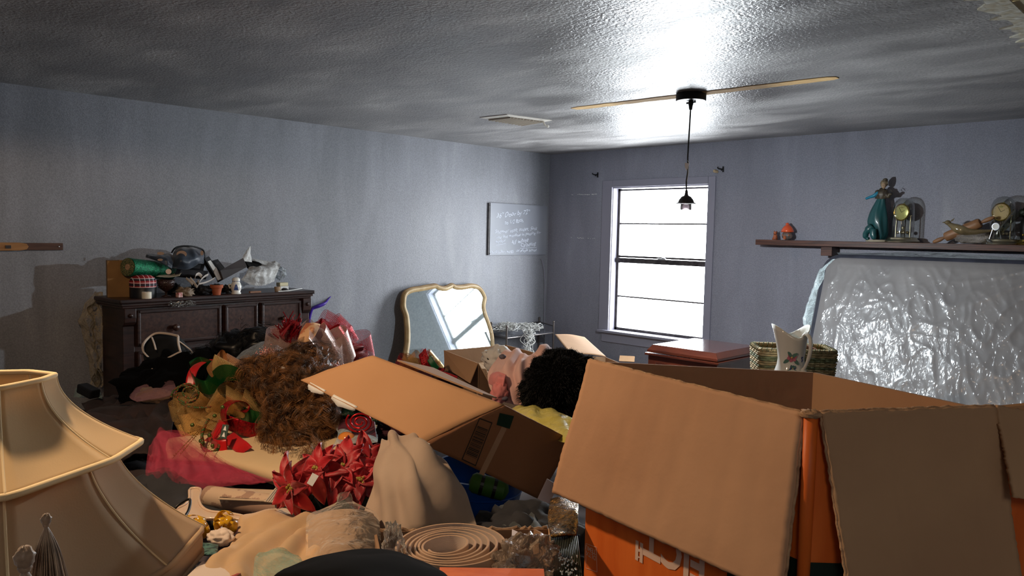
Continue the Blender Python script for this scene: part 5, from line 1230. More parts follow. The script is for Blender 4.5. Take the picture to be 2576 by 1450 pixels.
def rib(nm, pts, wv, m, parent, n=26, solid=.0012, wend=None):
    ws = [wv, wv] if wend is None else [wv, wend]
    return ribbon(nm, [P(*p) for p in pts], ws, m, parent, n, 5, solid=solid)
rib('red_ribbon_loop', [(572, 1075, 2.85), (562, 1045, 2.82), (572, 1018, 2.84), (600, 1008, 2.9), (620, 1020, 2.93), (612, 1036, 2.88), (596, 1032, 2.82)], (FW * -.7 + RT * .6).normalized() * .06, M_redgl, gw)
rib('red_ribbon_band', [(566, 1062, 2.84), (600, 1074, 2.82), (635, 1084, 2.85), (672, 1088, 2.9)], (UP * .9 - FW * .4).normalized() * .07, M_redgl, gw)
rib('red_ribbon_tail', [(560, 1058, 2.86), (550, 1080, 2.82), (536, 1100, 2.8), (522, 1112, 2.82)], (RT * .8 - FW * .5).normalized() * .05, M_redrib, gw)
rib('red_ribbon_tail', [(572, 1098, 2.8), (590, 1112, 2.76), (606, 1124, 2.72), (618, 1136, 2.7)], (RT * .75 + UP * .5).normalized() * .055, M_redrib, gw)
rib('red_ribbon_tail', [(530, 1118, 2.78), (550, 1124, 2.74), (572, 1122, 2.74)], (UP * .9).normalized() * .045, M_redrib, gw)
rib('red_ribbon_tail', [(478, 970, 3.1), (482, 945, 3.12), (492, 925, 3.15), (510, 912, 3.2), (528, 905, 3.22)], (RT * .8 + FW * .2).normalized() * .035, M_redrib, gw)
# woven label with trees
def flat_quad(nm, q_, m, parent, th=.001):
    a_ = [P(*p) for p in q_]; n = (a_[1] - a_[0]).cross(a_[3] - a_[0]).normalized()
    if n.dot(CAM - a_[0]) < 0: n = -n
    return MB().hexa([p - n * th for p in a_] + a_).build(nm, m, parent), a_, n
tg, tq, tn = flat_quad('tree_tag', [(553, 1102, 2.70), (569, 1106, 2.70), (576, 1070, 2.72), (560, 1068, 2.72)], mat('dark_green_tag', (14, 52, 38), .6), gw, .003)
def in_quad(a_, u, v, off=0): return a_[0].lerp(a_[1], u).lerp(a_[3].lerp(a_[2], u), v) + tn * off
for v0 in (.12, .58):
    mb = MB()
    for k in range(3):
        y = v0 + k * .09; mb.add([in_quad(tq, .5 - .3 + k * .07, y, .0012), in_quad(tq, .8 - k * .07, y, .0012), in_quad(tq, .5, y + .17, .0012 + k * .0003)], [(0, 1, 2)])
    mb.build('tree_motif', M_white, tg)
M_berry = mat('olive_green_berry', (92, 110, 50), .2, .5, coat=.5)
for x, y in ((540, 1047), (484, 1070), (527, 1096), (535, 1122), (560, 1025), (505, 1110)): MB().ball(P(x, y, 2.76), .0075, 14, 10).build('berry', M_berry, gw, smooth=True)
M_wstem = mat('gold_wire', (190, 150, 80), .3, .8)
for a_, b_2 in (((555, 1035, 2.8), (432, 1156, 2.55)), ((545, 1045, 2.8), (450, 1150, 2.6)), ((550, 1060, 2.8), (512, 1160, 2.6)), ((600, 1050, 2.8), (455, 1100, 2.7))):
    A_, B_ = P(*a_), P(*b_2); mb = MB().tube([A_, A_.lerp(B_, .5) + Vector((0, 0, .01)), B_], .0009, 5)
    for k in range(14): mb.ball(A_.lerp(B_, .45 + .55 * k / 14) + Vector((0, 0, .006)), .0022, 5, 4)
    mb.build('gold_spray', M_wstem, gw)
M_cordA = mat('twisted_red_green_cord', (150, 50, 30), .4, c2=(60, 90, 40), vs=120, lo=.48, hi=.52, bump=.6, bs=150)
def twist(nm, ctr, m, parent, r=.005, n=70, tw=30, closed=False):
    path = spline([P(*p) for p in ctr], n)
    for s_ in (0, PI):
        pts = []
        for i, p in enumerate(path):
            t = (path[min(i + 1, n)] - path[max(i - 1, 0)]).normalized(); a = t.cross(Vector((.2, .3, .9))).normalized(); b = t.cross(a)
            th = s_ + i / n * tw * 2 * PI; pts.append(p + (a * math.cos(th) + b * math.sin(th)) * r * .6)
        MB().tube(pts, r * .62, 6).build(nm, m if s_ == 0 else M_cordB, parent, smooth=True)
M_cordB = mat('green_gold_cord', (70, 84, 40), .4, .3)
def ring(cx_, cy_, rx, ry, d, a0, a1, n=14, dd=0): return [(cx_ + rx * math.cos(a0 + (a1 - a0) * k / n), cy_ + ry * math.sin(a0 + (a1 - a0) * k / n), d + dd * math.sin(k)) for k in range(n + 1)]
twist('twisted_cord', ring(472, 990, 28, 24, 2.9, .2, 6.6) + ring(478, 988, 18, 14, 2.88, .4, 5), M_cordA, gw, .004, 110, 40)
twist('twisted_cord', ring(462, 1005, 32, 34, 2.92, 3.3, 5.6) , M_cordA, gw, .004, 60, 20)
twist('twisted_cord', [(450, 1010, 2.9), (470, 1022, 2.88), (500, 1026, 2.86), (530, 1024, 2.86)], M_cordA, gw, .004, 60, 20)
twist('twisted_cord', ring(530, 1118, 22, 20, 2.74, -2.9, -6.2) , M_cordA, gw, .0055, 70, 20)
twist('twisted_cord', [(512, 1118, 2.75), (508, 1098, 2.77), (514, 1076, 2.8), (524, 1056, 2.84)], M_cordA, gw, .0055, 50, 12)

# ---- far ribbon wreath behind the flap
fw_ = thing('ribbon_bundle', 'small gold mesh bundle with red ribbon behind the big open box flap', 'ribbon bundle', P(1060, 940, 3.9))
for tip, wd, m in (((1010, 905), 40, N_gold), ((1030, 895), 46, N_gold), ((1100, 900), 56, N_gold), ((1112, 925), 40, N_gold), ((1075, 882), 30, N_red), ((1000, 900), 26, N_red)):
    loop_rib('mesh_loop', (1060, 940), tip, wd, 3.9, m, fw_, .4, 0)
rib('red_ribbon_loop', [(1062, 885, 3.8), (1068, 905, 3.78), (1075, 920, 3.78), (1092, 932, 3.8), (1112, 938, 3.8)], (RT * .7 + UP * .7).normalized() * .05, M_redgl, fw_)
rib('green_ribbon', [(1078, 900, 3.78), (1088, 915, 3.77), (1100, 930, 3.78)], (RT * .7 + UP * .7).normalized() * .03, mat('green_satin', (20, 90, 50), .4), fw_)
rib('red_ribbon_tail', [(1115, 940, 3.7), (1130, 945, 3.68), (1150, 952, 3.68)], (UP * .9 + RT * .2).normalized() * .02, M_redrib, fw_)
blob('inner_bundle', P(1060, 955, 4.0), (.14, .14, .1), M_wine, fw_, amp=.4, freq=3)

# ---- cream roll of padding
M_creamv = mat('cream_vinyl_fabric', (226, 200, 158), .55, c2=(216, 188, 144), vs=2, bump=.08, bs=30, sheen=.1)
g = pg([[(450, 1105, 3.05), (600, 1072, 3.15), (780, 1050, 3.15), (960, 1060, 3.0)], [(425, 1110, 2.92), (590, 1090, 2.95), (760, 1080, 2.95), (940, 1090, 2.8)], [(418, 1132, 2.80), (570, 1125, 2.78), (720, 1140, 2.7), (900, 1165, 2.55)], [(425, 1152, 2.74), (560, 1160, 2.68), (690, 1190, 2.55), (830, 1235, 2.4)], [(440, 1158, 2.8), (560, 1172, 2.72), (680, 1206, 2.58), (800, 1250, 2.45)], [(450, 1150, 2.95), (570, 1170, 2.85), (680, 1205, 2.7), (790, 1250, 2.6)]])
tag(MB().grid(wrinkle(surf(g, 50, 40), .006, 4, 2)).build('padding_roll', M_creamv, smooth=True, solid=.008), 'wide roll of cream vinyl padding lying under the Christmas wreath and wig', 'roll')

# ---- pink tulle
def veil(name, c, op): 
    m = bpy.data.materials.new(name); m.use_nodes = True; nt = m.node_tree; b = nt.nodes['Principled BSDF']; b.inputs['Base Color'].default_value = lin(c); b.inputs['Roughness'].default_value = .7
    tc = nt.nodes.new('ShaderNodeTexCoord'); n = nt.nodes.new('ShaderNodeTexNoise'); mp = nt.nodes.new('ShaderNodeMapping'); mp.inputs['Scale'].default_value = (30, 60, 18); n.inputs['Scale'].default_value = 2.5; n.inputs['Detail'].default_value = 5
    nt.links.new(tc.outputs['Object'], mp.inputs[0]); nt.links.new(mp.outputs[0], n.inputs['Vector']); mr = nt.nodes.new('ShaderNodeMapRange'); mr.inputs['From Min'].default_value = .35; mr.inputs['From Max'].default_value = .7; mr.inputs['To Min'].default_value = op * .5; mr.inputs['To Max'].default_value = min(1, op * 1.6); nt.links.new(n.outputs['Fac'], mr.inputs[0])
    lw = nt.nodes.new('ShaderNodeLayerWeight'); lw.inputs[0].default_value = .35; ad = nt.nodes.new('ShaderNodeMath'); ad.operation = 'MULTIPLY_ADD'; ad.inputs[1].default_value = .3; ad.use_clamp = True; nt.links.new(lw.outputs['Facing'], ad.inputs[0]); nt.links.new(mr.outputs[0], ad.inputs[2])
    t = nt.nodes.new('ShaderNodeBsdfTransparent'); ms = nt.nodes.new('ShaderNodeMixShader'); nt.links.new(ad.outputs[0], ms.inputs[0]); nt.links.new(t.outputs[0], ms.inputs[1]); nt.links.new(b.outputs[0], ms.inputs[2]); nt.links.new(ms.outputs[0], nt.nodes['Material Output'].inputs[0]); return m
V_pink = veil('pink_tulle', (196, 66, 92), .12); V_mauve = veil('mauve_tulle', (176, 128, 134), .13); V_teal = veil('sea_green_tulle', (150, 184, 168), .2)
tl = thing('pink_tulle', 'length of pink tulle netting spilling from under the Christmas wreath', 'tulle', P(470, 1230, 2.5))
for k in range(5):
    o = k * .02
    g = pg([[(372 + k * 8, 1140 + k * 6, 2.55 + o), (400, 1090 - k * 3, 2.7 + o), (455, 1085 + k * 8, 2.75 + o), (520, 1130 + k * 8, 2.62 + o)], [(366 + k * 3, 1185, 2.45 + o), (420, 1160 + k * 4, 2.5 + o), (500, 1170 + k * 3, 2.52 + o), (620, 1185 + k * 3, 2.5 + o)], [(372 + k * 6, 1225 - k * 4, 2.42 + o), (430, 1215, 2.42 + o), (520, 1200 + k * 3, 2.45 + o), (690 - k * 12, 1205 + k * 3, 2.42 + o)], [(410 + k * 9, 1250 - k * 4, 2.42 + o), (460, 1240 - k * 3, 2.42 + o), (550, 1226, 2.42 + o), (680 - k * 12, 1214, 2.42 + o)]])
    MB().grid(wrinkle(surf(g, 44, 30), .022, 8, 5 + k * 3, .012, 6)).build('tulle_layer', V_pink, tl, smooth=True)
mt_ = thing('mauve_tulle_bag', 'mauve tulle bag bulging with a beige parcel on the brown clothes', 'bag', P(390, 1010, 3.8))
for k in range(3):
    g = pg([[(326, 1000, 3.8), (350, 975 - k * 3, 3.95), (400, 955 - k * 2, 4.0), (436, 960, 3.9)], [(330, 1005, 3.7), (370, 985, 3.75), (410, 975 + k * 3, 3.75), (442, 975, 3.75)], [(345, 1012, 3.65), (380, 1005, 3.65), (410, 1000, 3.65), (440, 990, 3.65)]])
    MB().grid(wrinkle(surf(g, 26, 18), .02, 10, k + 2)).build('tulle_layer', V_mauve, mt_, smooth=True)
blob('beige_parcel', P(392, 996, 3.8), (.09, .09, .04), cm('beige_parcel_cloth', (150, 116, 90), (110, 84, 66)), mt_, amp=.25, freq=3)
tag(cloth('clear_pouch', [[(185, 1000, 4.3), (215, 1000, 4.2), (258, 1003, 4.1)], [(190, 975, 4.4), (220, 972, 4.4), (252, 988, 4.3)]], film_mat('pale_green_film', (150, 180, 170), .3, .15, 30, 1, .01), nu=18, nv=14, amp=.02, freq=9, solid=0), 'pale green clear pouch at the foot of the dresser left side', 'pouch')
tag(MB().span(P(205, 975, 4.15), P(240, 993, 4.1), .06, .05).build('black_remote', M_black, bevel=.008), 'black plastic case lying in the pale green pouch', 'case')

# ---- map roll, paper
M_map = mat('map_paper', (206, 178, 150), .6, c2=(168, 136, 116), vs=14, detail=8, lo=.49, hi=.505)
mpr = thing('map_roll', 'rolled up old map with a torn brown end below the pink tulle', 'map', P(620, 1270, 2.35))
a_, b_2 = P(524, 1250, 2.42), P(800, 1292, 2.22); ax = b_2 - a_
MB().lathe([(.024, 0), (.034, 0), (.0345, .003), (.0345, ax.length), (.024, ax.length)], a_, 32, axis=ax).build('roll', M_map, mpr, smooth=40)
MB().lathe([(.001, .004), (.026, .002), (.026, .01), (.001, .01)], a_, 24, axis=ax).build('roll_end', mat('brown_paper_inner', (96, 64, 44), .9), mpr)
M_newsp = mat('cream_newsprint', (214, 192, 164), .8, c2=(200, 176, 148), vs=5)
npp = thing('newspaper_sheet', 'cream printed sheet lying over the rolled map', 'paper', P(600, 1240, 2.4))
sh_, sq, tn = flat_quad('sheet', [(548, 1256, 2.33), (690, 1262, 2.25), (720, 1234, 2.42), (560, 1228, 2.46)], M_newsp, npp, .002)
tn_keep = tn
for k in range(3): MB().hexa([in_quad(sq, .02, .12 + k * .05, 0), in_quad(sq, .98, .12 + k * .05, 0), in_quad(sq, .98, .13 + k * .05, 0), in_quad(sq, .02, .13 + k * .05, 0), in_quad(sq, .02, .12 + k * .05, .0006), in_quad(sq, .98, .12 + k * .05, .0006), in_quad(sq, .98, .13 + k * .05, .0006), in_quad(sq, .02, .13 + k * .05, .0006)]).build('printed_rule', M_darkmetal, sh_)
s2 = thing('printed_sheet', 'small cream sheet with dark print tucked under the red poinsettia', 'paper', P(700, 1250, 2.25))
sh_, sq, tn = flat_quad('sheet', [(664, 1262, 2.18), (722, 1268, 2.15), (740, 1218, 2.36), (704, 1214, 2.38)], M_newsp, s2, .0015)
u_ = (sq[3] - sq[0]).normalized(); v_ = (sq[0] - sq[1]).normalized()
text('printed_text', 'stores', sq[1] - v_ * -.03 + u_ * .01 + tn * .001, u_, (v_ - u_ * v_.dot(u_)), .024, M_darkmetal, s2, ext=.0002)
for k in range(3): 
    p0 = sq[0].lerp(sq[1], .1 + k * .1) + tn * .001; p1 = sq[3].lerp(sq[2], .1 + k * .1) + tn * .001; MB().tube([p0, p1], .0007, 4).build('printed_rule', M_darkmetal, sh_)
# ---- hanger (broad translucent plastic)
M_hang = mat('milky_hanger_plastic', (214, 186, 160), .3, sss=.2, coat=.3)
hg = thing('plastic_hanger', 'broad milky plastic hanger lying across the yellow ribbons', 'hanger', P(500, 1290, 2.1))
outl = [(478, 1232), (504, 1232), (500, 1256), (508, 1276), (530, 1288), (570, 1292), (612, 1300), (628, 1308), (600, 1308), (560, 1306), (520, 1306), (490, 1312), (478, 1322), (462, 1338), (440, 1318), (412, 1302), (440, 1284), (466, 1270), (476, 1254)]
def hz(y): return 2.28 - (y - 1232) / 106 * .3
poly = [P(x, y, hz(y)) for x, y in outl]; cc = sum(poly, Vector()) / len(poly); n_ = (poly[5] - poly[0]).cross(poly[15] - poly[0]).normalized(); n_ = -n_ if n_.z < 0 else n_
poly = spline(poly, 80, True)
MB().add(poly + [p - n_ * .006 for p in poly], [tuple(range(80)), tuple(range(159, 79, -1))] + [(i, (i + 1) % 80, 80 + (i + 1) % 80, 80 + i) for i in range(80)]).build('body', M_hang, hg)
MB().tube([poly[i] + n_ * .001 for i in range(80)] + [poly[0]], .004, 6).build('rolled_edge', M_hang, hg, smooth=True)
tag(MB().tube(spline([P(*q) for q in [(424, 1310, 2.0), (440, 1280, 2.0), (462, 1262, 2.02), (478, 1258, 2.03), (476, 1280, 2.0), (466, 1298, 1.96), (448, 1312, 1.93)]], 50), .0035, 8).build('black_cable', M_black, smooth=True), 'short black cable loop resting on the milky hanger', 'cable')
tag(MB().tube(spline([P(*q) for q in [(405, 1275, 2.35), (420, 1290, 2.3), (450, 1300, 2.25), (440, 1322, 2.2), (420, 1305, 2.22)]], 50), .003, 8).build('grey_cable', M_slate, smooth=True), 'thin grey cable curled beside the lower lamp shade', 'cable')
M_yel2 = mat('yellow_gloss_ribbon', (226, 176, 30), .2, c2=(196, 140, 12), vs=20, coat=.5)
for lb, cx_, cy_, n_, s_, sd_ in (('curly bow of glossy yellow ribbon beside the lower lamp shade rim', 490, 1335, 12, 30, 3), ('smaller curl of glossy yellow ribbon on top of the beige cloth', 566, 1318, 7, 19, 5)):
    yb_ = thing('yellow_bow', lb, 'bow', P(cx_, cy_ + 10, 1.95), 'yellow ribbon bows'); random.seed(sd_)
    for k in range(n_):
        th = 2 * PI * k / n_ + random.random(); rr = s_ * random.uniform(.4, 1)
        c = P(cx_ + rr * math.cos(th), cy_ + rr * .7 * math.sin(th), 1.93 + random.uniform(-.04, .04)); r_ = random.uniform(.012, .02); ax = Vector((random.gauss(0, 1), random.gauss(0, 1), random.gauss(0, .6))).normalized()
        u_ = ax.cross(Vector((.3, .1, 1))).normalized(); v_ = ax.cross(u_)
        ribbon('loop', [c + (u_ * math.cos(a) + v_ * math.sin(a)) * r_ for a in [q * 5.4 / 8 for q in range(9)]], ax * .022, M_yel2, yb_, 16, 2, solid=.001)

# ---- beige cloth, small scraps at the bottom left
M_beige = cm('beige_cotton', (206, 172, 130), (196, 162, 120), .2, .2, 50)
tag(cloth('beige_sheet', [[(600, 1315, 2.05), (680, 1285, 2.15), (760, 1285, 2.15), (830, 1300, 2.0), (860, 1320, 1.95)], [(600, 1345, 1.92), (660, 1305, 2.0), (740, 1325, 1.92), (800, 1330, 1.88), (850, 1345, 1.85)], [(560, 1395, 1.75), (640, 1352, 1.82), (700, 1375, 1.72), (780, 1370, 1.74), (830, 1385, 1.7)], [(500, 1430, 1.6), (580, 1420, 1.62), (660, 1425, 1.6), (760, 1420, 1.62), (820, 1430, 1.6)], [(480, 1470, 1.5), (570, 1475, 1.48), (660, 1475, 1.5), (750, 1470, 1.5), (820, 1470, 1.5)]], M_beige, nu=60, nv=60, amp=.014, freq=8, folds=.018, ffreq=4, seed=4), 'beige cotton sheet with deep folds below the red poinsettias', 'sheet')
tag(blob('tissue_wad', P(555, 1352, 1.85), (.035, .03, .018), cm('white_tissue', (230, 212, 196), (210, 190, 170)), amp=.25, freq=2.5, seed=2), 'crumpled white tissue beside the yellow bow', 'tissue')
tag(cloth('teal_lace', [[(498, 1395, 1.72), (520, 1398, 1.7), (545, 1404, 1.68)], [(500, 1365, 1.82), (525, 1366, 1.8), (550, 1372, 1.8)]], mat('teal_sequin_lace', (84, 124, 116), .4, c2=(40, 66, 64), vs=60, lo=.45, hi=.55, bump=1, bs=90), nu=16, nv=14, amp=.01, freq=14), 'scrap of teal lace beside the lower lamp shade rim', 'lace')
env = thing('envelope', 'white envelope with a red stripe at the bottom beside the lamp shade', 'envelope', P(560, 1440, 1.4))
sh_, sq, tn = flat_quad('paper', [(440, 1480, 1.36), (640, 1475, 1.42), (600, 1445, 1.52), (510, 1412, 1.62)], mat('envelope_white', (226, 210, 196), .6), env, .002)
MB().span(P(583, 1452, 1.45), P(602, 1444, 1.5), .006, .002).build('red_stripe', M_redrib, env)
for k in range(2):
    o = tag(cloth('green_tulle', [[(636 + k * 4, 1470, 1.4), (690, 1475, 1.4), (770, 1470, 1.42)], [(640, 1415 - k * 6, 1.52), (700, 1400, 1.56), (760, 1412, 1.54)], [(655, 1398 + k * 4, 1.6), (700, 1392, 1.62), (740, 1398, 1.62)]], V_teal, nu=26, nv=20, amp=.02, freq=12, seed=k, solid=0), 'sea green tulle scrap on the beige sheet, ' + ('lower layer', 'upper layer')[k], 'tulle')
heap('beige_filler', 'folded beige towel lying under the beige sheet and wrapped parcel', 'towel', 780, 1440, 1.75, (.25, .2, .1), M_beige, 9)
heap('dark_towel', 'dark towel lying behind the beige sheet', 'towel', 640, 1370, 2.3, (.3, .3, .1), M_wine, 11)

# ---- poinsettias
M_poin = mat('poinsettia_red', (184, 8, 26), .5, c2=(136, 4, 16), vs=14, sheen=.3, bump=.25, bs=40); M_pleaf = mat('poinsettia_leaf', (22, 44, 26), .5, c2=(12, 28, 16), vs=12)
def leafm(mb_, c, d, n, L_, W_, droop, seed=0):
    d = d.normalized(); s_ = d.cross(n).normalized(); n = s_.cross(d); R_, Cn = 10, 7; rows = []
    for i in range(R_):
        t = i / (R_ - 1); wd = W_ * (math.sin(PI * min(1, t * .93 + .07)) ** .8) * (1 - .35 * t) if t < 1 else 0
        row = []
        for j in range(Cn):
            u = j / (Cn - 1) * 2 - 1
            vein = .0016 * math.cos(t * 30 - abs(u) * 6)
            row.append(c + d * (L_ * t) + s_ * (wd * u * .5) + n * (-droop * L_ * t * t + abs(u) * W_ * .12 + vein + .004 * math.sin(t * 5 + u * 3 + seed)))
        rows.append(row)
    mb_.grid(rows)
def bloom(ctr, d, facing, R_, n, seed, parent):
    random.seed(seed); c = P(ctr[0], ctr[1], d); f = facing.normalized(); u = f.cross(Vector((0, 0, 1))).normalized(); v = u.cross(f)
    bl = MB(); 
    for k in range(9): bl.ball(c + f * .01 + (u * random.gauss(0, .5) + v * random.gauss(0, .5)) * .012, .0045, 8, 6)
    b_ = bl.build('flower_centre', mat('yellow_green_bud_%d' % seed, (150, 130, 50), .5), parent, smooth=True)
    for ring_ in range(2):
        m_ = n if ring_ == 0 else n - 2
        for k in range(m_):
            th = 2 * PI * k / m_ + ring_ * .4 + random.uniform(-.15, .15); dv_ = u * math.cos(th) + v * math.sin(th)
            L_ = R_ * (1, .72)[ring_] * random.uniform(.85, 1.15); mb = MB(); leafm(mb, c + f * (.004 * ring_), dv_ + f * (.12 + .3 * ring_), f, L_, L_ * .6, .35 - ring_ * .1, seed + k)
            mb.build('bract', M_poin, b_, smooth=True, solid=.0004)
    return b_
po = thing('poinsettia_spray', 'spray of red artificial poinsettias lying against the grey cloth', 'artificial flowers', P(840, 1230, 2.15))
fc = (-FW * .8 + Vector((0, 0, .6)) - RT * .1)
bloom((862, 1178), 2.12, fc, .10, 9, 3, po); bloom((920, 1160), 2.2, fc + RT * .5, .09, 8, 4, po); bloom((800, 1180), 2.12, fc - RT * .4, .085, 8, 5, po); bloom((735, 1228), 2.05, fc - RT * .4 - Vector((0, 0, .5)), .095, 7, 6, po); bloom((905, 1210), 2.1, fc + RT * .2, .085, 8, 7, po)
for k, (x, y, dx, dy) in enumerate(((760, 1240, .3, -.4), (800, 1230, .2, -.8), (830, 1240, .5, -.6), (880, 1240, .7, -.5), (870, 1250, -.4, -.7), (790, 1262, -.5, -.6), (900, 1245, .4, -.8))):
    mb = MB(); leafm(mb, P(x, y, 2.12), RT * dx + UP * dy, -FW, .11, .06, .1, k); mb.build('green_leaf', M_pleaf, po, smooth=True, solid=.0008)
mb = MB(); leafm(mb, P(790, 1192, 2.0), RT * .3 - UP, -FW + RT * .2, .09, .045, .2, 3); mb.build('bract', M_poin, po, smooth=True, solid=.0008)
MB().tube(spline([P(735, 1228, 2.08), P(770, 1240, 2.14), P(820, 1235, 2.18), P(880, 1225, 2.2)], 14), .004, 7).build('stem', M_pleaf, po, smooth=True)
for k in range(3): MB().tube([P(862, 1178, 2.14), P(840 + k * 20, 1220, 2.2), P(850, 1250, 2.2)], .003, 6).build('stem', M_pleaf, po, smooth=True)
lb_, q_, tn = flat_quad('care_tag', [(772, 1216, 1.94), (786, 1224, 1.94), (802, 1198, 1.98), (786, 1190, 1.98)], M_white, po, .001)
# dark garland under, silver film, orange ornament, red spiral
tag(blob('green_tinsel_garland', P(862, 1045, 3.0), (.2, .12, .07), mat('dark_green_glitter', (10, 40, 26), .35, .4, bump=1, bs=140), amp=.6, freq=4, seed=4), 'dark green glitter garland behind the torn edge of the box flap', 'garland')
tag(cloth('cellophane', [[(840, 1120, 2.6), (880, 1118, 2.6), (950, 1115, 2.55)], [(848, 1085, 2.75), (890, 1075, 2.8), (950, 1095, 2.7)], [(800, 1068, 2.95), (870, 1062, 2.95), (940, 1075, 2.9)]], M_film, nu=30, nv=24, amp=.018, freq=12, seed=6, solid=0), 'crumpled clear cellophane around an orange bauble behind the poinsettias', 'cellophane')
tag(MB().ball(P(872, 1106, 2.68), (.035, .03, .026), 20, 14).build('orange_bauble', mat('orange_bauble_glass', (228, 140, 60), .2, coat=.6), smooth=True), 'shiny orange bauble wrapped in cellophane', 'bauble')
sp_ = []
for k in range(40): a = k * .42; r_ = 6 + k * .75; sp_.append(P(905 + r_ * math.cos(a), 1062 + r_ * .8 * math.sin(a), 2.62 + .002 * k))
tag(MB().tube(spline(sp_, 120), .0035, 6).build('spiral_pick', mat('red_metallic_foil', (200, 30, 34), .25, .7), smooth=True), 'red metallic spiral pick beside the cardboard flap', 'decoration')
tag(cloth('burgundy_fabric', [[(850, 1085, 2.75), (910, 1105, 2.65), (950, 1115, 2.6)], [(850, 1040, 2.9), (900, 1045, 2.85), (940, 1060, 2.75)]], cm('burgundy_sheer', (92, 28, 44), (60, 16, 30), rough=.4), nu=20, nv=16, amp=.01, freq=9), 'dark burgundy fabric behind the red spiral pick', 'fabric')

# ---- plastic wrapped parcel
M_linen = cm('taupe_linen', (176, 148, 120), (164, 136, 108), .1, .2, 40); M_wrap = film_mat('clear_packaging', (232, 226, 216), .03, .07, 18, 1, .012)
pp = thing('wrapped_linen_pack', 'taupe linen packed in shiny clear plastic with a carry handle', 'package', P(865, 1425, 1.75))
bl = [P(778, 1436, 1.62), P(952, 1440, 1.62), P(948, 1290, 1.92), P(780, 1300, 1.92)]
g = pg([[(780, 1470, 1.62), (830, 1470, 1.6), (900, 1470, 1.6), (952, 1465, 1.62)], [(776, 1400, 1.68), (830, 1395, 1.64), (900, 1395, 1.64), (955, 1400, 1.68)], [(776, 1330, 1.78), (830, 1330, 1.74), (900, 1330, 1.74), (950, 1335, 1.78)], [(785, 1300, 1.86), (830, 1288, 1.84), (900, 1285, 1.84), (940, 1295, 1.86)], [(800, 1296, 1.95), (840, 1286, 1.95), (900, 1284, 1.95), (932, 1292, 1.95)]])
MB().grid(wrinkle(surf(g, 30, 30), .003, 10, 2)).build('folded_linen', M_linen, pp, smooth=True, solid=.05)
g = pg([[(772, 1475, 1.58), (830, 1475, 1.55), (900, 1475, 1.55), (960, 1470, 1.58)], [(770, 1400, 1.65), (830, 1395, 1.61), (900, 1395, 1.61), (960, 1400, 1.65)], [(770, 1325, 1.76), (830, 1325, 1.72), (900, 1325, 1.72), (956, 1330, 1.76)], [(780, 1292, 1.85), (835, 1280, 1.82), (895, 1276, 1.82), (945, 1290, 1.85)], [(842, 1272, 1.86), (852, 1262, 1.85), (882, 1258, 1.85), (892, 1272, 1.86)], [(846, 1252, 1.88), (856, 1240, 1.87), (880, 1240, 1.87), (888, 1256, 1.88)]])
MB().grid(wrinkle(surf(g, 60, 60), .004, 14, 7)).build('plastic_sleeve', M_wrap, pp, smooth=True)

# ---- taupe cloth pulled up beside the flap
M_taupe = cm('taupe_grey_cloth', (184, 162, 142), (172, 150, 130), .15, .2, 45)
tag(cloth('taupe_curtain', [[(905, 1345, 1.88), (960, 1345, 1.82), (1010, 1350, 1.8), (1080, 1345, 1.8), (1150, 1335, 1.85), (1200, 1320, 1.9)], [(920, 1270, 1.98), (960, 1255, 1.9), (1010, 1260, 1.88), (1060, 1255, 1.84), (1130, 1260, 1.9), (1175, 1260, 1.98)], [(945, 1200, 2.06), (962, 1190, 1.98), (1005, 1180, 1.95), (1050, 1180, 1.9), (1110, 1190, 1.96), (1150, 1200, 2.05)], [(958, 1130, 2.12), (970, 1120, 2.04), (1000, 1115, 2.02), (1040, 1125, 1.99), (1090, 1135, 2.02), (1125, 1160, 2.12)], [(962, 1105, 2.2), (975, 1093, 2.16), (1000, 1090, 2.14), (1030, 1105, 2.14), (1070, 1120, 2.14), (1100, 1145, 2.2)], [(970, 1130, 2.3), (985, 1110, 2.28), (1010, 1110, 2.26), (1040, 1120, 2.26), (1075, 1140, 2.26), (1100, 1160, 2.3)]], M_taupe, nu=80, nv=60, amp=.012, freq=6, folds=.030, ffreq=2.8, seed=14), 'taupe cotton curtain pulled up in vertical folds beside the blue bucket', 'curtain')
# ---- blue bucket
M_blueb = mat('deep_blue_plastic', (14, 74, 160), .3, coat=.2)
bk_ = thing('blue_bucket', 'deep blue plastic bucket under the tilted cardboard flap', 'bucket', P(1210, 1320, 2.2))
bc0 = P(1198, 1322, 2.42); 
pr = [(.075, -.02), (.094, 0), (.11, .05), (.130, .12), (.143, .19), (.150, .2), (.150, .206), (.141, .206), (.122, .12), (.098, .03)]
MB().lathe(pr, bc0 + Vector((0, 0, -.02)), 48, axis=Vector((.06, .0, 1)), cap=False).build('body', M_blueb, bk_, smooth=40)
for z_, r_ in ((.085, .1205), (.15, .1355)): MB().lathe([(r_, z_ - .003), (r_ + .003, z_), (r_, z_ + .003)], bc0 + Vector((0, 0, -.02)), 48, axis=Vector((.06, 0, 1)), cap=False).build('rib', M_blueb, bk_, smooth=40)
# handle recess with green roll showing
gq = P(1228, 1220, 2.26)
gt = thing('green_roller', 'green foam roll with black bands showing in the bucket cut-out', 'roll', gq)
a_, b_2 = P(1190, 1214, 2.265), P(1270, 1236, 2.265); ax = b_2 - a_
MB().lathe([(.001, -.012), (.022, -.007), (.03, .004), (.03, ax.length - .004), (.022, ax.length + .005), (.001, ax.length + .012)], a_, 24, axis=ax).build('foam', mat('leaf_green_foam', (52, 96, 26), .6), gt, smooth=40)
for t in (.22, .62): MB().lathe([(.0303, 0), (.0312, 0), (.0312, .010), (.0303, .010)], a_ + ax * t, 24, axis=ax).build('black_band', M_black, gt)
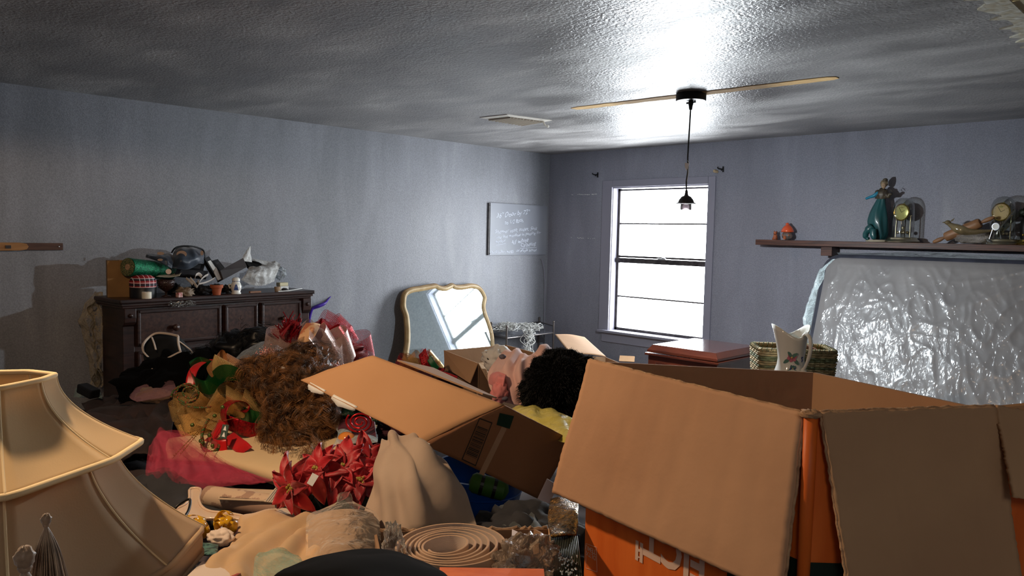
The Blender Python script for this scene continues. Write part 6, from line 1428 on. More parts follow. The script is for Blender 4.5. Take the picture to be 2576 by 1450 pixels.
# ---- white price card and tapes between the boxes
cp2 = thing('paper_label', 'pale lavender grey paper label hanging between the tilted box and the orange box', 'label', P(1375, 1250, 1.75))
flat_quad('sheet', [(1352, 1256, 1.72), (1382, 1268, 1.72), (1404, 1222, 1.72), (1376, 1205, 1.72)], mat('pale_label', (168, 158, 164), .6), cp2, .001)

# ================================================================ open cartons in the middle
def wallq(mb, a, b, zdown, th, inward=None):     # vertical-ish wall below rim edge a-b
    a, b = Vector(a), Vector(b); n = (b - a).cross(Vector((0, 0, 1))).normalized() * th
    d = Vector((0, 0, -zdown)); mb.hexa([a + d, b + d, b + d + n, a + d + n, a, b, b + n, a + n]); return mb
M_cardin = mat('brown_cardboard_inside', (168, 132, 100), .85, c2=(154, 119, 89), vs=4, bump=.2, bs=30)
def flute_mat(name, c, c2, sc):
    m = mat(name, c, .85); nt = m.node_tree; tc = nt.nodes.new('ShaderNodeTexCoord'); wv = nt.nodes.new('ShaderNodeTexWave'); wv.inputs['Scale'].default_value = sc; wv.inputs['Distortion'].default_value = .3
    nt.links.new(tc.outputs['Object'], wv.inputs['Vector']); bp = nt.nodes.new('ShaderNodeBump'); bp.inputs['Strength'].default_value = .5; bp.inputs['Distance'].default_value = .002; nt.links.new(wv.outputs['Fac'], bp.inputs['Height']); nt.links.new(bp.outputs[0], nt.nodes['Principled BSDF'].inputs['Normal']); return m
M_flute = flute_mat('fluted_cardboard', (190, 158, 124), (150, 120, 90), 60)

# back box (open, seen from a corner)
ob = thing('open_carton', 'open brown cardboard box between the mirror and the pink clothes', 'box', (2.93, -3.62, .3))
K = {'n': (2.90, -3.20), 'w': (2.62, -3.72), 's': (3.02, -3.93), 'e': (3.30, -3.42)}
zt_ = .905
C = {k: Vector((v[0], v[1], zt_)) for k, v in K.items()}
C['n'] = on(1272, 868, 2, zt_) if True else C['n']
C['n'], C['w'], C['s'], C['e'] = [CAM + ray(x, y) * depth_at_z(x, y, zt_) for x, y in ((1272, 868), (1118, 882), (1203, 915), (1362, 892))]
mb = MB()
for a, b in (('w', 'n'), ('n', 'e'), ('e', 's'), ('s', 'w')): wallq(mb, C[a], C[b], .42, .005)
mb.add([C[k] - Vector((0, 0, .42)) for k in 'wnes'], [(0, 1, 2, 3)])
mb.build('walls', M_cardin, ob)
# flap folded down at the near sides
s_, w_, e_ = C['s'], C['w'], C['e']
fl = [w_, s_, P(1180, 968, 3.62), P(1112, 930, 3.95)]
mb = MB(); mb.slab([P(1118, 882, lens(w_)[1]), s_, P(1183, 965, lens(s_)[1] - .06), P(1120, 925, lens(w_)[1] - .1)], .004); mb.build('flap', M_card, ob)
mb = MB(); mb.slab([s_, e_, P(1330, 985, lens(e_)[1] - .25), P(1232, 968, lens(s_)[1] - .12)], .004); mb.build('flap', M_flute, ob)
tag(blob('white_tissue', P(1255, 905, 3.75), (.09, .08, .06), mat('white_crumpled_cotton', (222, 218, 212), .7), amp=.35, freq=2, seed=8, ridge=.12), 'crumpled white cloth inside the open brown box', 'cloth')
tag(MB().tube(spline([P(1228, 905, 3.7), P(1222, 890, 3.72), P(1236, 885, 3.75), P(1252, 896, 3.72), P(1262, 886, 3.75), P(1285, 890, 3.72)], 30), .003, 6).build('thin_cable', M_black, smooth=True), 'thin black cable on the white cloth in the open brown box', 'cord')

# carton by the window with one flap up
wb_ = thing('open_carton', 'open cardboard box under the window with a flap raised in daylight', 'box', (1.75, -1.7, .2))
q_ = [P(1396, 843, 6.9), P(1470, 850, 7.0), P(1524, 899, 6.3), P(1436, 893, 6.1)]
g = surf([[q_[0], q_[0].lerp(q_[1], .5) + Vector((0, 0, .012)), q_[1]], [q_[0].lerp(q_[3], .5), q_[0].lerp(q_[2], .5) + Vector((0, 0, .02)), q_[1].lerp(q_[2], .5)], [q_[3], q_[3].lerp(q_[2], .5) + Vector((0, 0, .012)), q_[2]]], 12, 12)
MB().grid(g).build('flap', M_card, wb_, smooth=True, solid=.006)
bz = q_[3].z
mb = MB(); A_, B_ = q_[3], q_[2]; nb = Vector((-.3, .95, 0)) * .5
Z_ = Vector((0, 0, 1))
F1, F2 = A_ + RT * .0, B_ + Vector((0, 0, 0)); F3 = B_ + Vector((.45, -.25, 0)) * .6; F4 = A_ + Vector((.45, -.25, 0)) * .6
for a, b in ((A_, B_), (B_, F3), (F3, F4), (F4, A_)): wallq(mb, a, b, min(.5, A_.z - .05), .005)
mb.build('walls', M_cardin, wb_)
MB().slab([P(1560, 896, 5.6), P(1597, 898, 5.5), P(1596, 912, 5.45), P(1558, 910, 5.55)], .005).build('flap', M_card, wb_)
heap('daylit_cloth', 'pile of mixed clothes lying below the window between box and chest', 'clothes', 1480, 960, 4.8, (.45, .4, .2), M_char, 21)

# ---- pink clothes, black fur, yellow bag inside the tilted box
M_pinkc = cm('pale_pink_cotton', (226, 186, 176), (214, 170, 160), .2, .15, 50); M_coral = cm('coral_pink_knit', (232, 150, 146), (214, 126, 124), .2, .4, 70)
pk = thing('pink_pyjamas', 'pale pink printed pyjamas heaped between the open box and black fur', 'clothes', P(1300, 1010, 3.1))
MB().grid(wrinkle(surf(pg([[(1250, 1005, 2.95), (1290, 1018, 2.88), (1330, 1020, 2.88), (1375, 1015, 2.95)], [(1232, 975, 3.0), (1280, 975, 2.88), (1325, 980, 2.86), (1372, 985, 2.92)], [(1228, 940, 3.05), (1275, 935, 2.92), (1320, 935, 2.9), (1366, 930, 2.95)], [(1248, 908, 3.12), (1285, 905, 3.0), (1320, 908, 2.98), (1356, 905, 3.02)], [(1270, 884, 3.2), (1296, 880, 3.12), (1325, 890, 3.08), (1350, 895, 3.1)], [(1285, 900, 3.35), (1300, 895, 3.3), (1325, 900, 3.25), (1350, 905, 3.25)]]), 60, 60), .011, 9, 3, .02, 4)).build('body', M_pinkc, pk, smooth=True, solid=.005)
MB().grid(wrinkle(surf(pg([[(1330, 935, 3.0), (1350, 935, 2.95), (1372, 925, 2.98)], [(1335, 905, 3.02), (1352, 900, 2.98), (1376, 905, 3.0)], [(1352, 880, 3.06), (1365, 876, 3.02), (1386, 882, 3.05)], [(1358, 872, 3.1), (1372, 869, 3.08), (1387, 875, 3.1)], [(1362, 880, 3.2), (1374, 878, 3.18), (1388, 884, 3.2)]]), 20, 24), .006, 14, 4, .008, 2)).build('sleeve', M_pinkc, pk, smooth=True, solid=.005)
MB().grid(wrinkle(surf(pg([[(1228, 965, 2.98), (1245, 975, 2.9), (1262, 985, 2.86)], [(1232, 945, 2.98), (1250, 950, 2.88), (1268, 955, 2.85)], [(1240, 938, 3.02), (1256, 936, 2.92), (1272, 942, 2.88)]]), 16, 16), .008, 14, 5, .01, 3)).build('cuff', M_coral, pk, smooth=True, solid=.005)
blob('coral_lining', P(1256, 988, 2.88), (.032, .03, .04), M_coral, pk, amp=.3, freq=2, seed=3)
M_prnt = mat('grey_flower_print', (96, 92, 104), .8)
for x, y, r_ in ((1264, 898, 9), (1283, 915, 8), (1270, 1003, 8), (1259, 990, 5)):
    c = P(x, y, 2.86 if y > 950 else 2.99); ob_ = blob('printed_motif', c, (r_ / FPX * 3, r_ / FPX * 3, r_ / FPX * 3 * .7), M_prnt, pk, amp=.2, freq=2, seed=x, n=16, mm=10)
M_fur = mat('black_fur', (9, 9, 10), .6, sheen=.08, c2=(4, 4, 5), vs=60)
fu = thing('black_fur', 'mound of fluffy black fake fur beside the pink pyjamas', 'fur', P(1410, 1060, 2.8))
fcn = P(1412, 975, 2.82)
FR = (.13, .17, .14)
bb_ = blob('pile_base', fcn, FR, mat('black_fur_backing', (5, 5, 5), 1, spec=.05), fu, amp=.2, freq=2, seed=3, n=40, mm=26, ridge=.12)
random.seed(44); mb = MB()
for k in range(8000):
    v = Vector((random.gauss(0, 1), random.gauss(0, 1), random.gauss(0, 1))).normalized()
    if v.dot(FW) > .3: continue
    q = v * 2 + Vector((3 * 5.1, 3, -3 * 2.2)); k_ = 1 + .2 * noise.noise(q) + .1 * noise.noise(q * 2.2) - .12 * (1 - abs(noise.noise(q * 1.3))) ** 6
    p = fcn + Vector((v.x * FR[0], v.y * FR[1], v.z * FR[2])) * k_; t = (v + Vector((random.gauss(0, .4), random.gauss(0, .4), random.gauss(0, .3) - .2))).normalized()
    L_ = random.uniform(.006, .013); mb.tube([p - v * .003, p + t * L_ * .5, p + t * L_ + Vector((0, 0, -.003))], [.0008, .0006, .0002], 3, cap=False)
fo = mb.build('fur_pile', M_fur, fu, smooth=True); fo['kind'] = 'stuff'
M_ybag = film_mat('yellow_thin_plastic', (226, 212, 110), .78, .28, 18, 1, .012)
tag(cloth('yellow_bag', [[(1290, 1045, 2.6), (1330, 1075, 2.45), (1380, 1098, 2.3), (1430, 1115, 2.2)], [(1285, 1030, 2.65), (1330, 1042, 2.48), (1380, 1060, 2.38), (1440, 1085, 2.3)], [(1300, 1022, 2.75), (1340, 1024, 2.6), (1390, 1036, 2.5), (1440, 1055, 2.4)], [(1310, 1028, 2.85), (1345, 1028, 2.8), (1390, 1042, 2.7), (1440, 1060, 2.6)]], M_ybag, nu=50, nv=34, amp=.014, freq=11, folds=.010, ffreq=3, seed=8, solid=0), 'thin yellow plastic bag in the tilted box below the black fur', 'bag')

# ---- tilted open box with two flaps towards us
tb = thing('tilted_carton', 'large tilted open cardboard box with one broad lit flap and a barcode flap', 'box', (4.2, -4.7, .7))
A = P(938, 896, 2.36); B = P(1268, 1020, 2.14); Cc = P(1440, 1108, 2.30); D_ = P(757, 958, 2.38); E_ = P(1063, 1116, 2.10); F_ = P(1355, 1256, 2.25)
def bent(name, a, b, c, d, sag, m, parent, th=.005, n=18, seed=0):
    rows = []
    for i in range(n + 1):
        t = i / n; l = a.lerp(d, t); r = b.lerp(c, t)
        rows.append([l.lerp(r, j / n) + Vector((0, 0, sag * math.sin(PI * t) * .6 + .002 * noise.noise(Vector((i * .3, j * .3, seed))))) for j in range(n + 1)])
    return MB().grid(rows).build(name, m, parent, smooth=True, solid=-th)
M_kraft = mat('plain_kraft_cardboard', (196, 150, 108), .8, c2=(186, 140, 98), vs=2.5, bump=.12, bs=60)
f1 = bent('flap', A, B, E_, D_, .006, M_kraft, tb)
random.seed(7)     # torn tape paper along the outer edge
for t, l_ in ((.07, .14), (.28, .2), (.96, .08)):
    p = [D_.lerp(E_, t + l_ * q / 8) for q in range(9)]; o_ = [p[q] + (D_ - A) * .075 * math.sin(PI * (q + .3) / 8.6) * random.uniform(.7, 1.1) + Vector((0, 0, -.006)) for q in range(9)]
    MB().grid([[v + (A - D_) * .03 + Vector((0, 0, .004)) for v in p], p, o_]).build('torn_tape', M_white, f1, smooth=True, solid=.0015)
f2 = bent('flap', B, Cc, F_, E_, .0, mat('printed_kraft_cardboard', (158, 108, 72), .75, c2=(146, 98, 64), vs=2.5, bump=.12, bs=60), tb, seed=4)
q_ = [E_, F_, Cc, B]; tn = (F_ - E_).cross(B - E_).normalized(); tn = tn if tn.dot(CAM - E_) > 0 else -tn
def proj(p): v = p - CAM; d = v.dot(FW); return 1288 + FPX * v.dot(RT) / d, 725 - FPX * v.dot(UP) / d
def f2p(x, y):   # spot on the (slightly twisted) flap surface
    u = v = .5; S = lambda u, v: B.lerp(E_, v).lerp(Cc.lerp(F_, v), u)
    for _ in range(25):
        a0, b0 = proj(S(u, v)); a1, b1 = proj(S(u + .01, v)); a2, b2 = proj(S(u, v + .01))
        j = ((a1 - a0) / .01, (a2 - a0) / .01, (b1 - b0) / .01, (b2 - b0) / .01); dt = j[0] * j[3] - j[1] * j[2]
        ex, ey = x - a0, y - b0; u += (j[3] * ex - j[1] * ey) / dt; v += (-j[2] * ex + j[0] * ey) / dt
    return S(u, v)
def prt(nm, pts, m, parent, h=.0045):
    q = [Vector((*p, 0)) for p in pts]; g = []
    for i in range(7):
        l, r = q[0].lerp(q[3], i / 6), q[1].lerp(q[2], i / 6); g.append([f2p(l.lerp(r, j / 6).x, l.lerp(r, j / 6).y) + tn * h for j in range(7)])
    return MB().grid(g).build(nm, m, parent)
M_ink = mat('faded_black_print', (48, 40, 32), .7); M_gtape = mat('dark_green_print', (16, 48, 34), .6)
prt('printed_square', [(1256, 1038), (1278, 1034) if False else (1292, 1046), (1281, 1078), (1248, 1068)], M_gtape, f2)
bc_ = [(1205, 1050), (1238, 1062), (1196, 1172), (1160, 1155)]
def bq(u, v):
    a = Vector(bc_[0]).lerp(Vector(bc_[1]), u); b = Vector(bc_[3]).lerp(Vector(bc_[2]), u); r = a.lerp(b, v); return (r.x, r.y)
for e0, e1, v0, v1 in ((0, 1, 0, .025), (0, 1, .975, 1), (0, .06, 0, 1), (.94, 1, 0, 1)): prt('barcode_border', [bq(e0, v0), bq(e1, v0), bq(e1, v1), bq(e0, v1)], M_ink, f2)
v = .18; random.seed(6)
while v < .86:
    w_ = random.choice((.008, .014, .022)); prt('barcode_bar', [bq(.12, v), bq(.88, v), bq(.88, v + w_), bq(.12, v + w_)], M_ink, f2); v += w_ + random.choice((.012, .018))
prt('packing_tape', [(1262, 1072), (1274, 1078), (1216, 1196), (1204, 1190)], mat('clear_brown_tape', (186, 146, 112), .15, coat=.8), f2, .0036)
mb = MB(); dn = .14
Rr = B + (Cc - B) * 1.5; Aa = A; Dd = A + (Rr - B)
wallq(mb, Aa, Aa.lerp(B, .97), .02, -.005)
mb.slab([P(1000, 905, 2.45), P(1215, 990, 2.25), P(1250, 1000, 2.4), P(1090, 925, 2.6)], .005)
mb.build('walls', M_cardin, tb)

# ================================================================ the orange box in the foreground
M_orangep = mat('orange_printed_cardboard', (238, 122, 48), .5, c2=(222, 104, 34), vs=5, bump=.15, bs=30, stretch=(6, 6, 1))
M_fib = mat('fibrous_box_flap', (204, 160, 124), .9, c2=(190, 146, 112), vs=3.5, bump=.35, bs=26, bst=(1, 1, 1))
M_fibg = mat('fibrous_box_flap_back', (190, 154, 118), .9, c2=(174, 138, 106), vs=3.5, bump=.35, bs=26)
gb_ = thing('orange_carton', 'big open orange printed cardboard box in the foreground with flaps folded out', 'box', (5.22, -5.2, .75))
zr = 1.30
def onz(x, y, z): return CAM + ray(x, y) * depth_at_z(x, y, z)
A = onz(1484, 910, zr); B = onz(2040, 1047, zr); C2_ = onz(2620, 1062, zr); D2 = onz(2046, 938, zr)
dn = .58; mb = MB()
for a, b in ((A, D2), (D2, C2_)): wallq(mb, a, b, dn, -.006)
mb.build('inner_walls', M_cardin, gb_)
mb = MB(); dv = Vector((0, 0, -dn))
cenb = (A + B + C2_ + D2) / 4
def face(nm, a, b, m):
    n = (b - a).cross(Vector((0, 0, 1))).normalized(); n = n if n.dot(a - cenb) > 0 else -n
    o = MB().hexa([a + dv - n * .006, b + dv - n * .006, b + dv, a + dv, a - n * .006, b - n * .006, b, a]).build(nm, m, gb_); return o, n
fL, nL = face('printed_side', A, B, M_orangep); fR, nR = face('printed_side', B, C2_, M_orangep)
MB().add([p + dv * .98 for p in (A, B, C2_, D2)], [(0, 1, 2, 3)]).build('bottom', M_cardin, gb_)
M_dkgr = mat('dark_green_band_print', (14, 34, 26), .6)
# dark band around the near corner
zb = P(2050, 1424, 1.10).z
for a, b, n in ((A, B, nL), (B, C2_, nR)):
    e = b if a is A else a; o_ = a if a is A else b; d_ = (o_ - e).normalized()
    p0 = Vector((e.x, e.y, zb)) + n * .0012; p1 = p0 + d_ * .14
    MB().add([p0, p1, p1 - Vector((0, 0, .09)), p0 - Vector((0, 0, .09))], [(0, 1, 2, 3)]).build('printed_band', M_dkgr, fL if a is A else fR)
# rounded crushed corner
MB().tube([B + (nL + nR) * .0 + Vector((0, 0, .004)), B + Vector((0, 0, -.12)), B + Vector((0, 0, -.35))], [.010, .010, .008], 10).build('crushed_corner', M_orangep, gb_, smooth=True)
blob('torn_corner', B + Vector((0, 0, .003)), (.016, .016, .006), M_cardedge, gb_, amp=.5, freq=4, n=18, mm=10)
# flaps folded outwards, slightly wavy with fibre-rough edges
def flap(name, a, b, c, d, m, seed, wav=.004, creases=()):
    rows = []; n = 46
    nn = (b - a).cross(d - a).normalized(); nn = nn if nn.dot(CAM - a) > 0 else -nn
    for i in range(n + 1):
        t = i / n; l = a.lerp(d, t); r = b.lerp(c, t); row = []
        for j in range(n + 1):
            u = j / n; jit = Vector((0, 0, 0))
            if j in (0, n) or i in (0, n): jit = Vector((random.uniform(-1, 1), random.uniform(-1, 1), random.uniform(-1, 1))) * .0009
            h = wav * noise.noise(Vector((u * 3, t * 2, seed))) + sum(-.0014 * math.exp(-((u + s_ * t - c0) / .012) ** 2) for c0, s_ in creases)
            row.append(l.lerp(r, u) + nn * h + jit)
        rows.append(row)
    o = MB().grid(rows).build(name, m, gb_, smooth=True, solid=.006)
    return o, rows
random.seed(15)
def fLP(x, y, off=.02):
    r = ray(x, y); return CAM + r * ((A + nL * off - CAM).dot(nL) / r.dot(nL))
Dl = fLP(1394, 1238, .05); Cl = fLP(1968, 1500, .03)
f1, R1_ = flap('flap', A + Vector((0, 0, .004)), onz(2026, 1040, zr + .002), Cl, Dl, M_fib, 2, .005, ((.15, .10), (.33, .06), (.47, .05), (.60, .08), (.78, .02), (.88, 0)))
# curved crease across the flap
pts = []
for u, t in ((.03, .30), (.10, .22), (.14, .27), (.22, .42), (.32, .50), (.42, .48), (.50, .50), (.60, .47)):
    i, j = int(t * 46), int(u * 46); pts.append(R1_[i][j] + (CAM - R1_[i][j]).normalized() * -.0003)
MB().tube(spline(pts, 50), .0010, 5).build('crease_line', M_fibg, f1, smooth=True)
def fRP(x, y, off=.006):
    r = ray(x, y); return CAM + r * ((B + nR * off - CAM).dot(nR) / r.dot(nR))
TR = fRP(2500, 1022); BR_ = fRP(2572, 1500, .03)
f2, R2_ = flap('flap', fRP(2064, 1036), TR, BR_, fRP(2136, 1500, .035), M_fibg, 5, .004, ((.06, .04), (.10, .04), (.4, .06), (.46, .06), (.84, .04)))
f3, R3_ = flap('flap', TR + Vector((0, 0, .001)), fRP(2720, 1060, -.02), fRP(2900, 1330, .08), fRP(2545, 1250, .05), M_fibg, 8, .006)
MB().slab([TR, fRP(2600, 1012, -.01), fRP(2640, 1070, 0), fRP(2505, 1034, .001)], .005).build('torn_corner_piece', M_kraft, gb_)
# rounded fibrous rim ends
for r_, m in ((R1_, M_cardedge), (R2_, M_cardedge)):
    mb = MB(); edge = [r[0] for r in r_]; mb.tube(edge, .0028, 6); edge = r_[0]; mb.tube(edge, .0028, 6); edge = [r[-1] for r in r_]; mb.tube(edge, .0028, 6); edge = r_[-1]; mb.tube(edge, .0028, 6)
    mb.build('raw_edge', m, f1 if r_ is R1_ else f2, smooth=True)
# printing on the orange side (upside down as the box stands)
def sideP(x, y):
    r = ray(x, y); return CAM + r * ((A + nL * .0012 - CAM).dot(nL) / r.dot(nL))
M_wprint = mat('white_ink', (232, 200, 180), .6)
uL = (B - A).normalized()
def ptext(s, x, y, size, shear=0, flip=True, xs=1):
    p = sideP(x, y); ux = -uL if flip else uL; uy = Vector((0, 0, -1)) if flip else Vector((0, 0, 1)); 
    return text('printed_text', s, p, ux, uy, size, M_wprint, fL, off=(.03 if size > .04 else .012), ext=.0001, xs=xs)
ptext('TEMU', 1499, 1386, .0135); ptext('DJ.TX', 1499, 1401, .0125); ptext('FICT', 1778, 1392, .085, xs=.9); ptext('II', 1620, 1372, .05)
def ppoly(pts, nm='printed_mark'): MB().add([sideP(*p) for p in pts], [tuple(range(len(pts)))]).build(nm, M_wprint, fL)
ppoly([(1600, 1380), (1612, 1383), (1612, 1390), (1600, 1387)]); ppoly([(1598, 1396), (1606, 1400), (1612, 1404), (1606, 1405)])
fr = [(1474, 1368), (1500, 1378), (1502, 1440), (1474, 1430)]
for k in range(4): MB().tube([sideP(*fr[k]), sideP(*fr[(k + 1) % 4])], .0005, 4).build('printed_frame', M_wprint, fL)

# ================================================================ box with the coiled strap at the bottom
cb = thing('strap_carton', 'worn open cardboard box at the bottom holding the coiled quilted strap', 'box', P(1180, 1440, 1.5))
zc_ = P(1143, 1430, 1.5).z + .01
def zq(x, y, z): return CAM + ray(x, y) * depth_at_z(x, y, z)
ZT = P(1160, 1340, 1.75).z
a, b, c, d = zq(955, 1336, ZT), zq(1376, 1330, ZT), P(1420, 1462, 1.38), P(960, 1475, 1.35)
mb = MB(); wallq(mb, a, b, .25, .006); mb.build('back_wall', M_cardin, cb)
# crushed ridges along the right side
rows = []
for i in range(16):
    t = i / 15; p = b.lerp(c, t); o = .010 * math.sin(t * 26) * (1 - t * .5); rows.append([p + RT * o + Vector((0, 0, .004 * math.sin(t * 40))), p + RT * o * .8 - Vector((0, 0, .12)), p - Vector((0, 0, .25))])
MB().grid(rows).build('right_wall', M_card, cb, smooth=True, solid=.006)
rows = [[p - RT * (.035 - .02 * abs(math.sin(k))), p - RT * .035 - Vector((0, 0, .2))] for k, p in enumerate([b.lerp(c, t / 10) for t in range(9)])]
MB().grid(rows).build('inner_fold', M_cardin, cb, smooth=False, solid=.004)
edge = [a.lerp(b, t / 60) + Vector((0, 0, random.uniform(-.002, .004))) for t in range(61)]
MB().tube(edge, .004, 6).build('torn_edge', M_cardedge, cb)
mb = MB(); wallq(mb, P(948, 1345, 1.72), P(975, 1470, 1.35), .2, .006); mb.build('left_wall', M_cardin, cb)
of = P(1108, 1440, 1.28), P(1368, 1444, 1.26)
mb = MB(); mb.slab([P(1106, 1437, 1.29), P(1368, 1441, 1.27), P(1372, 1480, 1.2), P(1104, 1480, 1.2)], .006); mb.build('orange_flap', M_orangep, cb)
MB().tube([P(1106, 1437, 1.29), P(1240, 1440, 1.28), P(1368, 1441, 1.27)], .003, 6).build('orange_flap_edge', M_cardedge, cb)
# coil of quilted strap
M_quilt = bpy.data.materials.new('quilted_white_strap'); M_quilt.use_nodes = True; nt = M_quilt.node_tree; bq_ = nt.nodes['Principled BSDF']; bq_.inputs['Base Color'].default_value = lin((222, 202, 186)); bq_.inputs['Roughness'].default_value = .6
uvn = nt.nodes.new('ShaderNodeUVMap'); wv = nt.nodes.new('ShaderNodeTexBrick'); wv.inputs['Scale'].default_value = 130; wv.inputs['Mortar Size'].default_value = .03; wv.inputs['Mortar Smooth'].default_value = 1; wv.inputs['Color1'].default_value = wv.inputs['Color2'].default_value = (1, 1, 1, 1); wv.inputs['Mortar'].default_value = (0, 0, 0, 1)
nt.links.new(uvn.outputs[0], wv.inputs['Vector']); bp = nt.nodes.new('ShaderNodeBump'); bp.inputs['Strength'].default_value = 1; bp.inputs['Distance'].default_value = .0012; nt.links.new(wv.outputs['Color'], bp.inputs['Height']); nt.links.new(bp.outputs[0], bq_.inputs['Normal'])
M_stred = mat('strap_edge', (204, 170, 140), .8)
cs = thing('coiled_strap', 'wide white quilted strap rolled into a loose coil in the worn box', 'strap', P(1143, 1420, 1.5))
cc = P(1143, 1366, 1.52); hS = .05
th_ = .0044
def spiral(off):
    out = []; N2 = 420
    for i in range(N2 + 1):
        t = i / N2; a = t * 2 * PI * 6.0 - 2.6; 
        r = .036 + .069 * t ** 1.0 + (.012 * max(0, (t - .86) / .14))
        r += .0016 * math.sin(a * 2.3)
        sh = Vector((-.018 * (1 - t), .01 * (1 - t), -.003 * (1 - t)))
        ex = Vector((RT.x, RT.y, 0)).normalized(); ey = Vector((_f0.x, _f0.y, 0))
        out.append(cc + ex * (r + off) * math.cos(a) + ey * (r + off) * math.sin(a) * .98 + ex * -.016 * (1 - t) - ey * .010 * (1 - t) + Vector((0, 0, .003 * math.sin(a + 1) - .004 * t)))
    return out
o_, i_ = spiral(th_ / 2), spiral(-th_ / 2)
g = [[p - Vector((0, 0, hS)) for p in i_], [p - Vector((0, 0, hS * .5)) for p in i_], i_]
MB().grid(g, metric_uv(g)).build('quilted_inner_face', M_quilt, cs, smooth=True)
g = [o_, [p - Vector((0, 0, hS * .5)) for p in o_], [p - Vector((0, 0, hS)) for p in o_]]
MB().grid(g, metric_uv(g)).build('outer_face', M_stred, cs, smooth=True)
g = [i_, [p.lerp(q, .5) + Vector((0, 0, .001)) for p, q in zip(i_, o_)], o_]; MB().grid(g).build('top_edge', M_stred, cs, smooth=True)
MB().lathe([(.001, 0), (.034, 0), (.034, .003), (.001, .003)], cc - Vector((0, 0, hS * .62)) + RT * -.016, 28).build('inner_end', M_quilt, cs)
tag(blob('clear_wrap', P(1330, 1420, 1.42), (.05, .07, .05), film_mat('clear_box_film', (190, 170, 150), .2, .1, 24, 1, .02), amp=.5, freq=3, seed=2, n=36, mm=24), 'clear plastic film crumpled at the right inside the worn box', 'film')
lb2 = thing('care_label', 'small white ribbed fabric label at the right of the coiled strap', 'label', P(1298, 1370, 1.52))
flat_quad('cloth', [(1286, 1372, 1.5), (1308, 1378, 1.49), (1316, 1345, 1.56), (1288, 1332, 1.58)], mat('white_ribbed_label', (222, 208, 204), .6, bump=.5, bs=90), lb2, .002)
tag(blob('cellophane_wad', P(990, 1375, 1.5), (.022, .02, .04), M_wrap, amp=.5, freq=3, seed=5), 'crumpled cellophane at the left edge of the worn box', 'cellophane')
heap('packing_blanket', 'brown packing cloth lining the worn box under the coiled strap', 'cloth', 1150, 1470, 1.5, (.22, .2, .05), M_brown, 15)

# black coat in the very front
bc_o = P(905, 1500, 1.0)
g = pg([[(640, 1520, 1.1), (760, 1540, .95), (900, 1560, .9), (1040, 1540, .95), (1180, 1530, 1.05)], [(690, 1450, 1.15), (770, 1440, 1.08), (900, 1430, 1.05), (1030, 1440, 1.08), (1125, 1450, 1.15)], [(720, 1436, 1.25), (790, 1408, 1.2), (915, 1396, 1.2), (1010, 1400, 1.2), (1090, 1425, 1.25)], [(740, 1430, 1.32), (800, 1402, 1.3), (925, 1384, 1.3), (1000, 1392, 1.3), (1075, 1420, 1.32)], [(750, 1450, 1.4), (820, 1420, 1.4), (925, 1410, 1.4), (1000, 1410, 1.4), (1060, 1440, 1.4)]])
tag(MB().grid(wrinkle(surf(g, 50, 40), .006, 7, 3)).build('black_coat', M_blk, smooth=True, solid=.008), 'black cloth coat heaped in the very front at the bottom', 'coat')

# gold sequin fabric and beaded weave between the boxes
M_seq = mat('gold_sequins', (150, 112, 50), .2, .85, c2=(70, 58, 40), vs=120, bump=1, bs=260)
tag(cloth('sequin_fabric', [[(1385, 1352, 1.5), (1410, 1350, 1.5), (1450, 1345, 1.52)], [(1378, 1300, 1.6), (1408, 1296, 1.58), (1455, 1292, 1.58)], [(1385, 1255, 1.7), (1412, 1250, 1.68), (1455, 1255, 1.68)]], M_seq, nu=26, nv=30, amp=.008, freq=16, seed=3), 'gold sequin fabric between the worn box and the orange box', 'fabric')
bw2 = thing('beaded_bag', 'black beaded woven bag beneath the gold sequin fabric', 'bag', P(1425, 1440, 1.42))
g = surf(pg([[(1395, 1480, 1.36), (1420, 1480, 1.34), (1460, 1480, 1.36)], [(1388, 1400, 1.46), (1420, 1400, 1.44), (1460, 1400, 1.46)], [(1384, 1345, 1.53), (1420, 1345, 1.52), (1460, 1345, 1.53)]]), 14, 18)
MB().grid(g).build('body', M_blk, bw2, smooth=True, solid=.004)
random.seed(31); mb = MB()
for k in range(16):
    x = 1392 + k * 4.4; mb.tube([P(x - 6, 1350, 1.515), P(x, 1400, 1.435), P(x + 8, 1475, 1.35)], .0012, 5)
mb.build('woven_cords', mat('olive_cord', (60, 62, 44), .5), bw2, smooth=True)
M_bead = mat('iridescent_bead', (220, 232, 232), .1, .6, coat=1)
for k in range(60):
    x, y = random.uniform(1405, 1452), random.uniform(1398, 1450); MB().ball(P(x, y, 1.42 - (y - 1400) * .0011), random.uniform(.0012, .0024), 8, 6).build('bead', M_bead, bw2, smooth=True)

# ================================================================ two stacked lamp shades at the left
def shade_mat(name, c, c2):
    m = mat(name, c, .8, c2=c2, vs=3, bump=.08, bs=260, sheen=.15); nt = m.node_tree; b = nt.nodes['Principled BSDF']
    tl_ = nt.nodes.new('ShaderNodeBsdfTranslucent'); tl_.inputs[0].default_value = lin(c); ms = nt.nodes.new('ShaderNodeMixShader'); ms.inputs[0].default_value = .3
    nt.links.new(b.outputs[0], ms.inputs[1]); nt.links.new(tl_.outputs[0], ms.inputs[2]); nt.links.new(ms.outputs[0], nt.nodes['Material Output'].inputs[0]); return m
M_sh = shade_mat('cream_linen_shade', (236, 206, 156), (228, 196, 144)); M_sh2 = shade_mat('cream_linen_shade_lower', (218, 186, 146), (208, 176, 136)); M_shp = mat('cream_shade_piping', (240, 214, 166), .7)
SHP = [(.86, .70), (.90, .08), (.62, -.86), (0.05, -1.0), (-.80, -.72), (-.92, 0), (-.62, .80), (.1, .98)]
ex_ = Vector((_r0.x, _r0.y, 0)); ey_ = Vector((_f0.x, _f0.y, 0))
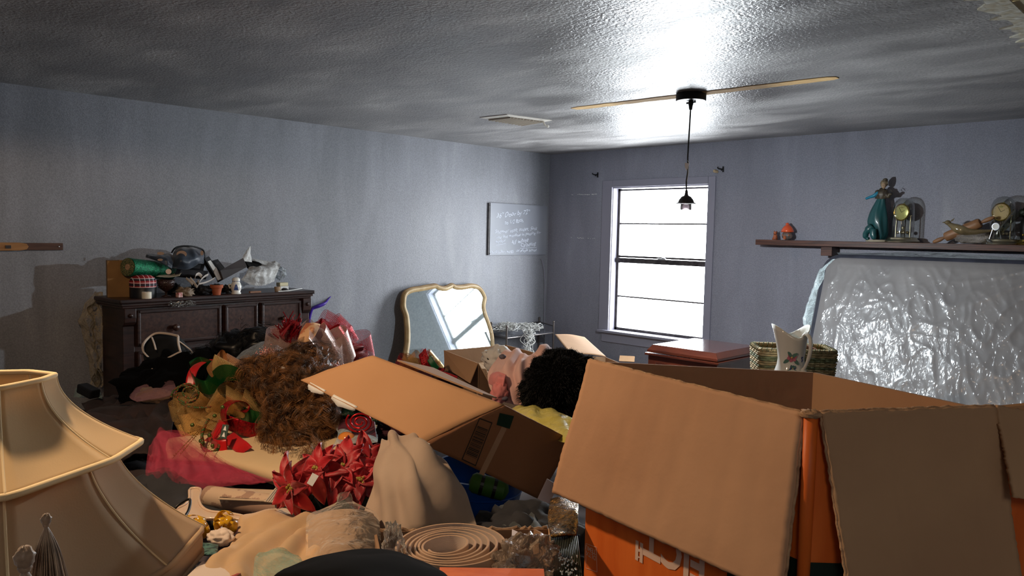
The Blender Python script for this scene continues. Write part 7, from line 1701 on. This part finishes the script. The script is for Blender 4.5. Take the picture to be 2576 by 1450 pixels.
def shade(name, label, ctr, z0, z1, r0, r1, rot, cut, tilt, m, band, expo=1.9, parts_frame=True):
    c = Vector(ctr); t = thing(name, label, 'lamp shade', (c.x, c.y, z0))
    T = Matrix.Rotation(tilt[0], 3, 'X') @ Matrix.Rotation(tilt[1], 3, 'Y')
    def ringp(h, grow=0):
        R_ = r1 + (r0 - r1) * (1 - h) ** expo + grow
        pts = []
        for x_, y_ in SHP:
            q = ex_ * x_ + ey_ * y_; pts.append(Vector((R_ * q.x, R_ * q.y, (z1 - z0) * h)))
        return [T @ p + Vector((c.x, c.y, z0)) for p in pts]
    nh = 22; n8 = 8; rings = [ringp(i / nh) for i in range(nh + 1)]
    for k in range(n8):   # eight panels
        rows = []
        for i in range(nh + 1):
            a, b = rings[i][k], rings[i][(k + 1) % n8]; mid = Vector((c.x, c.y, a.z)); row = []
            for j in range(9):
                u = j / 8; p = a.lerp(b, u); inn = (mid - p); inn.z = 0; wide = (a - b).length; p = p + inn.normalized() * wide * .10 * math.sin(PI * u) * math.sin(PI * min(1, (1 - i / nh) + .0)) * .6
                row.append(p)
            rows.append(row)
        MB().grid(rows).build('panel', m, t, smooth=True, solid=.0015)
        MB().tube([rings[i][k] for i in range(nh + 1)], .0026, 6).build('seam', M_shp, t, smooth=True)
    for rg, rr, nm in ((rings[0], .0065, 'bottom_trim'), (rings[-1], .0055, 'top_trim')):
        path = []
        for k in range(n8):
            for j in range(8): path.append(rg[k].lerp(rg[(k + 1) % n8], j / 8))
        sm = []
        for i in range(len(path)): sm.append((path[i - 1] + path[i] * 2 + path[(i + 1) % len(path)]) / 4)
        MB().tube(sm + [sm[0]], rr, 8).build(nm, M_shp if m is M_sh else m, t, smooth=True)
    if band:
        rows = []
        for dz, gr in ((0, .0), (-band * .5, .003), (-band, .001)):
            rg = ringp(0, gr); path = []
            for k in range(n8):
                for j in range(8): path.append(rg[k].lerp(rg[(k + 1) % n8], j / 8) + Vector((0, 0, dz)))
            sm = [(path[i - 1] + path[i] * 2 + path[(i + 1) % len(path)]) / 4 for i in range(len(path))]; rows.append(sm)
        MB().grid(rows, closed=True).build('skirt_band', m, t, smooth=True, solid=.002)
        MB().tube(rows[2] + [rows[2][0]], .005, 8).build('skirt_trim', m, t, smooth=True)
    return t, rings
lc = CAM + Vector((_f0.x, _f0.y, 0)) * 1.40 + Vector((_r0.x, _r0.y, 0)) * -.945
rotW = math.atan2(_r0.y, _r0.x)
up_, rg_ = shade('lamp_shade', 'cream linen bell shade with cut corners, upper of the two stacked shades', (lc.x, lc.y, 0), 1.11, 1.262, .225, .086, rotW + math.radians(26), math.radians(16), (0, 0), M_sh, 0)
lo_, rl_ = shade('lamp_shade', 'larger taupe linen bell shade, lower of the two stacked shades', (lc.x, lc.y, 0), .90, 1.13, .335, .17, rotW + math.radians(10), math.radians(17), (0, 0), M_sh2, .05, 1.7)
# support under the shades
# tassels
M_tas = mat('taupe_silk_tassel', (176, 150, 124), .4, c2=(140, 116, 94), vs=60, sheen=.4)
def tassel(lb, x, y, d, L_, r, knob, seed):
    t = thing('tassel', lb, 'tassel', P(x, y + 100, d)); c = P(x, y, d); random.seed(seed)
    blob('head', c, (knob, knob, knob * 1.3), M_tas, t, amp=.3, freq=5, n=20, mm=14)
    MB().lathe([(knob * .6, 0), (knob * .75, .004), (knob * .6, .008)], c - Vector((0, 0, knob * 1.5)), 14, cap=False).build('neck', M_tas, t, smooth=True)
    mb = MB()
    for k in range(200):
        a = random.random() * 6.28; r_ = r * random.random() ** .5
        p0 = c - Vector((0, 0, knob)); e = p0 + Vector((r_ * math.cos(a), r_ * math.sin(a), -L_ * random.uniform(.85, 1))); m_ = p0 + Vector((r_ * .55 * math.cos(a), r_ * .55 * math.sin(a), -L_ * .35))
        mb.tube(spline([p0, m_, e], 8), .0006, 4, cap=False)
    mb.build('fringe', M_tas, t, smooth=True)['kind'] = 'stuff'
tassel('long silky taupe tassel hanging against the lower lamp shade', 116, 1308, .98, .10, .026, .006, 2)
tassel('short taupe tassel with a big knotted head at the bottom left', 62, 1404, .93, .08, .022, .011, 3)
